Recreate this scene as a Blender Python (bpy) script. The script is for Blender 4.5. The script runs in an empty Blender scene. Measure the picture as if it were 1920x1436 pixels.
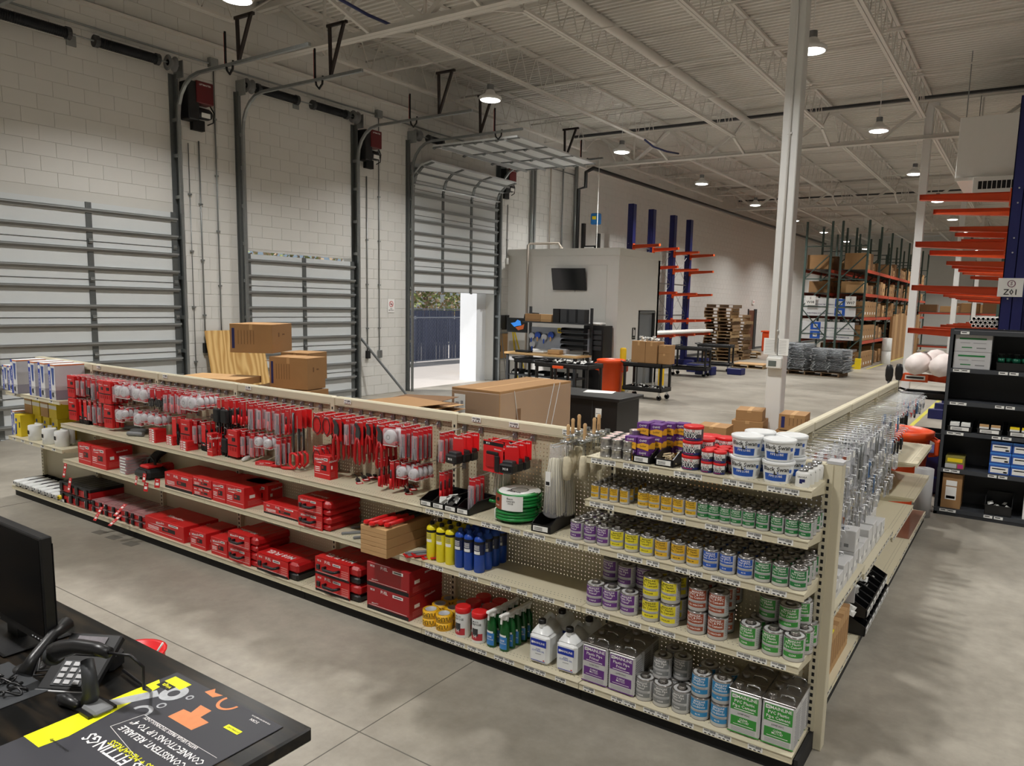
import bpy, math, random
from mathutils import Matrix, Vector, Euler
random.seed(7)
S = bpy.context.scene
PI = math.pi
# ---------------- camera ----------------
EYE = Vector((0, 0, 2.29))
CM = Matrix(((0.841581632, 0.093307947, -0.532009383), (0.539412113, -0.094427046, 0.836730605), (0.027837540, -0.991149414, -0.129799504)))
FPX, PCX, PCY = 1379.337, 1046.493, 746.736
cam = bpy.data.cameras.new('camera'); camo = bpy.data.objects.new('camera', cam)
S.collection.objects.link(camo); S.camera = camo
R = Matrix((CM.col[0], -CM.col[1], -CM.col[2])).transposed()
camo.matrix_world = Matrix.Translation(EYE) @ R.to_4x4()
cam.sensor_width = 36; cam.sensor_fit = 'HORIZONTAL'; cam.lens = FPX / 1920 * 36
cam.shift_x = -(PCX - 960) / 1920; cam.shift_y = (PCY - 718) / 1920; cam.clip_end = 300
# ---------------- view, world ----------------
S.view_settings.view_transform = 'Standard'; S.view_settings.look = 'None'
S.view_settings.gamma = 1; S.view_settings.use_curve_mapping = False
S.view_settings.exposure = 0.12
W = bpy.data.worlds.new('sky'); S.world = W; W.use_nodes = True
nt = W.node_tree; bg = nt.nodes['Background']
sky = nt.nodes.new('ShaderNodeTexSky'); sky.sky_type = 'HOSEK_WILKIE'; sky.turbidity = 4; sky.sun_direction = Vector((-0.5, -0.45, 0.7)).normalized()
nt.links.new(sky.outputs[0], bg.inputs[0]); bg.inputs[1].default_value = 1.6
sd = bpy.data.lights.new('sun', 'SUN'); sd.energy = 4.0; sd.angle = 0.05; sd.color = (1, .95, .9)
so = bpy.data.objects.new('sun', sd); S.collection.objects.link(so); so.rotation_euler = Vector((-0.5, -0.45, 0.7)).to_track_quat('Z', 'Y').to_euler()
# high-bay lamps: rows x = -3.3 and -9.65 are in view, the rows beyond light the rest of the hall
LAMP_W = 150
LAMPS = [(-9.65, y) for y in (0.9, 6.62, 12.3, 18.0, 23.68, 29.33, 35.07, 40.78, 46.5, 52.3)] + \
        [(-3.3, y) for y in (0.3, 6.3, 12.33, 18.32, 24.37, 30.57, 36.66, 42.6, 48.7, 54.8)] + \
        [(3.1, y) for y in (0.3, 6.3, 12.33, 18.32, 24.37, 30.57, 36.66, 42.6, 48.7)]
LAMP_Z = 6.3
C = S.collection

# ---------------- helpers ----------------
def lin(c):
    return tuple(((v / 255) / 12.92 if v / 255 <= .04045 else ((v / 255 + .055) / 1.055) ** 2.4) for v in c)
MATS = {}
def mat(name, rgb, rough=.5, metal=0, var=.06, scale=8, emit=0, alpha=1, bump=0, spec=.5, trans=0):
    if name in MATS: return MATS[name]
    m = bpy.data.materials.new(name); m.use_nodes = True; n = m.node_tree; b = n.nodes['Principled BSDF']
    c = lin(rgb)
    b.inputs['Roughness'].default_value = rough; b.inputs['Metallic'].default_value = metal
    b.inputs['Specular IOR Level'].default_value = spec
    if var > 0:
        tc = n.nodes.new('ShaderNodeTexCoord'); no = n.nodes.new('ShaderNodeTexNoise'); no.inputs['Scale'].default_value = scale; no.inputs['Detail'].default_value = 3
        n.links.new(tc.outputs['Object'], no.inputs['Vector'])
        mx = n.nodes.new('ShaderNodeMix'); mx.data_type = 'RGBA'
        mx.inputs[6].default_value = (*[v * (1 - var) for v in c], 1); mx.inputs[7].default_value = (*[min(1, v * (1 + var)) for v in c], 1)
        n.links.new(no.outputs['Fac'], mx.inputs[0]); n.links.new(mx.outputs[2], b.inputs['Base Color'])
        if bump:
            bp = n.nodes.new('ShaderNodeBump'); bp.inputs['Strength'].default_value = bump; bp.inputs['Distance'].default_value = .004
            n.links.new(no.outputs['Fac'], bp.inputs['Height']); n.links.new(bp.outputs[0], b.inputs['Normal'])
    else: b.inputs['Base Color'].default_value = (*c, 1)
    if emit: b.inputs['Emission Color'].default_value = (*c, 1); b.inputs['Emission Strength'].default_value = emit
    if alpha < 1: b.inputs['Alpha'].default_value = alpha
    if trans: b.inputs['Transmission Weight'].default_value = trans
    MATS[name] = m; return m
def P(px, py, x=None, y=None, z=None):
    """world point seen at a pixel of the photograph (1920x1436), on the plane x=, y= or z="""
    d = CM @ Vector((px - PCX, py - PCY, FPX))
    t = (x / d.x) if x is not None else (y / d.y) if y is not None else ((z - EYE.z) / d.z)
    return EYE + d * t
class MB:
    """collects faces; build() links them as ONE mesh object"""
    def __init__(s): s.v = []; s.f = []; s.m = []; s.mats = []; s.sm = []
    def mi(s, m):
        if m not in s.mats: s.mats.append(m)
        return s.mats.index(m)
    def add(s, vs, fs, m, smooth=False, M=None):
        o = len(s.v); k = s.mi(m)
        s.v += [tuple(M @ Vector(v)) for v in vs] if M else [tuple(v) for v in vs]
        s.f += [tuple(i + o for i in f) for f in fs]; s.m += [k] * len(fs); s.sm += [smooth] * len(fs)
        return s
    def box(s, x0, x1, y0, y1, z0, z1, m, M=None):
        return s.add([(x0, y0, z0), (x1, y0, z0), (x1, y1, z0), (x0, y1, z0), (x0, y0, z1), (x1, y0, z1), (x1, y1, z1), (x0, y1, z1)],
                     [(0, 3, 2, 1), (4, 5, 6, 7), (0, 1, 5, 4), (1, 2, 6, 5), (2, 3, 7, 6), (3, 0, 4, 7)], m, False, M)
    def rbox(s, x0, x1, y0, y1, z0, z1, m, b=.004, M=None):
        """box with all edges chamfered by b"""
        vs = []; idx = {}
        for i, (x, sx) in enumerate(((x0, 1), (x1, -1))):
            for j, (y, sy) in enumerate(((y0, 1), (y1, -1))):
                for k, (z, sz) in enumerate(((z0, 1), (z1, -1))):
                    for a, p in enumerate(((x, y + b * sy, z + b * sz), (x + b * sx, y, z + b * sz), (x + b * sx, y + b * sy, z))):
                        idx[i, j, k, a] = len(vs); vs.append(p)
        g = lambda i, j, k, a: idx[i, j, k, a]
        fs = [(g(0,0,0,0), g(0,0,1,0), g(0,1,1,0), g(0,1,0,0)), (g(1,0,0,0), g(1,1,0,0), g(1,1,1,0), g(1,0,1,0)),
              (g(0,0,0,1), g(1,0,0,1), g(1,0,1,1), g(0,0,1,1)), (g(0,1,0,1), g(0,1,1,1), g(1,1,1,1), g(1,1,0,1)),
              (g(0,0,0,2), g(0,1,0,2), g(1,1,0,2), g(1,0,0,2)), (g(0,0,1,2), g(1,0,1,2), g(1,1,1,2), g(0,1,1,2))]
        for i in (0, 1):
            for j in (0, 1): fs.append((g(i,j,0,0), g(i,j,0,1), g(i,j,1,1), g(i,j,1,0)))
            for k in (0, 1): fs.append((g(i,0,k,0), g(i,0,k,2), g(i,1,k,2), g(i,1,k,0)))
        for j in (0, 1):
            for k in (0, 1): fs.append((g(0,j,k,1), g(0,j,k,2), g(1,j,k,2), g(1,j,k,1)))
        for i in (0, 1):
            for j in (0, 1):
                for k in (0, 1): fs.append((g(i,j,k,0), g(i,j,k,1), g(i,j,k,2)))
        return s.add(vs, fs, m, False, M)
    def quad(s, a, b, c, d, m): return s.add([a, b, c, d], [(0, 1, 2, 3)], m)
    def lathe(s, prof, m, n=16, M=None, a0=0, a1=2 * PI, smooth=True, cap=True):
        """profile [(r,z)...] about z"""
        full = abs(a1 - a0 - 2 * PI) < 1e-6; k = n if full else n + 1
        vs = [(r * math.cos(a0 + (a1 - a0) * i / n), r * math.sin(a0 + (a1 - a0) * i / n), z) for r, z in prof for i in range(k)]
        fs = []
        for j in range(len(prof) - 1):
            for i in range(n):
                i2 = (i + 1) % k if full else i + 1
                fs.append((j * k + i, j * k + i2, (j + 1) * k + i2, (j + 1) * k + i))
        s.add(vs, fs, m, smooth, M)
        if full and cap:
            for j, rev in ((0, True), (len(prof) - 1, False)):
                if prof[j][0] > 1e-5:
                    r, z = prof[j]; ring = [(r * math.cos(a0 + 2 * PI * i / n), r * math.sin(a0 + 2 * PI * i / n), z) for i in range(n)]
                    s.add(ring, [tuple(range(n))[::-1] if rev else tuple(range(n))], m, False, M)
        return s
    def cyl(s, x, y, z0, z1, r, m, n=12): return s.lathe([(r, z0), (r, z1)], m, n, Matrix.Translation((x, y, 0)))
    def bar(s, a, b, r, m, n=6, square=False):
        a = Vector(a); b = Vector(b); d = b - a; L = d.length
        if L < 1e-6: return s
        M = Matrix.Translation(a) @ d.to_track_quat('Z', 'Y').to_matrix().to_4x4()
        if square: return s.box(-r, r, -r, r, 0, L, m, M)
        return s.lathe([(r, 0), (r, L)], m, n, M)
    def tube(s, pts, r, m, n=8):
        pts = [Vector(p) for p in pts]; k = len(pts); vs = []; fs = []
        up = Vector((0, 0, 1)); prev = None
        for i, p in enumerate(pts):
            t = (pts[min(i + 1, k - 1)] - pts[max(i - 1, 0)]).normalized()
            a = (prev if prev is not None else (up if abs(t.dot(up)) < .95 else Vector((1, 0, 0))))
            a = (a - t * a.dot(t)).normalized(); prev = a; b = t.cross(a)
            rr = r[i] if isinstance(r, (list, tuple)) else r
            vs += [p + (a * math.cos(2 * PI * j / n) + b * math.sin(2 * PI * j / n)) * rr for j in range(n)]
        for i in range(k - 1):
            for j in range(n): fs.append((i * n + j, i * n + (j + 1) % n, (i + 1) * n + (j + 1) % n, (i + 1) * n + j))
        fs.append(tuple(range(n))[::-1]); fs.append(tuple((k - 1) * n + j for j in range(n)))
        return s.add(vs, fs, m, True)
    def prism(s, poly, t0, t1, m, M=None):
        """polygon in xz, extruded along y"""
        n = len(poly); vs = [(x, t0, z) for x, z in poly] + [(x, t1, z) for x, z in poly]
        fs = [tuple(range(n)), tuple(range(n, 2 * n))[::-1]] + [(i, i + n, (i + 1) % n + n, (i + 1) % n) for i in range(n)]
        return s.add(vs, fs, m, False, M)
    def text(s, t, x, y, z, size, m, rot=0, wrap=None, face='-y', align='CENTER', M=None):
        vs, fs = glyphs(t, align)
        ca, sa = math.cos(rot), math.sin(rot); out = []
        for u, v in vs:
            u, v = u * size, v * size; u, v = u * ca - v * sa, u * sa + v * ca
            if wrap:
                a = -PI / 2 + (x + u) / wrap; out.append((wrap * math.cos(a), wrap * math.sin(a), z + v))
            elif face == '-y': out.append((x + u, y, z + v))
            elif face == '+x': out.append((x, y + u, z + v))
            elif face == '-x': out.append((x, y - u, z + v))
            elif face == 'z': out.append((x + u, y + v, z))
            elif face == '+y': out.append((x - u, y, z + v))
        return s.add(out, fs, m, False, M)
    def mesh(s, name):
        me = bpy.data.meshes.new(name); me.from_pydata(s.v, [], s.f)
        for m in s.mats: me.materials.append(m)
        me.polygons.foreach_set('material_index', s.m); me.polygons.foreach_set('use_smooth', s.sm); me.update(); return me
    def build(s, name, parent=None, loc=(0, 0, 0), rz=0):
        return link(name, s.mesh(name), parent, loc, rz)
GL = {}
def glyphs(t, align):
    k = (t, align)
    if k not in GL:
        cu = bpy.data.curves.new('t', 'FONT'); cu.body = t; cu.align_x = align; cu.align_y = 'CENTER'; cu.resolution_u = 1; cu.offset = .012; cu.space_line = .85
        o = bpy.data.objects.new('t', cu); me = bpy.data.meshes.new_from_object(o)
        GL[k] = ([(v.co.x, v.co.y) for v in me.vertices], [tuple(p.vertices) for p in me.polygons])
        bpy.data.objects.remove(o); bpy.data.curves.remove(cu); bpy.data.meshes.remove(me)
    return GL[k]
def link(name, data, parent=None, loc=(0, 0, 0), rz=0, rot=None, sc=None):
    o = bpy.data.objects.new(name, data); C.objects.link(o); o.location = loc
    o.rotation_euler = rot if rot else (0, 0, rz)
    if sc: o.scale = sc if isinstance(sc, tuple) else (sc, sc, sc)
    if parent: o.parent = parent
    return o
def tag(o, label, cat, group=None, kind=None):
    label = ' '.join(label.split())
    o['label'] = label; o['category'] = cat
    if group: o['group'] = group
    if kind: o['kind'] = kind
    return o
def thing(name, label, cat, loc=(0, 0, 0), rz=0, group=None, rot=None):
    o = link(name, None, None, loc, rz, rot); o.empty_display_size = .05
    return tag(o, label, cat, group)
def struct(o): o['kind'] = 'structure'; return o
def place(name, parts, label, cat, loc, rz=0, group=None, rot=None):
    """a thing from shared part meshes: parts = [(name, mesh, [(subname, mesh)...])]; one part = a single mesh thing"""
    if len(parts) == 1 and not (len(parts[0]) > 2 and parts[0][2]):
        o = link(name, parts[0][1], None, loc, rz, rot); return tag(o, label, cat, group)
    t = thing(name, label, cat, loc, rz, group, rot)
    for p in parts:
        q = link(p[0], p[1], t)
        if len(p) > 2:
            for sn, sm in p[2]: link(sn, sm, q)
    return t
ORD = ['first', 'second', 'third', 'fourth', 'fifth', 'sixth', 'seventh', 'eighth', 'ninth', 'tenth', 'eleventh', 'twelfth', 'thirteenth', 'fourteenth', 'fifteenth', 'sixteenth', 'seventeenth', 'eighteenth', 'nineteenth', 'twentieth']
ORD += ['twenty-' + o for o in ORD[:9]] + ['thirtieth'] + ['thirty-' + o for o in ORD[:9]] + ['fortieth'] + ['forty-' + o for o in ORD[:9]]
# ---------------- palette ----------------
WHITE = mat('white_paint', (226, 226, 222), .55, var=.02); CEILP = mat('ceiling_white', (214, 211, 205), .6, var=.03)
STEELW = mat('white_steel', (222, 222, 220), .45, var=.02); GALV = mat('galvanised', (150, 154, 154), .38, .75, var=.12, scale=20)
DGALV = mat('dull_steel', (110, 114, 114), .45, .6, var=.12, scale=20); CHROME = mat('chrome', (205, 208, 210), .2, .9, var=0)
BEIGE = mat('beige_enamel', (205, 197, 172), .42, var=.03); BEIGED = mat('beige_edge', (196, 188, 162), .42, var=.02)
BLACK = mat('black_plastic', (22, 22, 24), .38, var=.05); MATTB = mat('matt_black', (17, 17, 18), .75, var=.05); DGREY = mat('dark_grey', (52, 54, 57), .5, var=.06)
RED = mat('red_card', (200, 28, 30), .45, var=.04); DRED = mat('red_plastic', (176, 22, 26), .35, var=.04); BRED = mat('bright_red', (214, 30, 34), .4, var=.03)
CARD = mat('cardboard', (158, 120, 78), .8, var=.08, scale=6, bump=.1); CARDL = mat('cardboard_light', (186, 148, 102), .8, var=.08, scale=6)
CARDD = mat('cardboard_dark', (118, 86, 56), .85, var=.1); INK = mat('black_ink', (18, 18, 20), .6, var=0); PAPER = mat('white_paper', (235, 235, 232), .6, var=0)
PINK = mat('white_print', (240, 238, 236), .5, var=0); YEL = mat('yellow', (236, 208, 30), .4, var=.03); BLUE = mat('blue', (22, 70, 168), .4, var=.03)
NAVY = mat('navy_paint', (24, 30, 92), .45, var=.06); ORANGE = mat('orange_paint', (214, 84, 32), .45, var=.06); ORP = mat('orange_plastic', (240, 84, 28), .4, var=.03)
GRN = mat('green_label', (30, 118, 60), .45, var=.02); GRNL = mat('light_green_label', (52, 140, 54), .45, var=.02); PUR = mat('purple_label', (98, 48, 126), .45, var=.02)
LBLUE = mat('sky_blue_label', (44, 132, 184), .45, var=.02); CBLUE = mat('cobalt_label', (30, 84, 178), .45, var=.02); AMB = mat('amber_label', (222, 176, 40), .45, var=.02)
BRN = mat('brown_label', (150, 70, 44), .45, var=.02); GREYL = mat('grey_label', (124, 126, 126), .45, var=.02); YLAB = mat('lemon_label', (228, 214, 44), .45, var=.02)
TIN = mat('tin', (176, 174, 170), .3, .85, var=.08, scale=30); TIND = mat('tin_lid', (150, 146, 142), .28, .9, var=.1, scale=30); TINW = mat('tin_print', (200, 200, 200), .4, .15, var=.04, scale=40)
GREYP = mat('grey_plastic', (120, 122, 124), .5, var=.05); LGREY = mat('light_grey', (186, 186, 188), .5, var=.04); FINE = mat('fine_print', (150, 150, 152), .6, var=0)
def clear(name, rgb, a):
    if name in MATS: return MATS[name]
    m = mat(name, rgb, .12, var=0); n = m.node_tree; b = n.nodes['Principled BSDF']; b.inputs['Alpha'].default_value = a; return m
FILM = clear('clear_film', (225, 225, 232), .28); BLIST = clear('clear_blister', (220, 214, 220), .33)
# ================= SETTING =================
XW, XR, YB, YF, ZD = -12.9, 12.0, -4.0, 60.0, 7.75
# floor material: mottled polished concrete
fm = bpy.data.materials.new('concrete'); fm.use_nodes = True; n = fm.node_tree; b = n.nodes['Principled BSDF']
tc = n.nodes.new('ShaderNodeTexCoord')
def noise(sc, det=4, rough=.6, w=None):
    q = n.nodes.new('ShaderNodeTexNoise'); q.inputs['Scale'].default_value = sc; q.inputs['Detail'].default_value = det; q.inputs['Roughness'].default_value = rough
    n.links.new(tc.outputs['Object'], q.inputs['Vector']); return q
def ramp(src, a, b_, ca, cb):
    r = n.nodes.new('ShaderNodeValToRGB'); n.links.new(src.outputs['Fac'], r.inputs[0])
    r.color_ramp.elements[0].position = a; r.color_ramp.elements[1].position = b_; r.color_ramp.elements[0].color = (*ca, 1); r.color_ramp.elements[1].color = (*cb, 1); return r
n1 = noise(.55, 6, .62); r1 = ramp(n1, .36, .64, lin((130, 124, 113)), lin((172, 166, 154)))
n2 = noise(7, 5, .7); r2 = ramp(n2, .3, .7, (.8, .8, .8), (1.05, 1.05, 1.05))
mx = n.nodes.new('ShaderNodeMix'); mx.data_type = 'RGBA'; mx.blend_type = 'MULTIPLY'; mx.inputs[0].default_value = 1
n.links.new(r1.outputs[0], mx.inputs[6]); n.links.new(r2.outputs[0], mx.inputs[7])
n3 = noise(2.2, 3, .5); r3 = ramp(n3, .62, .72, (1, 1, 1), (.83, .82, .8)); mx2 = n.nodes.new('ShaderNodeMix'); mx2.data_type = 'RGBA'; mx2.blend_type = 'MULTIPLY'; mx2.inputs[0].default_value = .8
n.links.new(mx.outputs[2], mx2.inputs[6]); n.links.new(r3.outputs[0], mx2.inputs[7]); n.links.new(mx2.outputs[2], b.inputs['Base Color'])
rr = n.nodes.new('ShaderNodeMapRange'); rr.inputs[3].default_value = .3; rr.inputs[4].default_value = .5; n.links.new(n2.outputs['Fac'], rr.inputs[0]); n.links.new(rr.outputs[0], b.inputs['Roughness'])
bp = n.nodes.new('ShaderNodeBump'); bp.inputs['Strength'].default_value = .25; bp.inputs['Distance'].default_value = .003; n.links.new(n2.outputs['Fac'], bp.inputs['Height']); n.links.new(bp.outputs[0], b.inputs['Normal'])
b.inputs['Specular IOR Level'].default_value = .35
fl = struct(MB().box(XW - .2, XR, YB, YF, -.2, 0, fm).build('floor'))
JM = mat('floor_joint', (96, 92, 85), .8, var=.1)
jb = MB()
for y in (2.53, 9.36, 15.5, 21.55, 27.6, 33.7): jb.box(XW, XR, y - .003, y + .003, 0, .0012, JM)
for x in (-8.9, -2.8, 3.3): jb.box(x - .003, x + .003, YB, YF, 0, .0012, JM)
jb.build('joint', fl)
TAPE = mat('dark_floor_tape', (96, 92, 84), .7)
for px, py, a in ((236, 1002, 0), (268, 1014, 0), (222, 990, 0)):
    c = P(px, py, z=0); MB().box(-.07, .07, -.045, .045, 0, .0015, TAPE).build('tape_scrap', fl, (c.x, min(c.y, 3.38), 0), .1 + a)
YT = mat('floor_line', (196, 188, 70), .6, var=.25, scale=14)
lb = MB(); lb.box(-1.9, -1.82, 10.5, 26, 0, .002, YT); lb.build('aisle_line', fl)
lb = MB(); lb.box(-5.35, -5.27, 31, 50, 0, .002, YT); lb.build('aisle_line', fl)
# concrete block walls
CMU = mat('painted_block', (214, 213, 209), .6, var=.03, scale=3, bump=.25); CMUJ = mat('block_joint', (206, 205, 200), .7, var=.03)
DOORS = [(4.62, 7.5, 3.62), (8.86, 11.55, 3.12), (13.36, 16.76, 3.3)]
wl = link('wall_left', None); struct(wl)
def wallseg(y0, y1, z0, z1): MB().box(XW - .3, XW - .008, y0, y1, z0, z1, CMUJ).build('wall_core', wl)
ys = [YB] + [v for d in DOORS for v in d[:2]] + [YF]
for i in range(0, len(ys), 2): wallseg(ys[i], ys[i + 1], 0, ZD)
for y0, y1, zt in DOORS: wallseg(y0, y1, zt, ZD)
CH, CW = .225, .45
def block_mesh(w):
    m = MB(); g = .0025; b = .003; h = CH
    v = [(0, g, g), (0, w - g, g), (0, w - g, h - g), (0, g, h - g), (.007, g + b, g + b), (.007, w - g - b, g + b), (.007, w - g - b, h - g - b), (.007, g + b, h - g - b)]
    return v, [(4, 5, 6, 7), (0, 1, 5, 4), (1, 2, 6, 5), (2, 3, 7, 6), (3, 0, 4, 7)]
bcache = {}
blocks = []
for k in range(int(ZD / CH) + 1):
    z = k * CH
    if z + CH > ZD: break
    y = YB + (CW / 2 if k % 2 else 0)
    while y < YF - CW:
        segs = [(y, y + CW)]
        for y0, y1, zt in DOORS:
            if z < zt - .01:
                ns = []
                for a, c in segs:
                    if c <= y0 or a >= y1: ns.append((a, c)); continue
                    if a < y0: ns.append((a, y0))
                    if c > y1: ns.append((y1, c))
                segs = ns
        for a, c in segs:
            if c - a > .06: blocks.append((a, z, round(c - a, 3)))
        y += CW
near = sorted(blocks, key=lambda q: (q[0] - 9.5) ** 2 * .5 + (q[1] - 2.6) ** 2 * 2.2 if q[0] > 4.3 else 1e9)
singles = set(near[:296])
rest = MB()
for q in blocks:
    vs, fs = block_mesh(q[2])
    if q in singles:
        if q[2] not in bcache: bcache[q[2]] = MB().add(vs, fs, CMU).mesh('block')
        link('block', bcache[q[2]], wl, (XW - .008, q[0], q[1]))
    else: rest.add([(v[0] + XW - .008, v[1] + q[0], v[2] + q[1]) for v in vs], fs, CMU)
o = rest.build('block_field', wl); o['kind'] = 'stuff'
struct(MB().box(XW, XR, YF, YF + .2, 0, ZD, CMU).build('wall_back'))
struct(MB().box(XW, XR, YB - .2, YB, 0, ZD, CMU).build('wall_front'))
struct(MB().box(XR, XR + .2, YB, YF, 0, ZD, CMU).build('wall_right'))
# pilaster strip beside the high bay corner (wall steps forward) and dark base of the long wall
struct(MB().box(XW, XW + .012, 20, 59, 0, .12, mat('base_grey', (92, 94, 96), .6)).build('baseboard_left'))
# ---------------- ceiling ----------------
ce = link('ceiling', None); struct(ce)
DECK = CEILP
m = MB(); vs = []; fs = []; y = YB; pitch = .15; k = 0
while y < YF:
    for dy, dz in ((0, 0), (.055, 0), (.07, .038), (.135, .038)):
        vs += [(XW - .3, y + dy, ZD + dz), (XR, y + dy, ZD + dz)]
    y += pitch
for i in range(len(vs) // 2 - 1): fs.append((2 * i, 2 * i + 2, 2 * i + 3, 2 * i + 1))
m.add(vs, fs, DECK); m.box(XW - .3, XR, YB, YF, ZD + .06, ZD + .2, DECK); m.build('roof_deck', ce)
GY = [-2.83, 9.36, 21.55, 33.74, 45.93, 58.12]
JX = [-12.3, -9.9, -7.5, -5.1, -2.7, -.3, 2.1, 4.5, 6.9, 9.3]
L = GY[1] - GY[0]
tcm = MB(); bcm = MB(); wbm = MB()
for sx in (-.035, .035):
    tcm.box(sx - .03, sx + .03, .05, L - .05, 7.69, 7.745, CEILP); bcm.box(sx - .028, sx + .028, 1.0, L - 1.0, 7.0, 7.05, CEILP)
npan = 17; p0 = 1.0; pl = (L - 2.0) / npan
for i in range(npan):
    a = p0 + i * pl
    wbm.bar((0, a, 7.02), (0, a + pl / 2, 7.7), .011, CEILP, 5); wbm.bar((0, a + pl / 2, 7.7), (0, a + pl, 7.02), .011, CEILP, 5)
for a, c in ((.15, 1.0), (L - .15, L - 1.0)): wbm.bar((0, a, 7.7), (0, c, 7.03), .018, CEILP, 5)
tcm, bcm, wbm = tcm.mesh('top_chord'), bcm.mesh('bottom_chord'), wbm.mesh('web')
for y in GY[:-1]:
    for x in JX:
        j = link('joist', None, ce, (x, y, 0)); link('top_chord', tcm, j); link('bottom_chord', bcm, j); link('web', wbm, j)
# girders along x
gm = MB(); g2 = MB(); g3 = MB()
for sy in (-.055, .055):
    gm.box(XW, XR, sy - .045, sy + .045, 7.58, 7.68, CEILP); g2.box(XW + .1, XR, sy - .05, sy + .05, 6.69, 6.705, CEILP); g2.box(XW + .1, XR, sy - .008, sy + .008, 6.69, 6.79, CEILP)
x = XW + .1; i = 0
for k, xx in enumerate(JX[:-1]):
    mid = xx + 1.2
    g3.bar((xx, 0, 7.6), (mid, 0, 6.74), .042, CEILP, square=True); g3.bar((mid, 0, 6.74), (xx + 2.4, 0, 7.6), .042, CEILP, square=True)
    g3.bar((mid, 0, 6.74), (mid, 0, 7.6), .02, CEILP, square=True)
gm, g2, g3 = gm.mesh('top_chord'), g2.mesh('bottom_chord'), g3.mesh('web')
for y in GY[:-1] + [57.9]:
    g = link('girder', None, ce, (0, y, 0)); link('top_chord', gm, g); link('bottom_chord', g2, g); link('web', g3, g)
br = MB(); br.bar((XW, 0, 7.05), (XR, 0, 7.05), .014, CEILP, 4, True); br.bar((XW, 0, 7.68), (XR, 0, 7.68), .014, CEILP, 4, True); br = br.mesh('bridging')
for y in GY[:-1]:
    for t in (.2, .4, .6, .8): link('bridging', br, ce, (0, y + t * L, 0))
# diagonal knee braces from joist ends to girder bottom chord
kb = MB(); kb.bar((0, -1.0, 7.0), (0, -.05, 6.72), .03, CEILP, square=True); kb.bar((0, 1.0, 7.0), (0, .05, 6.72), .03, CEILP, square=True); kb = kb.mesh('knee_brace')
for y in GY[1:5]:
    for x in (-9.9, -7.5, -5.1, -.3): link('knee_brace', kb, ce, (x, y, 0))
# wall ledge angle, sprinkler main and branches
MB().box(XW, XW + .12, YB, YF, 6.66, 6.7, CEILP).build('wall_angle', ce)
pm = MB()
a = P(1035, 10, z=7.3); 
pm.tube([(-7.0, YB, 7.3), (-7.0, 21, 7.3)], .085, CEILP, 12); pm.build('sprinkler_main', ce)
for yy in (12.0, 15.2, 18.4, 24.5, 27.8, 31.1, 37, 41):
    MB().tube([(XW, yy, 7.42), (XR, yy, 7.42)], .022, CEILP, 6).build('branch_pipe', ce)
MB().box(XW, XR, 20.7, 20.82, 7.5, 7.56, DGREY).build('expansion_gap', ce)
MB().box(XW, XR, 36.5, 36.62, 7.5, 7.56, DGREY).build('expansion_gap', ce)
cb = MB(); q = [P(640, 0, z=6.95), P(690, 28, z=6.95), P(752, 55, z=6.95)]
cb.tube([q[0] + (q[0] - q[1]), *q], .028, mat('blue_cable', (30, 40, 92), .5)); cb.build('cable_bundle', ce)
cb = MB(); cb.tube([P(1209, 262, z=6.9), P(1225, 275, z=6.82), P(1250, 284, z=6.8), P(1272, 288, z=6.9)], .028, mat('blue_cable', (30, 40, 92), .5)); cb.build('cable_bundle', ce)
# steel columns
def column(y, label, extra=False):
    t = thing('steel_column', label, 'column', (-2.8, y, 0), group='white steel columns down the hall')
    MB().rbox(0, .2, 0, .2, .02, 7.6, STEELW, .01).build('shaft', t)
    MB().box(-.08, .28, -.08, .28, 0, .02, GALV).build('base_plate', t); MB().box(-.12, .32, -.06, .26, 7.5, 7.58, STEELW).build('cap_plate', t)
    return t
c1 = column(9.36, 'tall white square steel column nearest the gondola corner, thermostat on it')
mb = MB(); mb.tube([(.1, -.02, 1.75), (.1, -.02, 6.35), (.13, -.02, 6.6), (.14, -.02, 7.5)], .014, STEELW, 8)
for z in (2.0, 4.4, 6.0): mb.box(.075, .125, -.03, 0, z, z + .02, STEELW)
mb.build('conduit', c1)
column(21.55, 'white square steel column behind the orange cantilever arms'); column(33.74, 'third white column down the hall, seen between orange arms'); column(45.93, 'farthest white column, thin, seen between orange arms')
for y in (9.36, 21.55, 33.74, 45.93):
    tag(MB().box(9.3, 9.5, y, y + .2, 0, 7.6, STEELW).build('steel_column'), 'white steel column standing in the bays off to the right', 'column', 'white steel columns to the right')
def paneln(): pass
# thermostat box and papers on column 1
th = thing('thermostat', 'white clear-cover thermostat box on the near column', 'thermostat', (-2.79, 9.33, 1.53))
MB().rbox(0, .19, -.05, .03, 0, .14, WHITE, .012).build('cover', th); MB().box(.03, .13, -.053, -.05, .03, .1, mat('lcd', (96, 104, 100), .3)).build('screen', th)
for x0, lab, d in ((-.035, 'white paper sheet taped left on the near column', -.012), (.14, 'white paper notice taped right on the near column', -.012)):
    mb = MB(); mb.box(-.02, .165 if x0 < 0 else .12, -.004, 0, 0, .21, PAPER)
    for i in range(9): mb.box(.0, .13 if x0 < 0 else .09, -.005, -.004, .02 + i * .02, .024 + i * .02, FINE)
    tag(mb.build('paper_notice', None, (-2.8 + x0, 9.36 - .002, 1.7)), lab, 'paper')
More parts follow.
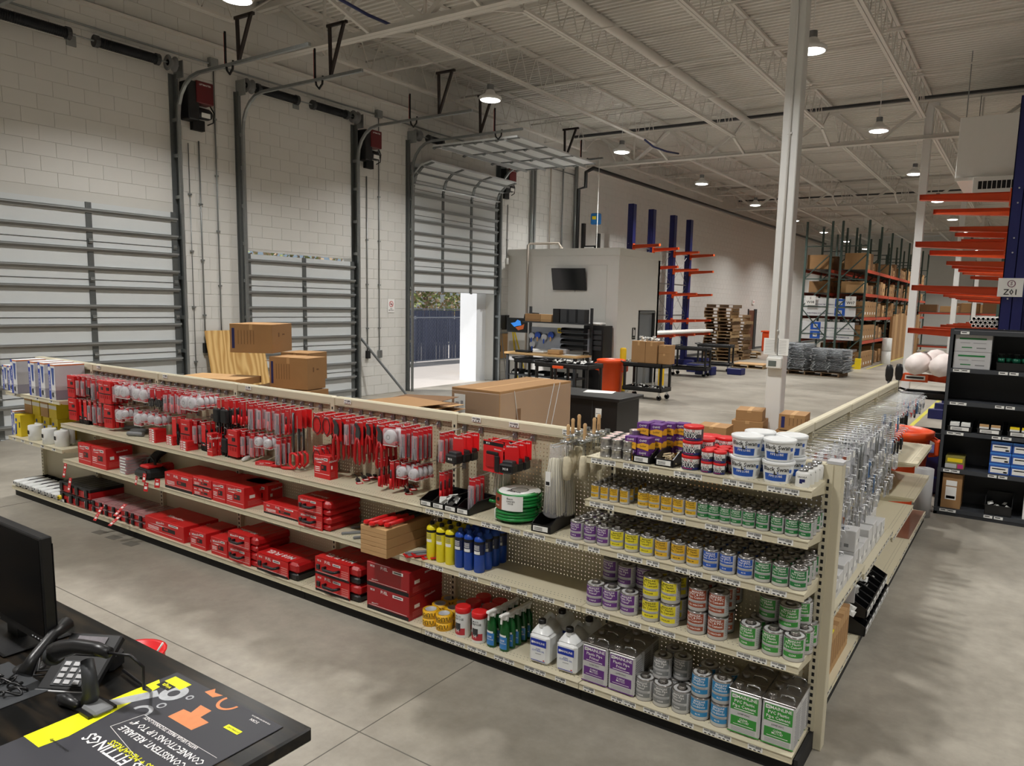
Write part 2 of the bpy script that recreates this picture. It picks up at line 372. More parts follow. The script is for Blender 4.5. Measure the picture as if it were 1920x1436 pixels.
# ---------------- lamps ----------------
hb = MB(); hb.lathe([(.21, 0), (.23, .03), (.23, .06), (.12, .12), (.07, .2)], STEELW, 20); hb.lathe([(.07, .2), (.07, .3)], GREYP, 12)
hb.tube([(0, 0, .3), (0, 0, 1.1)], .008, STEELW, 5); hb = hb.mesh('housing')
EM = mat('lamp_lens', (255, 252, 244), .5, var=0, emit=14)
le = MB().lathe([(.0001, -.02), (.14, -.018), (.2, 0), (.2, .01)], EM, 20).mesh('lens')
ld = bpy.data.lights.new('high_bay', 'AREA'); ld.shape = 'DISK'; ld.size = .42; ld.energy = LAMP_W; ld.color = (1, .98, .945); ld.spread = 2.3
for i, (x, y) in enumerate(LAMPS):
    row = 'row along the overhead door wall' if x < -9 else 'row beside the white columns' if x < 0 else 'row over the bays to the right'
    k = [q for q in LAMPS if q[0] == x].index((x, y))
    t = thing('high_bay_lamp', f'round high bay lamp, {ORD[k]} in the {row}', 'lamp', (x, y, LAMP_Z), group='high bay lamps under the roof')
    link('housing', hb, t); link('lens', le, t); lo = link('bulb', ld, t, (0, 0, -.03))
# ---------------- roll-up doors ----------------
PANEL = mat('door_panel', (206, 210, 211), .42, var=.02); STRUT = mat('door_strut', (168, 172, 173), .35, .5, var=.08)
SPR = mat('spring_steel', (34, 36, 40), .45, .6, var=.3, scale=60); MOTR = mat('opener_red', (96, 18, 24), .4)
def rollup(num, y0, y1, ztop, zb=0, raised=False):
    d = link(f'door_{num}', None, None, (XW, 0, 0)); struct(d); w = y1 - y0; H = .61
    nst = 1 if not raised else 2
    sec = MB(); sec.box(.02, .06, 0, w, .004, H - .004, PANEL); sec = sec.mesh('door_panel')
    st = MB(); st.box(.06, .125, 0, w, 0, .012, STRUT); st.box(.117, .125, 0, w, -.02, .012, STRUT); st.box(.06, .09, 0, w, -.055, 0, STRUT); st = st.mesh('strut')
    sl = MB(); sl.box(.06, .075, -.045, .045, .0, H, DGALV); sl.box(.06, .095, -.03, .03, -.03, .04, GALV); sl.bar((.1, -.03, .0), (.1, .03, .0), .01, GALV); sl = sl.mesh('stile')
    thin = MB().box(.06, .068, 0, w, -.004, .004, DGREY).mesh('seal')
    z = zb; secs = []
    while z < (ztop - .3 if not raised else 5.25): secs.append((z, None)); z += H
    for z, _ in secs:
        s = link('door_panel', sec, d, (0, y0, z)); link('strut', st, s, (0, 0, .2)); link('strut', st, s, (0, 0, .5)); link('seal', thin, s, (0, 0, .0))
        for k in range(nst + 2): link('stile', sl, s, (0, w * (k / (nst + 1)) + (.05 if k == 0 else -.05 if k == nst + 1 else 0), 0))
    if raised:
        R_ = .62; cx, cz = R_, z; ang = 0; prev = None
        for a in (18, 50, 78):
            t = math.radians(a); px = cx - R_ * math.cos(math.radians(a - 16)); pz = cz + R_ * math.sin(math.radians(a - 16))
            s = link('door_panel', sec, d, (px, y0, pz), rot=(0, t, 0)); link('strut', st, s, (0, 0, .2))
            for k in range(nst + 2): link('stile', sl, s, (0, w * (k / (nst + 1)) + (.05 if k == 0 else -.05 if k == nst + 1 else 0), 0))
            s.scale = (1, 1, .62)
        for k in range(4):
            s = link('door_panel', sec, d, (R_ + .12 + k * H, y0, 5.86), rot=(0, PI / 2, 0)); link('strut', st, s, (0, 0, .3))
            for q in range(nst + 2): link('stile', sl, s, (0, w * (q / (nst + 1)) + (.05 if q == 0 else -.05 if q == nst + 1 else 0), 0))
    for yy, sg in ((y0, -1), (y1, 1)):
        ya = yy + sg * .06
        tk = MB(); pts = [(.16, ya, 0), (.16, ya, 5.3)] + [(.16 + .62 - .62 * math.cos(q), ya, 5.3 + .62 * math.sin(q)) for q in (.3, .6, .9, 1.2, 1.57)] + [(3.35 if num > 1 else 3.6, ya, 5.94)]
        for i in range(len(pts) - 1): tk.bar(pts[i], pts[i + 1], .024, GALV, square=True)
        tk.build('track', d)
        an = MB(); an.box(0, .1, ya + sg * .03 - .015, ya + sg * .03 + .015, 0, 6.0, DGALV); an.box(0, .012, ya - .07, ya + .07, 0, 6.0, DGALV)
        for z in (.6, 1.2, 1.8, 2.5, 3.2, 3.9, 4.6, 5.2): an.box(.007, .15, ya - .03, ya + .03, z, z + .06, GALV)
        an.build('jamb_angle', d)
        dr = MB(); dr.add(*lathe_y([(.05, -.06), (.13, -.06), (.08, -.02), (.08, .02), (.13, .06), (.05, .06)], 18), GREYP, True, Matrix.Translation((.2, ya - sg * .12, 6.12)))
        dr.box(.02, .3, ya + sg * .02, ya + sg * .035, 5.92, 6.2, GALV); dr.build('cable_drum', d)
    sb = MB(); sb.bar((.2, y0 - .1, 6.12), (.2, y1 + .1, 6.12), .014, GALV, 8); sb.build('shaft', d)
    hw = w / 2
    for a, c in ((y0 + .25, y0 + hw - .22), (y0 + hw + .18, y1 - .3)) if num != 3 else ((y0 + .45, y0 + .9),):
        m = MB(); m.add(*lathe_y([(.075, a), (.075, c)], 16), SPR, True, Matrix.Translation((.2, 0, 6.12)))
        k = int((c - a) / .03)
        for i in range(k): m.add(*lathe_y([(.072, a + i * .03), (.082, a + i * .03 + .012), (.072, a + i * .03 + .024)], 12), SPR, True, Matrix.Translation((.2, 0, 6.12)))
        for e in (a, c): m.add(*lathe_y([(.02, e - .03), (.095, e - .03), (.095, e + .03), (.02, e + .03)], 12), DGREY, False, Matrix.Translation((.2, 0, 6.12)))
        m.build('torsion_spring', d)
    m = MB(); m.box(.0, .02, y0 + hw - .16, y0 + hw - .02, 6.0, 6.2, GALV); m.build('centre_bracket', d)
    return d
def lathe_y(prof, n):
    vs = [(r * math.cos(2 * PI * i / n), y, r * math.sin(2 * PI * i / n)) for r, y in prof for i in range(n)]
    fs = [(j * n + i, j * n + (i + 1) % n, (j + 1) * n + (i + 1) % n, (j + 1) * n + i) for j in range(len(prof) - 1) for i in range(n)]
    fs.append(tuple(range(n))); fs.append(tuple((len(prof) - 1) * n + i for i in range(n))[::-1])
    return vs, fs
rollup(1, *DOORS[0]); rollup(2, *DOORS[1]); rollup(3, *DOORS[2], zb=2.46, raised=True)
# opener motors on the wall
def opener(y, label):
    t = thing('door_opener', label, 'motor', (XW, y, 5.22), group='red and black door opener motors')
    MB().rbox(.05, .3, -.16, .16, .35, .72, MOTR, .01).text('LIFTMASTER', .301, 0, .66, .04, PINK, face='+x').build('cover', t)
    MB().rbox(0, .28, -.3, -.1, .05, .7, BLACK, .015).build('frame', t)
    MB().add(*lathe_y([(.09, -.16), (.1, -.1), (.1, .12), (.07, .17)], 14), BLACK, True, Matrix.Translation((.17, 0, .2))).box(.26, .275, -.06, .1, .12, .2, PAPER).build('gear_motor', t)
    MB().box(0, .1, -.12, .1, -.08, .1, MATTB).build('bracket', t)
    MB().tube([(.2, .15, .35), (.2, .22, .25), (.2, .2, .08), (.18, .1, .02)], .012, BLACK).build('cable', t)
opener(7.98, 'dark red wall motor right of the nearest roll-up door'); opener(12.02, 'dark red wall motor right of the middle roll-up door'); opener(17.15, 'dark red wall motor beside the half-open roll-up door')
def conduit(y, z0, z1, label, r=.013, box=None, x=.02):
    t = thing('wall_conduit', label, 'conduit', (XW, y, z0), group='grey conduits down the door wall')
    MB().tube([(x, 0, 0), (x, 0, z1 - z0)], r, GALV, 8).build('pipe', t)
    m = MB()
    for k in range(int((z1 - z0) / 1.0)): m.box(0, x + .02, -.03, .03, k + .5, k + .53, GALV)
    m.build('strap', t)
    if box: MB().rbox(0, .07, -.05, .05, -.18, 0, box, .006).build('switch_box', t)
conduit(8.0, 1.35, 4.97, 'thin grey conduit with black switch left of the plywood', box=MATTB); conduit(8.33, .9, 6.35, 'thin grey conduit running behind the plywood sheet')
conduit(7.8, .5, 4.9, 'thin pale conduit hugging the nearest door track', .008)
conduit(11.98, 1.05, 4.97, 'grey conduit ending in a black switch beside the middle door', box=MATTB); conduit(12.35, 1.05, 6.35, 'grey conduit ending in a grey outlet box left of the open door', box=GALV)
conduit(16.98, 1.0, 5.0, 'grey conduit right of the open door down to a black switch', box=MATTB); conduit(17.3, 3.5, 5.0, 'short grey conduit to a white emergency light', box=WHITE)
for y, r, l in ((18.42, .05, 'thick grey riser pipe above the electrical panel, left one'), (18.56, .045, 'thick grey riser pipe above the electrical panel, right one'), (19.4, .02, 'slim tan riser pipe left of the office roof'), (20.1, .025, 'slim dark riser pipe above the office roof'), (20.9, .06, 'fat shiny riser pipe above the office roof')):
    tag(MB().tube([(.08, 0, 1.9 if y < 19 else 3.75), (.08, 0, 6.9)], r, GALV if 'tan' not in l else mat('tan_pipe', (168, 158, 146), .5), 12).build('riser_pipe', None, (XW, y, 0)), l, 'pipe', 'riser pipes at the wall corner')
t = thing('overhead_conduit', 'long grey conduit running along the wall above the door springs', 'conduit', (XW, 0, 6.36))
MB().tube([(.04, -3, 0), (.04, 21, 0)], .018, GALV, 8).build('pipe', t)
for y in (8.33, 12.35): MB().box(0, .1, y - .1, y + .05, -.06, .1, GALV).build('junction_box', t)
# perforated angle hangers and loop bumpers on the tracks
HANG = mat('dark_angle', (44, 36, 34), .5, .3)
def hanger(y, xs, label, z1=6.75):
    t = thing('track_hanger', label, 'bracket', (XW + xs, y, 5.96), group='dark V-shaped track hangers')
    MB().bar((0, 0, 0), (-.02, 0, z1 - 5.96), .022, HANG, square=True).build('leg', t); MB().bar((0, 0, 0), (.33, 0, z1 - 5.96), .022, HANG, square=True).build('leg', t)
    MB().bar((-.08, 0, z1 - 5.96), (.4, 0, z1 - 5.96), .022, HANG, square=True).build('top_angle', t)
hanger(7.56, 1.9, 'dark V-shaped hanger on the nearest door track', 6.6); hanger(8.8, 2.6, 'dark V-shaped hanger on the second track'); hanger(11.61, 2.5, 'dark V-shaped hanger on the third track'); hanger(13.3, 2.2, 'dark V-shaped hanger on the fourth track'); hanger(16.82, 2.2, 'dark V-shaped hanger on the track of the open door')
def bumper(y, xs, label):
    m = MB(); m.tube([(0, 0, .5), (0, 0, .05), (.03, 0, -.1), (.1, 0, -.17), (.18, 0, -.1), (.2, 0, .03)], .018, MATTB, 6); m.box(-.022, -.016, -.012, .012, 0, .48, RED)
    tag(m.build('spring_bumper', None, (XW + xs, y, 5.95)), label, 'bumper', 'curved black door bumpers')
bumper(7.56, 1.55, 'curved black and red bumper on the nearest track'); bumper(8.8, 2.2, 'curved black and red bumper on the second track'); bumper(11.61, 1.7, 'curved black and red bumper on the third track'); bumper(13.3, 2.6, 'curved black bumper on the fourth track'); bumper(16.82, 2.7, 'curved black bumper on the farthest track')
# signs on wall
m = MB(); m.rbox(0, .006, -.11, .11, 0, .32, PAPER, .002); m.box(.006, .0075, -.1, .1, .01, .31, PINK)
for i in range(24):
    a, c = 2 * PI * i / 24, 2 * PI * (i + 1) / 24
    m.add([(.009, .07 * math.cos(q) * s_, .2 + .07 * math.sin(q) * s_) for q, s_ in ((a, 1), (c, 1), (c, .8), (a, .8))], [(0, 1, 2, 3)], RED)
m.add([(.009, -.05, .245), (.009, -.04, .255), (.009, .05, .155), (.009, .04, .145)], [(0, 1, 2, 3)], RED); m.box(.008, .009, -.04, .045, .19, .205, INK)
m.text('NO\nSMOKING', .009, 0, .07, .04, INK, face='+x')
tag(m.build('no_smoking_sign', None, (XW + .005, 12.74, 1.93)), 'small white no smoking sign on the wall left of the open door', 'sign')
# ---------------- outside the open door ----------------
EXC = mat('exterior_concrete', (196, 190, 184), .8, var=.08, scale=2)
struct(MB().box(-34, XW - .2, 4, 40, -.2, -.02, EXC).build('trim_1'))
struct(MB().box(XW - .9, XW - .3, 16.35, 17.6, -.02, 4.5, mat('exterior_white', (232, 236, 240), .6, var=.02)).build('trim_2'))
FEN = mat('fence_slat', (70, 78, 104), .55, var=.2, scale=5); FW = mat('fence_wire', (150, 156, 168), .4, .5)
def fence(x, y0, y1, h, label, pitch):
    t = thing('slatted_fence', label, 'fence', (x, y0, 0)); L_ = y1 - y0; k = int(L_ / pitch)
    sl = MB().rbox(-.008, .008, 0, pitch * .86, .05, h - .06, FEN, .003).mesh('slat')
    for i in range(min(k, 298)):
        if random.random() > .03: link('slat', sl, t, (random.uniform(-.01, .01), i * pitch, 0))
    m = MB(); q = 0
    while q < L_ + h:
        a0, a1 = max(0, q - h), min(L_, q); m.bar((.012, a1, max(0, q - L_)), (.012, a0, min(h, q)), .0022, FW, 3); m.bar((.012, L_ - a1, max(0, q - L_)), (.012, L_ - a0, min(h, q)), .0022, FW, 3); q += .14
    o = m.build('wire_mesh', t); o['kind'] = 'stuff'
    for z in (.04, h): MB().bar((0, 0, z), (0, L_, z), .022, FW, 8).build('rail', t)
    for i in range(int(L_ / 3) + 1): MB().bar((-.03, i * 3, 0), (-.03, i * 3, h + .05), .035, FW, 8).build('post', t)
fence(-18.5, 16.5, 27.5, 1.6, 'dark slatted chain-link fence outside the open door, nearer run', .06)
fence(-26, 23, 42, 1.75, 'dark slatted fence farther out behind the first fence', .09)
def bollard(x, y, h, label):
    t = thing('bollard', label, 'bollard', (x, y, 0), group='yellow steel bollards'); MB().lathe([(.085, 0), (.085, h - .04), (.07, h - .01), (.03, h)], mat('bollard_yellow', (240, 196, 20), .45), 18).build('post', t)
    MB().box(-.13, .13, -.13, .13, 0, .012, GALV).build('base_plate', t)
q = P(872, 719, z=0); bollard(-15.0, 18.05, 1.35, 'yellow bollard standing outside the open roll-up door')
q = P(1172, 730, z=0); bollard(-8.95, 17.2, 1.15, 'yellow bollard at the office corner behind the cart')
bollard(-8.75, 19.2, 1.15, 'yellow bollard beside the office side wall')
# trees beyond the fence: trunks with leaf clusters
LEAF = [mat('leaf_pale', (150, 160, 96), .7, var=.2), mat('leaf_olive', (116, 128, 66), .7, var=.2), mat('leaf_tan', (190, 164, 128), .7, var=.2)]
BARK = mat('bark', (140, 122, 108), .9, var=.2)
def tree(x, y, h, mats_, label, n=900):
    t = thing('tree', label, 'tree', (x, y, 0), group='trees and brush beyond the fence'); m = MB(); m.tube([(0, 0, 0), (.1, .1, h * .4), (0, .2, h * .8)], [.14, .1, .03], BARK, 6)
    for k in range(10):
        a = random.uniform(0, 2 * PI); m.tube([(.05, .1, h * random.uniform(.2, .6)), (math.cos(a) * 1.2, math.sin(a) * 1.6, h * random.uniform(.6, .95))], [.05, .015], BARK, 4)
    m.build('trunk', t); m = MB()
    for k in range(n):
        a = random.uniform(0, 2 * PI); r = random.uniform(0, 1) ** .5 * 2.4; z = h * random.uniform(.2, 1); c = Vector((r * math.cos(a), r * math.sin(a), z)); u = Vector((random.uniform(-1, 1), random.uniform(-1, 1), random.uniform(-1, 1))).normalized() * .16; v = u.orthogonal().normalized() * .09
        m.add([c - u, c + v, c + u, c - v], [(0, 1, 2, 3)], random.choice(mats_))
    o = m.build('foliage', t); o['kind'] = 'stuff'
for i, (x, y, h, k) in enumerate(((-30, 28, 6, 2), (-31, 31, 7, 1), (-32, 34.5, 7, 0), (-30, 37.5, 6.5, 0), (-33, 41, 7, 1), (-34, 26, 7, 2), (-35, 45, 7, 1))):
    tree(x, y, h, [LEAF[k], LEAF[(k + 1) % 3] if k else LEAF[2]], ['leftmost bushy tan tree over the fence', 'second olive tree from the left over the fence', 'third pale green tree over the fence', 'fourth pale green tree over the fence', 'tall olive tree at the right behind the fence', 'tan tree hidden low behind the left of the fence', 'olive tree farthest right behind the fence'][i])
# ================= GONDOLA SHELVING =================
# perforated panel material: real see-through holes on an inch grid
def perf(name, rgb, pitch=.0254, r=.0042, ax='xz'):
    m = bpy.data.materials.new(name); m.use_nodes = True; n = m.node_tree; b = n.nodes['Principled BSDF']
    b.inputs['Base Color'].default_value = (*lin(rgb), 1); b.inputs['Roughness'].default_value = .45
    tc = n.nodes.new('ShaderNodeTexCoord'); sp = n.nodes.new('ShaderNodeSeparateXYZ'); n.links.new(tc.outputs['Object'], sp.inputs[0])
    ds = []
    for a in ax.upper():
        q = n.nodes.new('ShaderNodeMath'); q.operation = 'PINGPONG'; q.inputs[1].default_value = pitch / 2; n.links.new(sp.outputs[a], q.inputs[0])
        q2 = n.nodes.new('ShaderNodeMath'); q2.operation = 'POWER'; q2.inputs[1].default_value = 2; n.links.new(q.outputs[0], q2.inputs[0]); ds.append(q2)
    s = n.nodes.new('ShaderNodeMath'); s.operation = 'ADD'; n.links.new(ds[0].outputs[0], s.inputs[0]); n.links.new(ds[1].outputs[0], s.inputs[1])
    g = n.nodes.new('ShaderNodeMath'); g.operation = 'GREATER_THAN'; g.inputs[1].default_value = r * r; n.links.new(s.outputs[0], g.inputs[0])
    n.links.new(g.outputs[0], b.inputs['Alpha']); return m
PEGX = perf('pegboard_along', (192, 183, 156)); PEGY = perf('pegboard_across', (192, 183, 156), ax='yz')
YFR, YPN, DEP = 3.46, 3.80, .34          # shelf front, back panel, usable depth of the long run
AX = [-.785 - 1.22 * i for i in range(8)]  # uprights of the long run
LZ = {0: .115, 1: .58, 2: .945, 3: 1.205, 4: 1.45}
def tag_mesh(k, w=.075):
    m = MB(); m.box(0, w, -.0015, 0, -.034, -.002, PAPER); rnd = random.Random(k)
    for i in range(2):
        m.box(.006, .006 + rnd.uniform(.02, .03), -.002, -.0015, -.011 - i * .005, -.0085 - i * .005, INK)
    x = w * .5
    while x < w - .008:
        q = rnd.uniform(.0012, .003); m.box(x, x + q, -.002, -.0015, -.02, -.007, INK); x += q + .0015
    for i in range(3): m.box(.008 + i * .022, .02 + i * .022, -.002, -.0015, -.031, -.0255, INK)
    return m.mesh('price_tag')
TAGS = [tag_mesh(k) for k in range(4)]
def shelf_mesh(w, d=.36, lip=.036, brk=True):
    m = MB(); m.box(0, w, 0, d, -.02, 0, BEIGE)
    m.box(0, w, -.012, 0, -lip, .001, BEIGE)
    m.box(0, w, -.016, -.012, -lip, -lip + .004, BEIGED); m.box(0, w, -.016, -.012, -.003, .001, BEIGED)
    if brk:
        for x in (.003, w - .006): m.add([(x, .0, -.02), (x, d, -.02), (x, d, -.085), (x, .02, -.035), (x + .003, 0, -.02), (x + .003, d, -.02), (x + .003, d, -.085), (x + .003, .02, -.035)], [(0, 1, 2, 3), (4, 7, 6, 5), (3, 2, 6, 7)], BEIGED)
    for j in (.035, .06):          # punched slots in the shelf deck
        for i in range(int(w / .026)): m.box(.012 + i * .026 + (.013 if j > .05 else 0), .018 + i * .026 + (.013 if j > .05 else 0), j, j + .004, 0, .0004, DGREY)
    return m.mesh('shelf')
SH = {w: shelf_mesh(w) for w in (1.216,)}
def shelf(parent, x, y, z, rz=0, tags=0, seed=0, w=1.216, pos=None):
    s = link('shelf', SH[w], parent, (x, y, z), rz); r = random.Random(seed)
    if pos is None and tags:
        pos = []; q = .03
        while q < w - .1:
            pos.append(q)
            if r.random() < .75 and q + .17 < w: pos.append(q + .078); q += .078
            q += .09 + r.random() * (1.1 / tags)
    for i, q in enumerate(pos or []): link('price_tag', TAGS[r.randrange(4)], s, (q, -.0125, 0))
    return s
ga = thing('gondola_shelving', 'long beige gondola run facing the camera, full of red tool packs', 'shelving', (0, 0, 0))
def upright(parent, x, y, ztop=1.52, rz=0, name='upright'):
    m = MB(); m.box(-.022, .022, -.022, .022, 0, ztop, BEIGE)
    for k in range(int((ztop - .1) / .038)): m.box(-.007, .007, -.0228, -.0218, .06 + k * .038, .06 + k * .038 + .02, MATTB)
    return m
um = MB(); um.v = []; um = upright(None, 0, 0).mesh('upright')
for i, x in enumerate(AX): link('upright', um, ga, (x, YPN - .005, 0))
# stout end post
m = MB(); m.rbox(-.03, .045, -.03, .045, 0, 1.53, BEIGE, .003)
for k in range(37): m.box(-.022, -.008, -.031, -.0295, .07 + k * .038, .092 + k * .038, MATTB)
m.box(-.032, .047, -.032, .047, 1.525, 1.54, LGREY); m.build('end_post', ga, (AX[0] + .02, YPN + .01, 0))
for i in range(7):
    x1 = AX[i] - .022; x0 = AX[i + 1] + .022
    MB().box(0, x1 - x0, -.002, .002, .02, 1.46, PEGX).build('back_panel', ga, (x0, YPN + .01, 0))
    m = MB(); m.rbox(0, x1 - x0 + .02, -.03, .03, 1.462, 1.525, BEIGE, .008); m.box(0, x1 - x0, -.034, -.03, 1.462, 1.468, BEIGED); m.build('top_cap', ga, (x0 - .01, YPN + .01, 0))
    MB().box(0, 1.216, 0, .02, 0, .085, MATTB).build('kick_plate', ga, (AX[i + 1] + .002, YFR + .03, 0))
    shelf(ga, AX[i + 1] + .002, YFR + .012, LZ[0], tags=9 if i < 2 else 0, seed=i * 7)
    if i < 6:
        shelf(ga, AX[i + 1] + .002, YFR + .012, LZ[1], tags=9 if i < 2 else 0, seed=i * 7 + 1)
        shelf(ga, AX[i + 1] + .002, YFR + .012, LZ[2], tags=11 if i < 2 else 0, seed=i * 7 + 2)
for i, z in enumerate((LZ[3], LZ[4])): shelf(ga, AX[1] + .002, YFR + .012, z, tags=8, seed=40 + i)
shelf(ga, AX[7] + .002, YFR + .012, 1.165, seed=51, pos=[.2, .7, 1.0]); shelf(ga, AX[7] + .002, YFR + .012, .67, seed=52, pos=[.1, .3, .5, .75, 1.0])
MB().box(0, .02, 0, .36, 0, .1, MATTB).build('kick_plate', ga, (AX[0] + .004, YFR + .01, 0))
# price tags on the top cap
for q in ((176, 683), (300, 699), (455, 719), (640, 745), (880, 775), (950, 788), (1050, 800)):
    p = P(q[0] + 4, q[1] + 2, y=YPN - .03); link('price_tag', TAGS[int(q[0]) % 4], ga, (p.x, YPN - .025, 1.52))
# gondola B, runs away from the camera behind the corner
gb = thing('gondola_shelving', 'beige gondola run going away right, hung with metal fittings', 'shelving', (0, 0, 0))
BXP, BXF = -1.21, -.79; BY = [3.90 + 1.24 * i for i in range(5)]
for y in BY: link('upright', um, gb, (BXP, y, 0), PI / 2)
SHB = shelf_mesh(1.236, .40); SH[1.236] = SHB
for i in range(4):
    y0, y1 = BY[i] + .022, BY[i + 1] - .022
    MB().box(-.002, .002, 0, y1 - y0, .02, 1.46, PEGY).build('back_panel', gb, (BXP, y0, 0))
    MB().rbox(-.03, .03, 0, y1 - y0 + .02, 1.462, 1.525, BEIGE, .008).build('top_cap', gb, (BXP, y0 - .01, 0))
    MB().box(-.03, -.01, 0, 1.236, 0, .085, MATTB).build('kick_plate', gb, (BXF, BY[i], 0))
    s = shelf(gb, BXF - .012, BY[i], LZ[0], PI / 2, tags=8, seed=80 + i, w=1.236)
for i, z in ((0, .6), (1, .53), (2, .46)): shelf(gb, BXF - .012, BY[i], z, PI / 2, tags=14, seed=90 + i, w=1.236)
for z in (.86, .52): shelf(gb, BXF - .012, BY[3], z, PI / 2, w=1.236)
m = MB(); m.rbox(-.03, .03, -.02, .02, 0, 1.53, BEIGE, .003); m.build('end_post', gb, (BXP, BY[4] + .02, 0))

# ================= CANS =================
def can_parts(r, h, col, lines, cap=TIND, lidcol=TIND, fullwrap=False, capr=.45, caph=.012, title=True, base=TINW):
    body = MB().lathe([(r * .97, 0), (r, .003), (r, h - .003), (r * .97, h)], base, 20).mesh('body')
    lb = MB(); rr = r + .0006; am = 1.05
    def band(z0, z1, a0, a1, m): lb.lathe([(rr, z0), (rr, z1)], m, 8, None, a0, a1, True, False)
    band(h * .5, h * .94, -PI / 2 - am, -PI / 2 + am, col); band(h * .18, h * .38, -PI / 2 - am, -PI / 2 + am, col)
    tm = INK if col in (YLAB, AMB) else PINK; w = rr + .0004
    sz = r * .34
    if title: lb.text('MAINLINE', .006, 0, h * .86, sz * .8, tm, wrap=w)
    for i, t in enumerate(lines[:2]): lb.text(t, 0, 0, h * (.75 - .13 * i), sz, tm, wrap=w)
    lb.text(lines[2] if len(lines) > 2 else 'CLEAR', 0, 0, h * .28, sz * .7, tm, wrap=w)
    for k in range(3): lb.lathe([(w, h * (.44 - .025 * k)), (w, h * (.45 - .025 * k))], FINE, 5, None, -PI / 2 - .8, -PI / 2 + .8, False, False)
    for k in range(9): lb.lathe([(w, h * (.2 + .08 * k)), (w, h * (.23 + .08 * k))], FINE, 4, None, -PI / 2 + 1.2, -PI / 2 + 2.6, False, False)
    label = lb.mesh('label')
    lid = MB().lathe([(r * 1.02, h - .004), (r * 1.02, h + .002), (r * .92, h + .002), (r * .86, h - .002), (r * capr, h + .001)], lidcol, 20).lathe([(r * 1.01, 0), (r * 1.01, .004)], lidcol, 20).mesh('lid')
    cm = MB().lathe([(r * capr * .9, h), (r * capr, h + .002), (r * capr, h + caph), (r * capr * .8, h + caph + .001), (r * capr * .3, h + caph)], cap, 14).mesh('cap')
    full = MB()
    for me in (body, label, lid, cm):
        off = len(full.v); full.v += [tuple(v.co) for v in me.vertices]
        for p in me.polygons:
            full.f.append(tuple(i + off for i in p.vertices)); full.m.append(full.mi(me.materials[p.material_index])); full.sm.append(p.use_smooth)
    return [('body', body, [('label', label)]), ('lid', lid), ('cap', cm)], full.mesh('can')
def canrow(kind, px, n_deep, z, r, h, parts, full, desc, where, group, pitch=None, y0=None):
    """cans whose front-row feet stand at these pixels, with rows going back"""
    pitch = pitch or 2 * r + .003
    for i, q in enumerate(px):
        p = P(q[0], q[1], z=z); x = p.x if len(q) < 3 else q[2]; y = YFR + .03 + r if y0 is None else y0
        for k in range(n_deep):
            lab = f'{desc}, {ORD[i]} from left in {ORD[k]} row, {where}'
            rz = random.uniform(-.18, .18); jx = random.uniform(-.002, .002)
            if k == 0: place(kind, parts, lab, 'can', (x, y, z), rz, group)
            else: tag(link(kind, full, None, (x + jx, y + k * pitch, z), rz), lab, 'can', group)
Y8 = can_parts(.034, .088, AMB, ['PVC Plastic', 'Pipe Cement', 'MEDIUM'], capr=.5, caph=.016); Y8b = can_parts(.027, .08, AMB, ['PVC Plastic', 'Pipe Cement', 'MEDIUM'], capr=.5, caph=.014)
G8 = can_parts(.033, .086, GRN, ['PVC Plastic', 'Pipe Cement'], capr=.5, caph=.016)
z = LZ[3]
W3 = 'second shelf down'
canrow('cement_can', [(1118.7, 933), (1134.4, 937), (1150, 941), (1169, 945)], 5, z, .027, .08, *Y8b, 'slim tin with amber label', W3, 'slim amber label tins', .058)
canrow('cement_can', [(1201, 953), (1222, 957), (1244, 962), (1267, 966), (1290, 971)], 4, z, .034, .088, *Y8, 'small tin with amber label', W3, 'small amber label tins', .071)
canrow('cement_can', [(1312, 976), (1332, 980), (1352.5, 985), (1372, 990), (1394, 995), (1419, 1001), (1446.5, 1007), (1473, 1013), (1500, 1018)], 4, z, .033, .086, *G8, 'small tin with green label', W3, 'small green label tins', .071)
z = LZ[2]; PR, PH = .042, .105
kinds = [('purple', PUR, ['Plastic Pipe', 'Primer', 'PURPLE'], [1086, 1111, 1135]), ('lemon yellow', YLAB, ['Plastic Pipe', 'Cement', 'REGULAR'], [1160, 1187, 1215]), ('amber', AMB, ['PVC Plastic', 'Pipe Cement', 'MEDIUM'], [1243, 1273, 1302]),
         ('cobalt blue', CBLUE, ['Vinyl (PVC)', 'Plastic Cement', 'BLUE'], [1333, 1364, 1397]), ('dark green', GRN, ['PVC Plastic', 'Pipe Cement', 'CLEAR'], [1429, 1462, 1495])]
for nme, col, ln, xs in kinds:
    pr, fu = can_parts(PR, PH, col, ln, capr=.45, caph=.018)
    canrow('cement_can', [(x, 1010 + (x - 1086) * .236 - 3) for x in xs], 4, z, PR, PH, pr, fu, f'pint tin with {nme} label', 'third shelf down', f'pint tins with {nme} labels', .087)
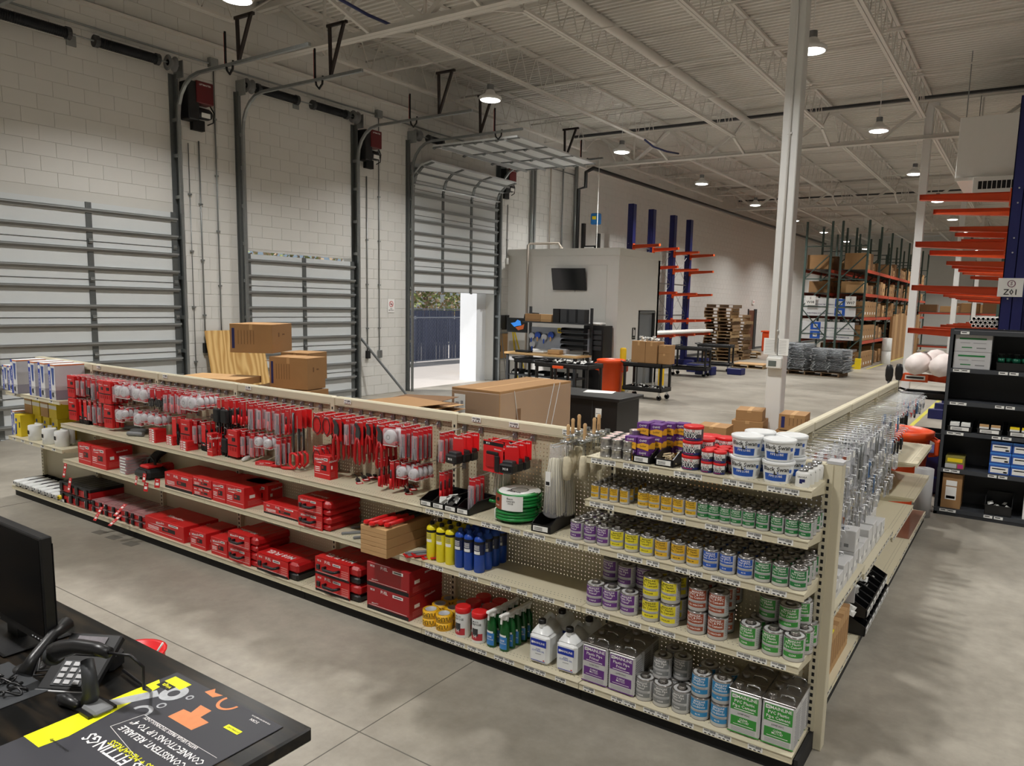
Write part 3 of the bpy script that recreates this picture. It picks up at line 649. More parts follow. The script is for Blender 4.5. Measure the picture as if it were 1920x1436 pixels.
# quart tins, fourth shelf down
z = LZ[1]; QR, QH = .052, .122
def quart(col, ln, spots, desc, group, z0=z, dy=.106, r=QR, h=QH):
    pr, fu = can_parts(r, h, col, ln, capr=.42, caph=.016)
    for (px, py, k, lv, w) in spots:
        p = P(px, py, z=z0); lab = f'{desc}, {w}'
        loc = (p.x, YFR + .035 + r + k * dy, z0 + lv * (h + .006)); rz = random.uniform(-.3, .2)
        if k < 2: place('quart_can', pr, lab, 'can', loc, rz, group)
        else: tag(link('quart_can', fu, None, loc, rz), lab, 'can', group)
quart(PUR, ['Plastic Pipe', 'Primer', 'PURPLE'], [(1109, 1135, 0, 0, 'front left on the bottom'), (1140, 1143, 0, 0, 'front middle on the bottom'), (1174, 1152, 0, 0, 'front right on the bottom'), (1122, 1135, 1, 0, 'bottom of the second row, left'), (1150, 1143, 1, 0, 'bottom of the second row, middle'), (1184, 1152, 1, 0, 'bottom of the second row, right'),
      (1127, 1135, 1, 1, 'stacked on top, left'), (1160, 1146, .6, 1, 'stacked on top, foremost'), (1190, 1152, 1, 1, 'stacked on top, right at the back'), (1160, 1152, 2, 0, 'back row bottom, left'), (1190, 1152, 2, 0, 'back row bottom, right')], 'quart tin with purple label', 'quart tins with purple labels')
quart(YLAB, ['PVC Plastic', 'Pipe Cement', 'REGULAR'], [(1215, 1164, 0, 0, 'front left, lower'), (1250, 1173, 0, 0, 'front right, lower'), (1215, 1164, 0, 1, 'front left, upper'), (1250, 1173, 0, 1, 'front right, upper'), (1215, 1164, 1, 0, 'second row left, lower'), (1250, 1173, 1, 0, 'second row right, lower'), (1215, 1164, 1, 1, 'second row left, upper'), (1250, 1173, 1, 1, 'second row right, upper'), (1215, 1164, 2, 1, 'back row left, upper')], 'quart tin with yellow label', 'quart tins with yellow labels')
quart(BRN, ['CPVC & PVC', 'Pipe Cement', 'ALL WEATHER'], [(1303, 1186, 0, 0, 'front left, lower'), (1341, 1197, 0, 0, 'front right, lower'), (1303, 1186, 0, 1, 'front left, upper'), (1341, 1197, 0, 1, 'front right, upper'), (1303, 1186, 1, 0, 'second row left, lower'), (1341, 1197, 1, 0, 'second row right, lower'), (1303, 1186, 1, 1, 'second row left, upper'), (1341, 1197, 1, 1, 'second row right, upper'), (1341, 1197, 2, 1, 'back row, upper')], 'quart tin with brown label', 'quart tins with brown labels')
quart(GRNL, ['PVC Plastic', 'Pipe Cement', 'CLEAR'], [(1401, 1215, 0, 0, 'front left, lower'), (1444, 1227, 0, 0, 'front middle, lower'), (1484, 1238, 0, 0, 'front right, lower'), (1412, 1210, 1, 0, 'second row left, lower'), (1450, 1227, 1, 0, 'second row middle, lower'), (1490, 1238, 1, 0, 'second row right, lower'), (1490, 1238, 2, 0, 'back row right, lower'), (1468, 1232, .5, 1, 'stacked on top, right'), (1425, 1220, 1, 1, 'stacked on top, turned to its plain side'), (1478, 1238, 1.5, 1, 'stacked on top, behind')], 'quart tin with green label', 'quart tins with green labels')
# bottom shelf: grey and blue quarts
z = LZ[0]
quart(GREYL, ['Plastic Pipe', 'Primer', 'CLEAR'], [(1207, 1308, 0, 0, 'front left, lower'), (1239, 1320, 0, 0, 'front middle, lower'), (1275, 1332, 0, 0, 'front right, lower'), (1215, 1308, 1, 0, 'second row left, lower'), (1250, 1320, 1, 0, 'second row middle, lower'), (1282, 1332, 1, 0, 'second row right, lower'), (1231, 1315, .5, 1, 'stacked on top, left'), (1262, 1325, 1, 1, 'stacked on top, right'), (1240, 1315, 1.6, 1, 'stacked on top, behind')], 'quart tin with grey label', 'quart tins with grey labels', z0=z)
quart(LBLUE, ['Wet/Dry', 'Conditions', 'BLUE'], [(1311, 1343, 0, 0, 'front left, lower'), (1348, 1357, 0, 0, 'front right, lower'), (1311, 1343, 0, 1, 'front left, upper'), (1348, 1357, 0, 1, 'front right, upper'), (1311, 1343, 1, 0, 'second row left, lower'), (1348, 1357, 1, 0, 'second row right, lower'), (1311, 1343, 1, 1, 'second row left, upper'), (1348, 1357, 1, 1, 'second row right, upper')], 'quart tin with sky blue label', 'quart tins with sky blue labels', z0=z)
# gallon F-style tins
def gallon_parts(col, l1, l2, l3, l4):
    w, d, h = .165, .105, .235
    body = MB().rbox(0, w, 0, d, 0, h, TINW, .012).mesh('body'); lb = MB(); y = -.0008
    lb.box(.012, w - .012, y, 0, h * .56, h * .93, col); lb.box(.016, w - .016, y, 0, h * .2, h * .42, col); lb.box(.0, w, y, 0, .008, .014, col)
    lb.box(.018, .04, y - .0005, y, h * .83, h * .91, PAPER); lb.text('AE', .029, y - .001, h * .87, .014, INK); lb.text('MAINLINE', .095, y - .0005, h * .87, .024, PINK)
    lb.text(l1, w / 2, y - .0005, h * .76, .023, PINK); lb.text(l2, w / 2, y - .0005, h * .665, .023, PINK); lb.box(.03, w - .03, y - .0005, y, h * .585, h * .6, PINK)
    lb.text('LOW VOC', w / 2, y - .0005, h * .49, .013, INK); lb.text(l3, w / 2, y - .0005, h * .365, .015, PINK); lb.text(l4, w / 2, y - .0005, h * .31, .015, PINK); lb.box(.03, w - .03, y - .0005, y, h * .235, h * .245, PINK)
    for k in range(4): lb.box(.02, w - .02, y, 0, h * (.08 + .025 * k), h * (.088 + .025 * k), FINE)
    for k in range(14): lb.box(w, w + .0006, .012 + .003 * (k % 2), d - .012, h * (.1 + .056 * k), h * (.13 + .056 * k), FINE)
    label = lb.mesh('label')
    lid = MB().rbox(-.002, w + .002, -.002, d + .002, h, h + .005, TIND, .002).lathe([(.022, h + .004), (.022, h + .02), (.016, h + .022)], TIND, 14, Matrix.Translation((.035, d / 2, 0))).mesh('lid')
    hd = MB().tube([(.075, d / 2, h + .004), (.08, d / 2, h + .022), (.115, d / 2, h + .026), (.14, d / 2, h + .02), (.145, d / 2, h + .004)], .005, CHROME, 6).mesh('handle')
    return [('body', body, [('label', label)]), ('lid', lid), ('handle', hd)]
for cn, pr, xs, n_ in (('purple', gallon_parts(PUR, 'Plastic Pipe', 'Primer', 'PURPLE', 'ML11221'), [(1090, 1262), (1139, 1281)], 3), ('green', gallon_parts(GRNL, 'PVC Plastic', 'Pipe Cement', 'CLEAR', 'ML11187'), [(1363, 1366), (1425, 1386)], 3)):
    for i, q in enumerate(xs):
        p = P(*q, y=YFR + .035); x = p.x
        for k in range(n_): place('gallon_can', pr, f'rectangular gallon tin with {cn} label, {ORD[i]} from left, {["front", "second", "back"][k]} row', 'can', (x, YFR + .035 + k * .112, LZ[0]), 0, f'{cn} label gallon tins')
# ================= other goods of bay one top shelf =================
z = LZ[4]
sp = [('spool', MB().lathe([(.03, 0), (.032, .002), (.032, .006), (.03, .008), (.03, .044), (.032, .046), (.032, .05), (.03, .052)], TIN, 16).lathe([(.0001, .0525), (.022, .0525)], mat('pink_paper', (214, 186, 180), .7), 12).mesh('spool'))]
k = 0
for i in range(3):
    for j in range(4):
        for lv in range(2):
            place('solder_spool', sp, f'silver solder spool, {ORD[i]} column from left, {ORD[j]} row back, {"upper" if lv else "lower"}', 'spool', (P(1128, 858, z=z).x + .07 * i - .01 * j, YFR + .06 + .068 * j, z + .053 * lv), 0, 'stacked solder spools')
place('solder_spool', sp, 'single silver solder spool standing on top of the pile', 'spool', (P(1128, 858, z=z).x + .14, YFR + .13, z + .106), 0)
bx = MB(); bx.rbox(0, .07, 0, .07, 0, .066, PUR, .002)
bx.add([(0, -.0008, .01), (.07, -.0008, .0), (.07, -.0008, .036), (.035, -.0008, .04), (0, -.0008, .03)], [(0, 1, 2, 3, 4)], mat('box_orange', (232, 170, 44), .5)); bx.text('Oatey', .035, -.001, .052, .018, PINK, rot=.15); bx.text('Solder', .036, -.001, .022, .015, INK, rot=.1)
bx.add([(.0708, 0, .01), (.0708, .07, .0), (.0708, .07, .036), (.0708, .035, .04), (.0708, 0, .03)], [(0, 1, 2, 3, 4)], mat('box_orange', (232, 170, 44), .5))
bxm = [('solder_box', bx.mesh('solder_box'))]
x0 = P(1158, 866, z=z).x
for i, (dx, dy, lv) in enumerate(((0, 0, 0), (.075, .0, 0), (0, 0, 1), (.075, 0, 1), (.03, .08, 1), (.03, .08, 0), (.03, .08, 2), (.11, .08, 0), (.11, .08, 1), (.11, .08, 2), (.06, .16, 0), (.06, .16, 1), (.06, .16, 2), (.14, .17, 0), (.14, .17, 1), (.14, .17, 2), (.2, .2, 0), (.2, .2, 1), (.2, .2, 2))):
    place('solder_box', bxm, f'small purple and orange box, {ORD[i]} in the pile, {["lowest", "middle", "top"][lv]} layer', 'box', (x0 + dx, YFR + .05 + dy, z + lv * .067), random.uniform(-.08, .08), 'purple and orange solder boxes')
def bin_parts(w, d, h, card=True):
    t = .004; m = MB(); m.box(0, w, 0, d, 0, t, BLACK)
    for x in (0, w - t): m.prism([(0, 0), (d, 0), (d, h), (d * .3, h), (0, h * .55)], x, x + t, BLACK, Matrix(((0, 1, 0, 0), (1, 0, 0, 0), (0, 0, 1, 0), (0, 0, 0, 1))))
    m.box(0, w, d - t, d, 0, h, BLACK); m.box(0, w, 0, t, 0, h * .5, BLACK); m.box(-.003, w + .003, -.004, t, h * .46, h * .55, BLACK); m.box(-.004, 0, d * .3, d, h - .01, h, BLACK); m.box(w, w + .004, d * .3, d, h - .01, h, BLACK)
    out = [('shell', m.mesh('shell'))]
    if card:
        c = MB().box(w * .12, w * .88, -.006, -.004, h * .12, h * .46, PAPER)
        for k in range(3): c.box(w * .18, w * .6, -.0066, -.006, h * (.18 + .08 * k), h * (.21 + .08 * k), INK)
        out.append(('card_label', c.mesh('card_label')))
    return out
BIN = bin_parts(.105, .28, .075); BINW = bin_parts(.14, .30, .1)
SCR = mat('screw_bag', (214, 214, 210), .35, var=.25, scale=60)
def heap(name, label, cat, x, y, z, w, d, h, m_, n=26, sh='bar', grp=None):
    b = MB(); r = random.Random(int((x * 97 + y * 31) * 100))
    for i in range(n):
        c = Vector((r.uniform(0, w), r.uniform(0, d), r.uniform(.0, h))); a = r.uniform(-.6, .6) + PI / 2; l = r.uniform(.03, .07)
        if sh == 'bar': b.bar(c - Vector((math.cos(a), math.sin(a), r.uniform(-.2, .2))) * l / 2, c + Vector((math.cos(a), math.sin(a), 0)) * l / 2, r.uniform(.003, .005), m_, 5)
        else:
            u = Vector((r.uniform(-1, 1), r.uniform(-1, 1), r.uniform(-.6, .6))).normalized() * .03; v = u.orthogonal().normalized() * .022; q = u.cross(v).normalized() * .008
            b.add([c - u - v, c + u - v * .7, c + u + v, c - u * .8 + v, c + q], [(0, 1, 4), (1, 2, 4), (2, 3, 4), (3, 0, 4), (0, 3, 2, 1)], m_)
    o = b.build(name, None, (x, y, z)); return tag(o, label, cat, grp, 'stuff')
for i, (px, lab) in enumerate(((1183, 'black bin with clear packets, left of the pair on the top shelf'), (1216, 'black bin with wooden sticks, right of the pair on the top shelf'))):
    p = P(px - 3, 868 + i * 10, z=z); place('parts_bin', BIN, lab, 'bin', (p.x, YFR + .03, z), 0, None)
    heap('bin_contents', ['white and clear packets heaped in the left top-shelf bin', 'pale wooden sticks heaped in the right top-shelf bin'][i], 'packets', p.x + .015, YFR + .07, z + .015, .075, .18, .04, [PAPER, mat('stick_wood', (214, 196, 160), .7)][i], 30)
def tub_parts(r, h, txt, body=None):
    b = MB().lathe([(r * .97, 0), (r, .004), (r, h * .8), (r * .96, h * .82)], mat('tub_grey', (70, 72, 78), .4), 20).mesh('body')
    l = MB(); w = r + .0006; l.lathe([(w, h * .45), (w, h * .78)], PAPER, 16, None, -PI, -.3, True, False); l.lathe([(w + .0002, h * .06), (w + .0002, h * .2)], mat('deep_blue', (26, 40, 110), .4), 16, None, -PI, -.3, True, False)
    l.lathe([(w + .0002, h * .1), (w + .0002, h * .14)], RED, 10, None, -PI / 2 - .7, -PI / 2 + .5, True, False)
    l.text('NO. 95', 0, 0, h * .68, r * .34, RED, wrap=w + .0005); l.text(txt, 0, 0, h * .5, r * .5, INK, wrap=w + .0005); l.lathe([(w + .0003, h * .22), (w + .0003, h * .42)], mat('tub_grey', (70, 72, 78), .4), 16, None, -PI, -.3, True, False); l.text('FLUX', .0, 0, h * .32, r * .6, PINK, wrap=w + .0008)
    lid = MB().lathe([(r * 1.03, h * .8), (r * 1.05, h * .81), (r * 1.05, h * .97), (r * 1.0, h), (r * .8, h)], BRED, 24).mesh('lid')
    return [('body', b, [('label', l.mesh('label'))]), ('lid', lid)]
TB, TS = tub_parts(.05, .075, 'TINNING'), tub_parts(.031, .058, 'PASTE')
p = P(1285, 883, z=z); x0 = p.x
for lv in range(3): place('flux_tub', TB, f'large red-lidded tub, front stack, {["bottom", "middle", "top"][lv]} one', 'tub', (x0 + .002 * lv, YFR + .085, z + .077 * lv + .0), 0, 'large red-lidded tubs')
for i, (dx, dy, lv) in enumerate(((.02, .11, 0), (.02, .11, 1), (.02, .22, 0), (.02, .22, 1), (.1, .215, 0), (.1, .215, 1), (-.01, .215, 1))):
    place('flux_tub', TB, f'large red-lidded tub behind the front stack, {ORD[i]} counting from the front', 'tub', (x0 + dx + .01, YFR + .085 + dy * .95, z + .077 * lv), 0, 'large red-lidded tubs')
p = P(1318, 888, z=z)
for i in range(3):
    for j in range(4):
        for lv in range(2):
            if i == 2 and j == 0: continue
            place('flux_jar', TS, f'small red-lidded jar, {ORD[i]} column, {ORD[j]} row back, {"upper" if lv else "lower"} layer', 'jar', (p.x + .066 * i - .012 * j, YFR + .065 + .067 * j, z + .059 * lv), 0, 'small red-lidded jars')
# white lube buckets
def bucket_parts():
    r, h = .076, .105
    b = MB().lathe([(r * .86, 0), (r * .87, .003), (r, h * .86)], mat('bucket_white', (232, 234, 234), .35), 26).mesh('body'); l = MB(); 
    l.lathe([(r * .885, h * .1), (r * .945, h * .44)], CBLUE, 14, None, -PI / 2 - .85, -PI / 2 + .75, True, False); l.lathe([(r * .96, h * .48), (r * .975, h * .53)], CBLUE, 4, None, -PI / 2 + .1, -PI / 2 + .2, True, False)
    l.text('Black Swan', 0, 0, h * .66, r * .4, INK, wrap=r * .99); l.text('PIPE LUBE', 0, 0, h * .34, r * .2, PINK, wrap=r * .955)
    l.lathe([(r * .96, h * .4), (r * .97, h * .46)], INK, 6, None, -PI / 2 - .12, -PI / 2 + .1, True, False); l.lathe([(r * .97, h * .46), (r * .975, h * .56)], INK, 3, None, -PI / 2 - .1, -PI / 2 - .03, True, False)
    l.lathe([(r * .9, h * .12), (r * .95, h * .4)], LGREY, 6, None, -PI / 2 + 1.0, -PI / 2 + 1.3, True, False); l.lathe([(r * .96, h * .5), (r * .98, h * .66)], CBLUE, 6, None, -PI / 2 + .95, -PI / 2 + 1.15, True, False)
    lid = MB().lathe([(r * 1.02, h * .84), (r * 1.05, h * .86), (r * 1.05, h * .98), (r * 1.0, h), (r * .9, h), (r * .88, h * .97)], mat('bucket_white', (232, 234, 234), .35), 26).mesh('lid')
    return [('body', b, [('label', l.mesh('label'))]), ('lid', lid)]
BK = bucket_parts()
p = P(1386, 898, z=z)
for i in range(2):
    for j in range(2):
        for lv in range(2): place('lube_bucket', BK, f'white bucket with blue label, {["left", "right"][i]} column, {["front", "back"][j]} row, {"upper" if lv else "lower"}', 'bucket', (p.x + .162 * i + .015 * j, YFR + .11 + .158 * j, z + .106 * lv), .1, 'white lube buckets')
def bottle4(i):
    r, h = .034, .075; b = MB().lathe([(r, 0), (r, h * .8), (r * .9, h * .9), (r * .6, h)], WHITE, 18).mesh('body'); l = MB(); w = r + .0006
    l.text('GASOILA', 0, 0, h * .66, r * .34, INK, wrap=w); l.lathe([(w, h * .25), (w, h * .54)], NAVY, 8, None, -PI / 2 - .3, -PI / 2 + .45, True, False); l.lathe([(w + .0004, h * .24), (w + .0004, h * .34)], WHITE, 8, None, -PI / 2 + .1, -PI / 2 + .5, True, False)
    c = MB().lathe([(r * .7, h), (r * .72, h + .012), (r * .5, h + .014)], CHROME, 16).mesh('cap'); return [('body', b, [('label', l.mesh('label'))]), ('cap', c)]
B4 = bottle4(0); p = P(1499, 915, z=z)
for j in range(4): place('sealant_can', B4, f'small white sealant can with navy mark at the shelf end, {ORD[j]} from the front', 'can', (p.x + .004 * j, YFR + .075 + .072 * j, z), .1, 'small white sealant cans')
# ================= RED TOOL GOODS AND BAY TWO =================
def at(px, py, z): return P(px, py, z=z)
XZ = Matrix(((1, 0, 0, 0), (0, 1, 0, 0), (0, 0, 1, 0), (0, 0, 0, 1)))
def red_box(w, d, h, title='Milwaukee', base=False, pict=True, top=None, m=None):
    """printed carton: body + label part"""
    m = m or RED; b = MB().rbox(0, w, 0, d, 0, h, m, .003).mesh('carton'); l = MB(); e = -.0008; s = min(h * .3, w * .2, .03)
    if title == 'FUEL':
        l.text('M18', w * .14, e, h - s * .8, s * .8, PINK); l.text('FUEL', w * .42, e, h - s * .8, s * 1.05, PINK)
        l.box(.004, w - .004, e, 0, .0, h * .16, INK); l.text('Milwaukee', w * .2, e, h * .3, s * .5, PINK, rot=.1)
    else:
        l.text('Milwaukee', w * .4, e, h - s * 1.0, min(s, w * .16), PINK, rot=.12); l.add([(w * .1, e, h - s * 1.9), (w * .7, e, h - s * 1.5), (w * .45, e, h - s * 1.75), (w * .5, e, h - s * 1.95)], [(0, 1, 2, 3)], PINK)
    l.box(w * .62, w * .86, e, 0, h * .78, h * .9, PAPER); l.box(w * .65, w * .83, e - .0004, e, h * .82, h * .86, INK)
    if pict:
        l.rbox(w * .45, w * .78, e, 0, h * .36, h * .6, BLACK, .0003); l.box(w * .5, w * .6, e - .0006, e, h * .44, h * .55, DRED)
        for k in range(3): l.box(w * .08, w * .36, e, 0, h * (.3 + .08 * k), h * (.33 + .08 * k), PINK)
    l.box(w * .05, w * .95, e, 0, h * .2, h * .212, PINK)
    l.box(w, w + .0008, d * .15, d * .3, h * .45, h * .6, PINK)
    for k in range(5): l.box(w, w + .0008, d * .1, d * .6, h * (.12 + .05 * k), h * (.13 + .05 * k), mat('print_pink', (214, 120, 116), .5))
    l.text('Milwaukee', w + .0008, d * .6, h * .8, min(h * .16, .025), PINK, face='+x', rot=.1)
    if top: l.text(top, w * .5, d * .35, h + .0008, min(w * .2, .06), PINK, face='z')
    return [('carton', b, [('print', l.mesh('print'))])]
def red_case(w, d, h, title='Milwaukee', slab=.03):
    """moulded carrying case in a printed sleeve, black base and handle"""
    top = MB().rbox(0, w, .01, d, h * .42, h, DRED, .018)
    for k in range(4): top.box(w * (.08 + .24 * k), w * (.1 + .24 * k), .02, d - .02, h, h + .002, BRED)
    low = MB().rbox(.004, w - .004, .012, d - .004, 0, h * .44, BLACK if title == 'FUEL' else DRED, .014)
    sl = MB(); sl.box(0, w * .8, -.002, .004, h * .02, h * .98, RED); sl.box(0, w * .8, -.002, d * .55, h + .001, h + .003, RED)
    s = min(h * .24, .032)
    if title == 'FUEL': sl.text('M18', w * .1, -.003, h * .82, s * .75, PINK); sl.text('FUEL', w * .3, -.003, h * .82, s, PINK); sl.text('M18 FUEL', w * .42, d * .22, h + .004, w * .16, PINK, face='z', rot=PI); sl.box(0, w * .8, -.003, -.002, h * .02, h * .14, INK)
    else: sl.text('Milwaukee', w * .24, -.003, h * .82, s * .9, PINK, rot=.1); sl.text('Milwaukee', w * .42, d * .25, h + .004, w * .14, PINK, face='z', rot=PI)
    sl.box(w * .42, w * .6, -.003, -.002, h * .74, h * .88, PAPER); sl.box(w * .44, w * .58, -.0036, -.003, h * .79, h * .83, INK)
    for k in range(4): sl.box(w * .62, w * .78, -.003, -.002, h * (.2 + .12 * k), h * (.26 + .12 * k), mat('print_pink', (214, 120, 116), .5))
    sl.box(w * .04, w * .76, -.003, -.002, h * .16, h * .175, PINK)
    hd = MB().tube([(w * .25, 0, h * .52), (w * .25, -slab, h * .54), (w * .3, -slab - .012, h * .5), (w * .52, -slab - .012, h * .5), (w * .57, -slab, h * .54), (w * .57, 0, h * .52)], .011, BLACK, 8).mesh('handle')
    la = MB().rbox(w * .04, w * .12, -.012, .01, h * .3, h * .6, BLACK, .003).mesh('latch')
    return [('lid', top.mesh('lid')), ('base', low.mesh('base')), ('sleeve', sl.mesh('sleeve')), ('handle', hd), ('latch', la)]
def pxbox(name, maker, x0, x1, z, h, d, label, cat, group=None, dy=.02, rz=0, n=1, **kw):
    a, b = P(x0[0], x0[1], z=z), P(x1[0], x1[1], z=z); y = YFR + dy
    ax = P(x0[0], x0[1], y=y).x; bx_ = P(x1[0], x1[1], y=y).x
    place(name, maker(bx_ - ax, d, h, **kw), label, cat, (ax, y, z), rz, group)
    return ax, bx_
z0, z1, z2 = LZ[0], LZ[1], LZ[2]
# base shelf
pxbox('tool_box_carton', red_box, (273, 993), (345, 1015), z0, .145, .33, 'wide bright red carton with white lettering on the base shelf', 'box', top='Milwaukee')
pxbox('tool_box_carton', red_box, (357, 1023), (386, 1029), z0, .15, .3, 'narrow red carton right of the wide red one, base shelf', 'box')
pxbox('tool_box_carton', red_box, (396, 1033), (426, 1040), z0, .15, .3, 'second narrow red carton on the base shelf, beside a black-handled case', 'box')
for lv in (0, 1): pxbox('tool_case', red_case, (429, 1045), (480, 1061), z0 + lv * .122, .12, .34, f'red carrying case with black handle, {"upper" if lv else "lower"} of the pair left of the open-topped case', 'case', 'pair of red carrying cases')
pxbox('tool_case', red_case, (482.6, 1067), (556, 1094), z0, .14, .34, 'low red and black case with large lettering across its lid', 'case', title='FUEL')
for lv in (0, 1): pxbox('tool_case', red_case, (592, 1100), (672, 1126), z0 + lv * .13, .128, .34, f'red and black lettered case, {"upper" if lv else "lower"} of the stack beside the tall cartons', 'case', 'stack of red and black cases', title='FUEL')
for lv in (0, 1): pxbox('tool_box_carton', red_box, (688, 1136), (767, 1162), z0 + lv * .172, .17, .34, f'deep red carton with black foot band, {"upper" if lv else "lower"} of the two by the yellow tape', 'box', 'deep red cartons', title='FUEL', m=mat('deep_red', (160, 22, 30), .4), pict=False)
# latched organiser boxes
def organiser(w, d, h, lidm, latch=True):
    b = MB().rbox(0, w, 0, d, 0, h * .7, DRED, .008).mesh('base'); l = MB().rbox(-.002, w + .002, -.002, d, h * .68, h, lidm, .006)
    for k in range(3): l.box(.02 + (w - .06) * k / 3, .02 + (w - .06) * k / 3 + (w - .06) / 3.6, .02, d - .02, h, h + .003, lidm)
    out = [('base', b), ('lid', l.mesh('lid'))]
    for k, x in enumerate((.12, .72)): out.append(('latch', MB().rbox(w * x, w * (x + .16), -.014, .0, h * .15, h * .95, BLACK, .003).tube([(w * (x + .03), -.016, h * .9), (w * (x + .03), -.018, h * .3)], .0025, CHROME, 5).mesh('latch')))
    return out
def hang_tag(label, loc, rz=0, tilt=-.5, n=2, s=1, grp='red hang tags with white price stickers'):
    m = MB()
    for k in range(n): m.box(-.022 * s, .022 * s, -.002, 0, -.07 * s * (k + 1) + .002, -.07 * s * k, RED); m.box(-.014 * s, .014 * s, -.0028, -.002, -.07 * s * k - .05 * s, -.07 * s * k - .03 * s, PAPER); m.text('Mil', 0, -.0028, -.07 * s * k - .014 * s, .014 * s, PINK)
    o = m.build('hang_tag', None, loc); o.rotation_euler = (tilt, 0, rz); return tag(o, label, 'tag', grp)
p0 = at(113, 938, z0); p1 = at(171, 955, z0); w_ = (P(171, 955, y=3.48).x - P(113, 938, y=3.48).x) / 2
ORGB = organiser(w_ - .01, .33, .105, BLACK)
for i in range(2):
    for lv in range(2): place('organiser', ORGB, f'red latched organiser with black lid, {["left", "right"][i]} stack, {"upper" if lv else "lower"}', 'organizer', (P(113, 938, y=3.48).x + w_ * i, 3.48, z0 + .108 * lv), 0, 'black-lidded red organisers')
xs = P(173, 956, y=3.49).x; xe = P(272, 992, y=3.49).x; w_ = (xe - xs) / 4
CLRED = clear('clear_lid', (196, 150, 152), .5)
ORGC = organiser(w_ - .008, .33, .06, CLRED)
for i in range(4):
    for lv in range(2): place('organiser', ORGC, f'slim red organiser with clear lid, {ORD[i]} stack from left, {"upper" if lv else "lower"}', 'organizer', (xs + w_ * i, 3.49, z0 + .063 * lv), 0, 'clear-lidded red organisers')
for (px, py, z, lab, tl) in ((124, 878, .62, 'red hang tag drooping off the left end of the middle shelf', -.2), (133, 905, .33, 'red hang tag on the black-lidded organisers', -.2), (192, 960, .2, 'red hang tag drooping from the first clear-lidded organiser', -.6), (236, 955, .2, 'red hang tag lying over the clear-lidded organisers', -.9), (228, 975, .16, 'red hang tag drooping over the base shelf edge', -1.0)):
    p = P(px, py, y=3.42); hang_tag(lab, (p.x, 3.42, p.z + .05), .1, tl)
for i, (px, py) in enumerate(((257, 903), (272, 898), (275, 915), (296, 908))):
    p = P(px, py, y=3.4); hang_tag(f'red price tag hanging off the black tool bag, {ORD[i]} from left', (p.x, 3.4, p.z + .05), .2 * (i - 1), -.15, 1, 1.15)
# middle shelf
for i, (a, c) in enumerate((((148, 873), (172, 882)), ((173, 882), (200, 889)))):
    pxbox('tool_box_carton', red_box, a, c, z1, .205, .25, f'tall red carton on the middle shelf, {ORD[i]} from the left end', 'box', 'tall red cartons at the left end')
pk = MB().rbox(0, .13, 0, .24, 0, .026, BLIST, .003).box(.01, .12, .01, .23, .002, .006, RED).box(.02, .11, -.001, 0, .008, .02, PAPER).mesh('clamshell_pack')
p = P(224, 886, y=3.5)
for lv in range(6): place('clamshell_pack', [('clamshell_pack', pk)], f'clear clamshell pack lying flat, {ORD[lv]} from the bottom of the stack', 'pack', (p.x + .004 * (lv % 2), 3.5, z1 + .027 * lv), random.uniform(-.06, .06), 'flat clear clamshell packs')
def tool_bag(label, loc, rz):
    t = thing('tool_bag', label, 'bag', loc, rz); MB().rbox(0, .22, 0, .2, 0, .1, MATTB, .03).build('body', t); MB().rbox(.02, .2, -.02, .06, .02, .09, BLACK, .02).build('front_pouch', t)
    MB().tube([(.04, .1, .09), (.06, .1, .17), (.11, .1, .2), (.16, .1, .17), (.18, .1, .09)], .012, BLACK).build('handle', t); MB().rbox(.05, .19, .02, .16, .1, .13, RED, .01).build('red_flap', t)
p = P(255, 897, y=3.5); tool_bag('black and red tool bag on the middle shelf, tags in front', (p.x, 3.49, z1), 0)
def nozzle(label, loc):
    t = thing('vacuum_tool', label, 'tool', loc); MB().tube([(0, 0, .02), (.02, .03, .08), (.05, .1, .17), (.1, .16, .22)], [.045, .05, .04, .03], DGREY, 12).build('hose', t); MB().rbox(-.03, .1, -.02, .07, 0, .05, BLACK, .015).build('foot', t); MB().rbox(.1, .2, .08, .2, .0, .1, RED, .02).build('grip', t)
p = P(268, 890, y=3.62); nozzle('dark grey tubular tool standing behind the tool bag', (p.x, 3.64, z1))
pxbox('tool_box_carton', red_box, (309.5, 912), (361, 925), z1, .14, .32, 'long red carton with large white lettering, middle shelf', 'box', title='FUEL')
for lv in (0, 1): pxbox('tool_box_carton', red_box, (362.5, 928), (397, 937), z1 + lv * .082, .08, .32, f'flat red carton, {"upper" if lv else "lower"} of the pair on the middle shelf', 'box', 'pair of flat red cartons', title='FUEL')
pxbox('tool_box_carton', red_box, (399, 938), (423, 946), z1, .165, .33, 'upright red carton with battery picture, left of its twin', 'box'); pxbox('tool_box_carton', red_box, (424, 946), (458, 954), z1, .17, .33, 'upright red carton with battery picture, right of its twin', 'box')
pxbox('tool_box_carton', red_box, (494, 948), (559, 962), z1, .085, .2, 'low flat red carton set back on the middle shelf', 'box', title='FUEL', dy=.06)
place('tool_box_carton', red_box(.32, .14, .17), 'large dark red carton at the back of the middle shelf', 'box', (P(458, 950, y=3.64).x, 3.64, z1), 0)
for lv in (0, 1): pxbox('tool_case', red_case, (560, 975), (616, 991), z1 + lv * .112, .11, .32, f'red case with black handle and angled end, {"upper" if lv else "lower"} of the stack on the middle shelf', 'case', 'stacked red cases on the middle shelf', slab=.028)
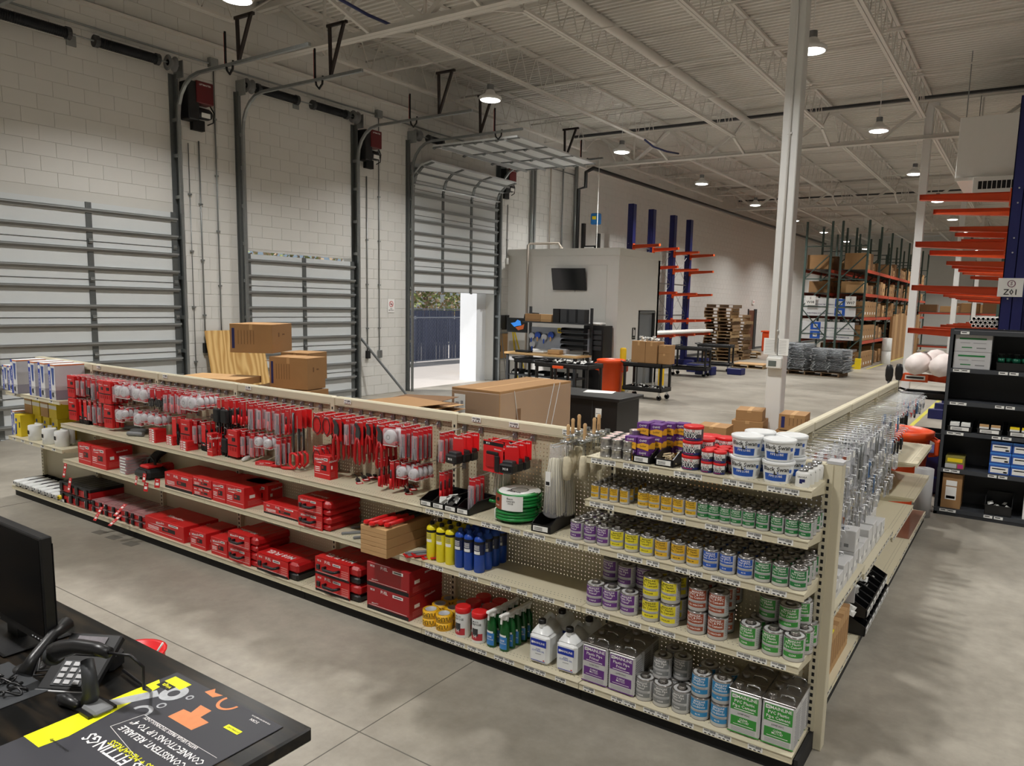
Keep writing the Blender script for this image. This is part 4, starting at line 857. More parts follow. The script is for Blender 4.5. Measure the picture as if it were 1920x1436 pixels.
# loose wrenches
def wrench(label, loc, rz, L_=.26):
    t = thing('pipe_wrench', label, 'wrench', loc, rz, 'grey pipe wrenches lying on the shelf'); MB().rbox(0, .02, 0, L_, 0, .018, GREYP, .004).build('handle', t)
    MB().rbox(-.02, .03, L_, L_ + .05, 0, .022, GREYP, .005).build('jaw', t); MB().rbox(-.03, .035, L_ + .065, L_ + .1, 0, .022, DGREY, .005).rbox(.005, .03, L_ + .03, L_ + .08, 0, .018, DGREY, .003).build('hook_jaw', t)
for i, (px, py, rz) in enumerate(((640, 1002, -.65), (662, 1010, -.6), (658, 990, -.7))):
    p = at(px, py, z1); wrench(f'grey pipe wrench lying on the middle shelf, {ORD[i]} of three', (p.x, max(p.y, 3.45), z1 + .001), rz, .2)
# brown cartons that stick out, bolt cutter on top
p = P(675.6, 1045, z=z1); q = P(724.5, 1052, z=z1)
bc = MB().rbox(0, q.x - p.x, 0, .52, 0, .062, CARDL, .003).mesh('carton')
bxx, byy = p.x, YFR - .12
bxx = P(676, 1045, y=byy).x; bw = P(724.5, 1052, y=byy).x - bxx
bc = MB().rbox(0, bw, 0, .44, 0, .064, CARDL, .003).mesh('carton'); bt = MB().box(bw / 2 - .02, bw / 2 + .02, .0, .44, .0641, .0645, CARD).box(.0, bw, -.0004, 0, .03, .0315, CARDD).mesh('tape')
for lv in range(3): place('long_carton', [('carton', bc, [('tape', bt)])], f'long plain brown carton sticking out over the base shelf, {["lowest", "middle", "topmost"][lv]} of three', 'box', (bxx, byy, z1 + .065 * lv), 0, 'long plain brown cartons')
def bolt_cutter(label, loc, rz):
    t = thing('bolt_cutter', label, 'tool', loc, rz, 'red-handled bolt cutters')
    for s in (-1, 1): MB().tube([(s * .03, 0, .02), (s * .032, .1, .022), (s * .028, .22, .025)], [.014, .016, .014], BRED, 8).build('grip', t); MB().tube([(s * .028, .22, .025), (s * .02, .34, .03)], .01, BLACK).build('arm', t); MB().lathe([(.02, 0), (.024, .01), (.02, .02)], BRED, 10, Matrix.Translation((s * .03, -.01, .01))).build('end_cap', t)
    MB().rbox(-.045, .045, .33, .44, .015, .05, BLACK, .01).build('head', t)
bolt_cutter('red-handled bolt cutter lying on the plain brown cartons', (bxx + bw * .32, byy + .02, z1 + .196), -.12); bolt_cutter('second red-handled bolt cutter, right one on the brown cartons', (bxx + bw * .72, byy + .06, z1 + .196), -.06)
fp = MB().rbox(0, .08, 0, .24, 0, .008, RED, .001).box(.01, .07, .02, .2, .008, .009, GREYP).tube([(.02, .01, .014), (.05, .2, .016)], .009, GREYP, 6).box(.01, .07, .2, .23, .008, .0095, PAPER).mesh('carded_tool')
for i in range(5):
    p = P(735 + i * 12, 1048 - i * 3, y=3.5); place('carded_tool', [('carded_tool', fp)], f'red carded hand tool lying left of the yellow cylinders, {ORD[i]} from left', 'pack', (bxx + bw + .02 + .055 * i, 3.47 + .02 * i, z1 + .001 + .01 * (i % 2)), -.5, 'red carded tools lying on the shelf')
# gas cylinders
def cyl_parts(col, lab2, rcap):
    r, h = .036, .245; b = MB().lathe([(r * .9, 0), (r, .006), (r, h * .84), (r * .92, h * .9), (r * .5, h * .96)], col, 18).mesh('body'); l = MB(); w = r + .0006
    l.lathe([(w, h * .48), (w, h * .83)], lab2, 12, None, -PI, 0.1, True, False); l.lathe([(w + .0003, h * .76), (w + .0003, h * .83)], INK, 12, None, -PI, .1, True, False)
    l.lathe([(w + .0005, h * .5), (w + .0005, h * .58)], PAPER, 8, None, -PI / 2 - .6, -PI / 2 + .6, True, False)
    for k in range(4): l.lathe([(w + .0005, h * (.61 + .035 * k)), (w + .0005, h * (.625 + .035 * k))], PAPER if lab2 is not YLAB else GREYP, 6, None, -PI / 2 - .6, -PI / 2 + .5, False, False)
    v = MB().lathe([(r * .42, h * .95), (r * .42, h * 1.03), (r * .3, h * 1.05)], rcap, 10).mesh('valve_cap')
    return [('body', b, [('label', l.mesh('label'))]), ('valve_cap', v)]
YC, BC = cyl_parts(mat('cyl_yellow', (234, 218, 30), .35, var=.02), YLAB, BLACK), cyl_parts(BLUE, mat('cyl_navy', (16, 30, 74), .4), BLUE)
for i, px in enumerate((810, 828, 845)):
    for k in range(3): p = P(px, 1048, y=YFR + .075); place('gas_cylinder', YC, f'yellow gas cylinder with black cap, {ORD[i]} from left in {ORD[k]} row', 'cylinder', (p.x, YFR + .075 + .076 * k, z1), random.uniform(-.1, .2), 'yellow gas cylinders')
for i, px in enumerate((863, 880, 899)):
    for k in range(4): p = P(px, 1058, y=YFR + .075); place('gas_cylinder', BC, f'blue gas cylinder, {ORD[i]} from left in {ORD[k]} row', 'cylinder', (p.x, YFR + .075 + .076 * k, z1), random.uniform(-.1, .3), 'blue gas cylinders')
# base shelf of bay two: tape, wipes, sprays, jugs
def tape_parts():
    R_, r, h = .056, .036, .052; b = MB().lathe([(r + .003, 0), (R_, 0), (R_, h), (r + .003, h), (r + .003, 0)], mat('tape_yellow', (232, 178, 28), .4, var=.02), 22, cap=False).mesh('tape'); c = MB().lathe([(r, .001), (r + .003, .001), (r + .003, h + .001), (r, h + .001), (r, .001)], LGREY, 22, cap=False).mesh('core')
    l = MB(); w = R_ + .0006; l.text('NOITU', .012, 0, h * .5, .04, INK, wrap=w); l.lathe([(w, .012), (w, .04)], PAPER, 6, None, -PI / 2 - 1.3, -PI / 2 - .75, True, False); return [('tape', b, [('print', l.mesh('print'))]), ('core', c)]
TP = tape_parts(); xa = P(808, 1175, y=YFR + .09).x
for i in range(2):
    for k in range(3):
        for lv in range(2): place('tape_roll', TP, f'yellow warning tape roll, {["left", "right"][i]} stack in {ORD[k]} row, {"upper" if lv else "lower"}', 'tape roll', (xa + .118 * i - .01 * k, YFR + .09 + .104 * k, z0 + .053 * lv), random.uniform(-.3, .3), 'yellow warning tape rolls')
def wipe_parts():
    r, h = .05, .165; b = MB().lathe([(r * .95, 0), (r, .005), (r, h)], mat('bucket_white', (232, 234, 234), .35), 22).mesh('body'); l = MB(); w = r + .0006
    l.lathe([(w, .02), (w, h * .4)], mat('wine_red', (176, 44, 56), .4), 14, None, -PI / 2 - 1.2, -PI / 2 + 1.0, True, False); l.text('MULTI', 0, 0, h * .86, .016, INK, wrap=w); l.text('PURPOSE', 0, 0, h * .76, .02, INK, wrap=w)
    l.lathe([(w + .0003, h * .3), (w + .0003, h * .6)], DGREY, 8, None, -PI / 2 - .5, -PI / 2 + .4, True, False); l.text('H', 0, 0, h * .28, .03, PINK, wrap=w + .0008)
    c = MB().lathe([(r * 1.02, h - .002), (r * 1.05, h), (r * 1.05, h + .03), (r * .95, h + .035)], BRED, 22).mesh('cap'); return [('body', b, [('label', l.mesh('label'))]), ('cap', c)]
WP = wipe_parts()
for i, px in enumerate((868, 899)):
    p = P(px, 1195, y=YFR + .085)
    for k in range(3): place('wipes_tub', WP, f'white wipes tub with red cap, {["left", "right"][i]} column, {ORD[k]} row', 'tub', (p.x, YFR + .085 + .106 * k, z0), random.uniform(-.1, .1), 'wipes tubs with red caps')
def spray_parts():
    b = MB(); prof = [(.034, 0), (.036, .004), (.036, .13), (.03, .165), (.014, .19), (.013, .205)]; b.lathe([(r, z) for r, z in prof], mat('bottle_green', (18, 84, 36), .25), 18, Matrix.Scale(.72, 4, (0, 1, 0))); l = MB()
    S_ = Matrix.Scale(.72, 4, (0, 1, 0)); w = .0366; l.lathe([(w, .015), (w, .095)], mat('label_blue', (44, 120, 190), .4), 10, S_, -PI / 2 - 1, -PI / 2 + 1, True, False); l.lathe([(w, .095), (w, .108)], PAPER, 10, S_, -PI / 2 - .8, -PI / 2 + .8, True, False)
    l.text('LEAK', 0, 0, .07, .018, PINK, wrap=w + .0006, M=S_); l.text('DETECTOR', 0, 0, .052, .012, PINK, wrap=w + .0006, M=S_)
    t = MB().lathe([(.016, .2), (.017, .218), (.01, .222)], PAPER, 12).rbox(-.014, .014, -.045, .025, .222, .24, PAPER, .004).prism([(0, 0), (.01, 0), (.004, -.045), (-.002, -.045)], -.006, .006, PAPER, Matrix(((0, 1, 0, 0), (1, 0, 0, -.035), (0, 0, 1, .225), (0, 0, 0, 1)))).mesh('trigger')
    return [('bottle', b.mesh('bottle'), [('label', l.mesh('label'))]), ('trigger', t)]
SP = spray_parts()
for i, px in enumerate((922, 946)):
    p = P(px, 1212, y=YFR + .075)
    for k in range(5): place('spray_bottle', SP, f'green spray bottle with white trigger, {["left", "right"][i]} column, {ORD[k]} row', 'bottle', (p.x + .004 * k, YFR + .075 + .058 * k, z0), random.uniform(-.15, .15), 'green spray bottles')
def jug_parts():
    JW = mat('jug_white', (228, 230, 230), .3, var=.02); b = MB().rbox(0, .14, 0, .19, 0, .19, JW, .02); b.add([(.012, .012, .188), (.128, .012, .188), (.128, .178, .188), (.012, .178, .188), (.04, .03, .232), (.1, .03, .232), (.1, .15, .24), (.04, .15, .24)], [(0, 1, 5, 4), (1, 2, 6, 5), (2, 3, 7, 6), (3, 0, 4, 7), (4, 5, 6, 7)], JW, True)
    h = MB().tube([(.07, .07, .232), (.07, .08, .268), (.07, .13, .275), (.07, .175, .24), (.07, .18, .19)], .014, JW, 8); n_ = MB().lathe([(.02, .225), (.02, .25)], JW, 12, Matrix.Translation((.07, .04, 0))).mesh('neck')
    c = MB().lathe([(.024, .25), (.024, .272), (.02, .275)], BLACK, 14, Matrix.Translation((.07, .04, 0))).mesh('cap'); l = MB(); e = -.0008
    l.box(.015, .125, e, 0, .115, .16, mat('royal', (20, 50, 160), .4)); l.text('MAINLINE', .075, e - .0006, .137, .018, PINK); l.box(.022, .034, e - .0006, e, .13, .144, PAPER); l.text('DARK', .07, e, .098, .012, BLUE); l.text('CUTTING OIL', .07, e, .086, .014, BLUE); l.box(.05, .09, e, 0, .066, .07, FINE); l.box(.02, .12, e, 0, .022, .026, mat('royal', (20, 50, 160), .4)); l.box(.105, .115, e - .0002, 0, .03, .036, RED)
    return [('body', b.mesh('body'), [('label', l.mesh('label'))]), ('handle', h.mesh('handle')), ('neck', n_), ('cap', c)]
JG = jug_parts()
for i, px in enumerate((990, 1041)):
    p = P(px, 1240, y=YFR + .04)
    for k in range(2): place('oil_jug', JG, f'white oil jug with blue label, {["left", "right"][i]} one in the {["front", "back"][k]} row', 'jug', (p.x, YFR + .04 + .2 * k * .8, z0), .04, 'white oil jugs') if k == 0 else place('oil_jug', JG, f'white oil jug with blue label, {["left", "right"][i]} one in the back row', 'jug', (p.x + .02, YFR + .235, z0), 0, 'white oil jugs')
# ---- long shelf under the pegboard ----
for i in range(4):
    p = P(789 + i * 22.5, 945 + i * 4.5, y=YFR + .03); place('parts_bin', BIN, f'open black bin with white card, {ORD[i]} of the four left of the green hose', 'bin', (p.x, YFR + .025, z2), 0, 'row of four black bins')
p = P(831, 950, y=YFR + .09); heap('bin_contents', 'clear bags of parts in the third black bin', 'packets', p.x + .02, YFR + .05, z2 + .02, .06, .1, .05, SCR, 20, 'bag')
HOSE = mat('hose_green', (22, 128, 56), .35, var=.03)
for lv, (lab) in enumerate(('lower green hose coil with white tie on the long shelf', 'upper green hose coil with round white and brown card')):
    c = P(972, 975, y=3.63); t = thing('hose_coil', lab, 'hose', (c.x + .01 * lv, 3.625, z2 + .002 + lv * .088)); m = MB()
    for k in range(4):
        R_ = .135 if k % 2 == 0 else .132; zz = .011 + k * .02
        m.tube([(R_ * math.cos(a * 2 * PI / 28), R_ * math.sin(a * 2 * PI / 28), zz + .02 * a / 28) for a in range(29)], .0105, HOSE, 8)
        if k < 4: m.tube([((R_ - .021) * math.cos(a * 2 * PI / 24), (R_ - .021) * math.sin(a * 2 * PI / 24), zz + .02 * a / 24) for a in range(25)], .0105, HOSE, 8)
    if lv == 0: m.tube([(-.13, -.03, .09), (-.15, -.05, .095), (-.18, -.06, .1)], .01, HOSE)
    m.build('hose', t)
    if lv == 0: MB().tube([(-.08, -.105, .0), (-.083, -.125, .01), (-.083, -.127, .08), (-.075, -.1, .095)], .004, PAPER, 6).build('tie', t)
    else:
        m = MB(); m.lathe([(.0001, .098), (.13, .096), (.132, .093)], PAPER, 28); m.lathe([(.05, .0985), (.055, .0985)], INK, 20, cap=False); m.text('flex-n', .0, -.06, .0992, .045, INK, face='z')
        m.lathe([(.1492, .0), (.1492, .092)], BRN, 10, None, -PI / 2 - .75, -PI / 2 - .2, True, False); m.lathe([(.1492, .0), (.1492, .092)], PAPER, 14, None, -PI / 2 - .2, -PI / 2 + .75, True, False); m.text('flex-n', .03, 0, .075, .018, INK, wrap=.15); m.text('GARDEN', .035, 0, .058, .014, INK, wrap=.15); m.text('HOSE', .035, 0, .044, .014, INK, wrap=.15); m.text('5/8 50FT', -.075, 0, .02, .013, PINK, wrap=.15)
        m.lathe([(.006, 0), (.012, .002)], INK, 10, Matrix(((1, 0, 0, -.06), (0, 0, -1, -.1385), (0, 1, 0, .06), (0, 0, 0, 1)))); m.build('card', t)
p = P(998, 985, y=YFR + .03); place('parts_bin', bin_parts(.13, .3, .085), 'single open black bin right of the hose coils', 'bin', (p.x, YFR + .02, z2), .06)
pxbox('tool_box_carton', red_box, (589, 893), (619, 897), z2, .175, .075, 'small upright red carton standing alone on the long shelf', 'box', dy=.1)
# hole saw cartons standing one behind another
for i in range(5):
    p = P(388 + i * 0, 838, y=3.5); place('tool_box_carton', red_box(.075, .05, .19, pict=True), f'slim upright red carton, {ORD[i]} of five one behind another', 'box', (p.x + .03 * i * .3, 3.5 + .053 * i, z2), 0, 'slim upright red cartons')
small = red_box(.115, .1, .02, pict=False)
for j, (px, n_, dy) in enumerate(((280, 6, .05), (312, 4, .08), (330, 5, .14), (338, 4, .03))):
    p = P(px, 830 + j * 4, y=YFR + dy)
    for lv in range(n_): place('flat_carton', [('flat_carton', MB().rbox(0, .105, 0, .1, 0, .02, RED, .001).box(.01, .08, -.0008, 0, .003, .017, PAPER).box(.02, .05, -.0012, -.0008, .006, .012, RED).mesh('flat_carton'))], f'thin red and white carton, {ORD[lv]} from bottom, {ORD[j]} stack from left', 'box', (p.x, YFR + dy, z2 + .0205 * lv), random.uniform(-.04, .04), 'stacks of thin red cartons')
for i, (px, py, rz) in enumerate(((255, 818, -1.2), (262, 812, -1.1), (250, 806, -1.0))):
    p = at(px, py, z2); tag(MB().lathe([(.02, 0), (.022, .004), (.022, .16), (.02, .165)], GREYP, 14, Matrix.Translation((0, 0, .023)) @ Matrix.Rotation(PI / 2, 4, 'X') @ Matrix.Translation((0, 0, -.08))).build('grey_roll', None, (p.x, max(p.y, 3.56), z2), rz), f'grey cylindrical roll lying on the long shelf, {ORD[i]} of three', 'roll', 'grey rolls')
def screwdriver(label, loc, rz, mt=RED):
    t = thing('screwdriver', label, 'screwdriver', loc, rz, 'red-handled tools lying on the shelf'); MB().tube([(0, 0, .013), (0, .03, .014), (0, .08, .013), (0, .1, .012)], [.01, .014, .012, .008], mt, 8).build('handle', t); MB().tube([(0, .1, .012), (0, .21, .012)], .004, CHROME, 6).build('blade', t)
for i, (px, py, rz) in enumerate(((508, 876, -1.1), (528, 880, -1.15), (176, 797, -1.0), (186, 799, -1.1), (196, 797, -.9))):
    p = at(px, py, z2); screwdriver(f'red-handled tool lying on the long shelf, {ORD[i]} of five', (p.x, max(p.y, 3.475), z2), rz)
p = at(478, 872, z2); place('flat_carton', red_box(.16, .07, .03, pict=False), 'flat red and white carton beside the red-handled tools', 'box', (p.x, max(p.y, 3.48), z2), .3)
for i, (px, py) in enumerate(((455, 866), (398, 848))):
    p = at(px, py, z2); m = MB(); m.tube([(0, 0, .015), (.03, .06, .02), (.05, .14, .016), (.06, .2, .01)], [.012, .022, .016, .006], SCR, 8); tag(m.build('bagged_tool', None, (p.x, max(p.y, 3.48), z2), .9), f'tool in a crumpled clear bag, {["right", "left"][i]} one on the long shelf', 'bag')
def blade_pad(label, loc, rz):
    t = thing('strap_clamp', label, 'tool', loc, rz, 'black strap tools lying on the long shelf'); MB().rbox(0, .03, 0, .06, 0, .02, BLACK, .005).build('grip', t); MB().tube([(.015, .05, .012), (.02, .15, .014), (.012, .24, .008)], .005, BLACK, 6).build('rod', t); MB().box(-.005, .045, -.05, .0, 0, .003, RED).box(.005, .035, -.04, -.015, .003, .004, PAPER).build('card', t)
for i, (px, py) in enumerate(((668, 905), (680, 900), (690, 897), (703, 898), (760, 925), (768, 918), (775, 912), (782, 906))):
    p = at(px, py, z2); blade_pad(f'black strap tool with red card, {ORD[i % 4]} in the {"left" if i < 4 else "right"} group', (p.x, max(p.y, 3.52), z2 + .001 + .004 * (i % 4)), .95 + .08 * (i % 4))
# ---- left end bay: tall blue and white cartons, buckets, rolls ----
def torch_box(w, d, h):
    b = MB().rbox(0, w, 0, d, 0, h, mat('carton_white', (224, 224, 226), .45, var=.02), .002).mesh('carton'); l = MB(); e = -.0008; B_ = mat('carton_blue', (24, 62, 170), .4)
    l.box(0, w * .32, e, 0, 0, h, B_); l.box(w * .32, w, e, 0, 0, h * .27, LGREY); l.box(w * .32, w, e - .0002, 0, h * .955, h * .99, mat('carton_orange', (210, 120, 70), .5)); l.box(w, w + .0008, 0, d, h * .955, h * .99, mat('carton_orange', (210, 120, 70), .5))
    l.box(w, w + .0008, 0, d, 0, h * .27, mat('carton_violet', (150, 146, 162), .5)); l.box(w, w + .0006, 0, d, h * .27, h * .955, mat('carton_grey', (196, 194, 200), .5))
    l.add([(w * .45, e - .0004, h * .9), (w * .92, e - .0004, h * .9), (w * .86, e - .0004, h * .75), (w * .8, e - .0004, h * .45), (w * .68, e - .0004, h * .4), (w * .56, e - .0004, h * .45), (w * .5, e - .0004, h * .75)], [(0, 1, 2, 3, 4, 5, 6)], mat('torch_blue', (40, 76, 150), .4))
    l.lathe([(w * .12, 0), (w * .16, .0002)], PAPER, 14, Matrix(((1, 0, 0, w * .17), (0, 0, -1, e - .0004), (0, 1, 0, h * .87), (0, 0, 0, 1)))); l.text('BIOGUARD', w * .16, e - .0006, h * .48, w * .24, PINK, rot=PI / 2)
    l.lathe([(w * .14, 0), (w * .2, .0002)], DGREY, 14, Matrix(((1, 0, 0, w * .6), (0, 0, -1, e - .0004), (0, 1, 0, h * .14), (0, 0, 0, 1)))); l.lathe([(.0001, 0), (w * .14, .0002)], PAPER, 14, Matrix(((1, 0, 0, w * .8), (0, 0, -1, e - .0004), (0, 1, 0, h * .14), (0, 0, 0, 1))))
    return [('carton', b, [('print', l.mesh('print'))])]
zt = 1.165; TBX = torch_box(.135, .28, .36); TBS = torch_box(.11, .26, .27)
for i, (px, tb, dy) in enumerate(((7, TBS, .05), (17, TBS, .05), (24, TBX, -.02), (57, TBX, .03), (75, TBX, .03), (94, TBX, .02))):
    p = P(px, 735 if i < 2 else 745 + i * 2, y=YFR + dy); place('display_carton', tb, f'{"shorter" if i < 2 else "tall"} blue and white carton on the left end top shelf, {ORD[i]} from left', 'box', (p.x, YFR + dy, zt), 0, 'blue and white cartons at the left end')
zt = .67
p = P(28, 823, y=YFR + .06); place('display_carton', torch_box(.08, .12, .27), 'narrow blue and white carton on the left end middle shelf', 'box', (p.x - .05, YFR + .06, zt), 0)
YBOX = mat('carton_yellow', (226, 200, 34), .5)
for i in range(4):
    p = P(40, 826, y=YFR + .1); t = place('yellow_carton', [('carton', MB().rbox(0, .14, 0, .2, 0, .24, YBOX, .002).mesh('carton'), [('print', MB().tube([(.03, -.002, .02), (.035, -.002, .14)], .008, BLUE, 6).lathe([(.016, 0), (.02, .001)], BLUE, 12, Matrix(((1, 0, 0, .04), (0, 0, -1, -.001), (0, 1, 0, .18), (0, 0, 0, 1)))).box(.1, .125, -.001, 0, .1, .16, INK).mesh('print'))])],
          f'yellow carton on the left end middle shelf, {ORD[i]} from left', 'box', (p.x + .19 * i, YFR + .05 + (.12 if i else 0), zt), 0, 'yellow cartons at the left end')
for i in range(4): p = P(40, 826, y=YFR + .1); tag(MB().rbox(0, .17, 0, .2, 0, .16, YBOX if i % 2 else CARDL, .002).box(0, .17, -.001, 0, .1, .14, PAPER).build('yellow_carton', None, (p.x + .19 * i - .02, YFR + .16, zt + .243)), f'upper carton stacked on the yellow ones, {ORD[i]} from left', 'box', 'cartons stacked on the yellow ones')
rl = [('roll', MB().lathe([(.062, 0), (.066, .003), (.066, .155), (.062, .16)], mat('bucket_white', (232, 234, 234), .35), 20).mesh('roll'), [('label', MB().lathe([(.0665, .05), (.0665, .13)], PAPER, 8, None, -PI / 2 - .5, -PI / 2 + .5, True, False).box(-.02, .02, -.0672, -.0668, .07, .11, INK).mesh('label'))])]
for i, (px, dy) in enumerate(((68, .08), (81, .2), (94, .08), (105, .22), (117, .1), (128, .2), (140, .12))):
    p = P(px, 832, y=YFR + dy); 
    if p.x < AX[6] - .07: place('wipes_roll', rl, f'white cylindrical wipes roll on the left end middle shelf, {ORD[i]} from left', 'roll', (p.x, YFR + dy, zt), 0, 'white wipes rolls')
for i in range(8):
    x = AX[7] + .06 + .145 * i; last = i == 7
    t = place('parts_bin', bin_parts(.12, .32, .07), f'black bin on the left end base shelf, {ORD[i]} from left', 'bin', (x, YFR + .01, z0), 0, 'black bins at the left end')
    mt = YEL if last else mat('bucket_white', (232, 234, 234), .35)
    for s in range(2 if not last else 1):
        tag(MB().add(*lathe_y([(.018, 0), (.024, .004), (.024, .27), (.018, .275)], 12), mt, True).add(*lathe_y([(.012, -.006), (.02, -.006), (.02, 0), (.012, .0)], 12), mt, True).build('caulk_tube', None, (x + .033 + .054 * s, YFR - .01, z0 + .05), 0), f'{"yellow" if last else "white"} caulking tube in the {ORD[i]} bin, {"right" if s else "left"}', 'tube', 'caulking tubes in black bins')
# ================= HANGING GOODS =================
GREYM = mat('tool_steel', (74, 78, 80), .35, .6); PCARD = mat('printed_red', (190, 26, 34), .45, var=.08, scale=60)
HKM = mat('hook_wire', (222, 224, 226), .3, .35, var=0)
def hook_mesh(L_):
    m = MB(); m.tube([(0, 0, 0), (0, -L_, -.004), (0, -L_ - .012, .006)], .003, HKM, 5); m.tube([(0, 0, .012), (0, -.02, .01), (0, -.02, -.03)], .003, GALV, 4); m.box(-.016, .016, -.006, 0, -.02, .02, GALV); return m.mesh('peg_hook')
HK = hook_mesh(.24)
def card(m, w, h, mt=None, hh=0):
    mt = mt or PCARD; m.rbox(-w / 2, w / 2, 0, .0025, -h, 0, mt, .0008); m.text('Milwaukee', 0, -.0006, -h * .09 if h > .12 else -h * .14, min(w * .2, .018), PINK, rot=.1); m.box(-w * .2, w * .2, -.0005, 0, -h * .97, -h * .92, PAPER)
def k_pliers(s=1, L_=.3):
    c = MB(); card(c, .085 * s, .17 * s, RED); b = MB(); b.prism([(-.012 * s, -.13 * s), (.02 * s, -.13 * s), (.026 * s, -.09 * s), (.016 * s, -.05 * s), (-.02 * s, -.02 * s), (-.03 * s, -.03 * s), (-.012 * s, -.06 * s), (-.02 * s, -.1 * s)], -.016, -.004, GREYM)
    hd = []
    for sx in (-1, 1):
        q = MB(); q.tube([(sx * .006 * s, -.012, -.12 * s), (sx * .022 * s, -.014, -.17 * s), (sx * .026 * s, -.014, -L_ + .03), (sx * .018 * s, -.013, -L_)], [.006 * s, .011 * s, .01 * s, .006 * s], DRED, 8); hd.append(('handle', q.mesh('handle')))
    return [('card', c.mesh('card')), ('jaws', b.mesh('jaws'))] + hd
def k_narrow(col=GREYM, L_=.2, w=.045, blist=True):
    c = MB(); card(c, w, L_); t = MB(); t.tube([(0, -.01, -L_ * .3), (0, -.011, -L_ * .6)], .005, col, 6); t.tube([(0, -.012, -L_ * .6), (0, -.013, -L_ * .95)], [.009, .011], BRED if col is GREYM else BLACK, 8)
    out = [('card', c.mesh('card')), ('tool', t.mesh('tool'))]
    if blist: out.append(('blister', MB().rbox(-w * .42, w * .42, -.022, -.001, -L_ * .96, -L_ * .22, BLIST, .004).mesh('blister')))
    return out
def k_clam(w=.105, white=True):
    c = MB(); card(c, w * .6, w * .5); t = MB(); W_ = mat('case_white', (214, 214, 216), .4) if white else BLACK
    X = Matrix(((1, 0, 0, 0), (0, 0, -1, -.004), (0, 1, 0, -w * .75), (0, 0, 0, 1))); t.lathe([(w * .46, 0), (w * .47, .015), (w * .4, .032), (w * .2, .036), (.0001, .034)], W_, 20, X); t.lathe([(w * .12, .037), (w * .17, .037)], CHROME, 14, X, cap=False)
    s = MB().rbox(-w / 2, w / 2, -.03, -.001, -w * 1.28, -w * 1.04, RED, .003).box(-w / 2, w / 2, -.031, -.001, -w * 1.34, -w * 1.28, PAPER).mesh('base_strip')
    bl = MB().rbox(-w * .52, w * .52, -.042, -.001, -w * 1.3, -w * .2, BLIST, .012).mesh('blister'); return [('card', c.mesh('card')), ('tape_case', t.mesh('tape_case')), ('base_strip', s), ('blister', bl)]
def k_hoop():
    c = MB(); c.prism([(-.045, 0), (.045, 0), (.05, -.05), (.05, -.13), (0, -.165), (-.05, -.13)], 0, .003, RED); c.text('Milwaukee', 0, -.0006, -.02, .014, PINK); t = MB().tube([(.04 * math.cos(a), -.006, -.085 + .062 * math.sin(a)) for a in [i * 2 * PI / 18 for i in range(19)]], .003, BLACK, 5); return [('card', c.mesh('card')), ('coil', t.mesh('coil'))]
def k_pouch():
    c = MB(); card(c, .055, .09, RED); t = MB().rbox(-.04, .04, -.035, 0, -.2, -.085, MATTB, .008).mesh('pouch'); s = MB().rbox(-.028, -.012, -.012, 0, -.3, -.19, BLACK, .002).mesh('strap'); s2 = MB().rbox(.012, .028, -.012, 0, -.29, -.19, BLACK, .002).mesh('strap'); return [('card', c.mesh('card')), ('pouch', t), ('strap', s), ('strap', s2)]
def k_battery(w=.1):
    c = MB(); card(c, w, .12, BRED); t = MB().rbox(-w * .5, w * .5, -.07, 0, -.175, -.115, BLACK, .01).rbox(-w * .36, w * .36, -.05, 0, -.12, -.1, DGREY, .004).text('M18', 0, -.0706, -.145, .022, PINK).mesh('battery'); return [('card', c.mesh('card')), ('battery', t)]
def k_starter():
    c = MB(); c.rbox(-.085, .085, 0, .003, -.2, 0, BRED, .001); c.box(-.085, .085, -.0006, 0, -.03, -.008, INK); c.text('M18', -.045, -.001, -.019, .018, PINK); c.text('Milwaukee', .04, -.001, -.05, .014, PINK); t = MB().rbox(-.055, .02, -.012, 0, -.165, -.085, DRED, .004).rbox(.02, .06, -.014, 0, -.19, -.085, BLACK, .006).rbox(-.05, .05, -.013, 0, -.085, -.065, BLACK, .004).mesh('picture'); return [('card', c.mesh('card')), ('picture', t)]
def k_glove():
    c = MB(); card(c, .06, .2, BRED); t = MB()
    for i, x in enumerate((-.045, -.022, .0, .022)): t.tube([(x * .7, .012, -.17), (x, .014, -.22), (x * 1.1, .016, -.27 + .012 * abs(i - 1.5))], [.016, .014, .008], MATTB, 6)
    t.tube([(.03, .012, -.13), (.05, .014, -.18)], [.014, .009], MATTB, 6); t.rbox(-.045, .04, .004, .022, -.18, -.06, BLACK, .006); return [('card', c.mesh('card')), ('glove', t.mesh('glove'))]
def k_glasses():
    c = MB(); card(c, .07, .1); t = MB()
    for x in (-.022, .022): t.tube([(x + .018 * math.cos(a), -.012, -.13 + .035 * math.sin(a)) for a in [i * 2 * PI / 12 for i in range(13)]], .003, BLACK, 5)
    t.tube([(.035, -.01, -.1), (.03, .0, -.2)], .004, BLACK, 5); return [('card', c.mesh('card')), ('glasses', t.mesh('glasses')), ('lens', MB().rbox(-.038, .038, -.014, -.011, -.165, -.1, clear('smoke_lens', (40, 40, 44), .6), .001).mesh('lens'))]
def k_set():
    c = MB().rbox(-.065, .065, -.03, 0, -.22, 0, RED, .004); c.text('Milwaukee', -.01, -.0306, -.04, .016, PINK); c.rbox(.0, .04, -.034, -.03, -.09, -.06, BLACK, .001)
    for k in range(3): c.rbox(-.045 + .035 * k, -.022 + .035 * k, -.034, -.03, -.17, -.14, DRED, .001)
    return [('case', c.mesh('case')), ('base_strip', MB().box(-.065, .065, -.0315, -.03, -.13, -.12, INK).mesh('base_strip'))]
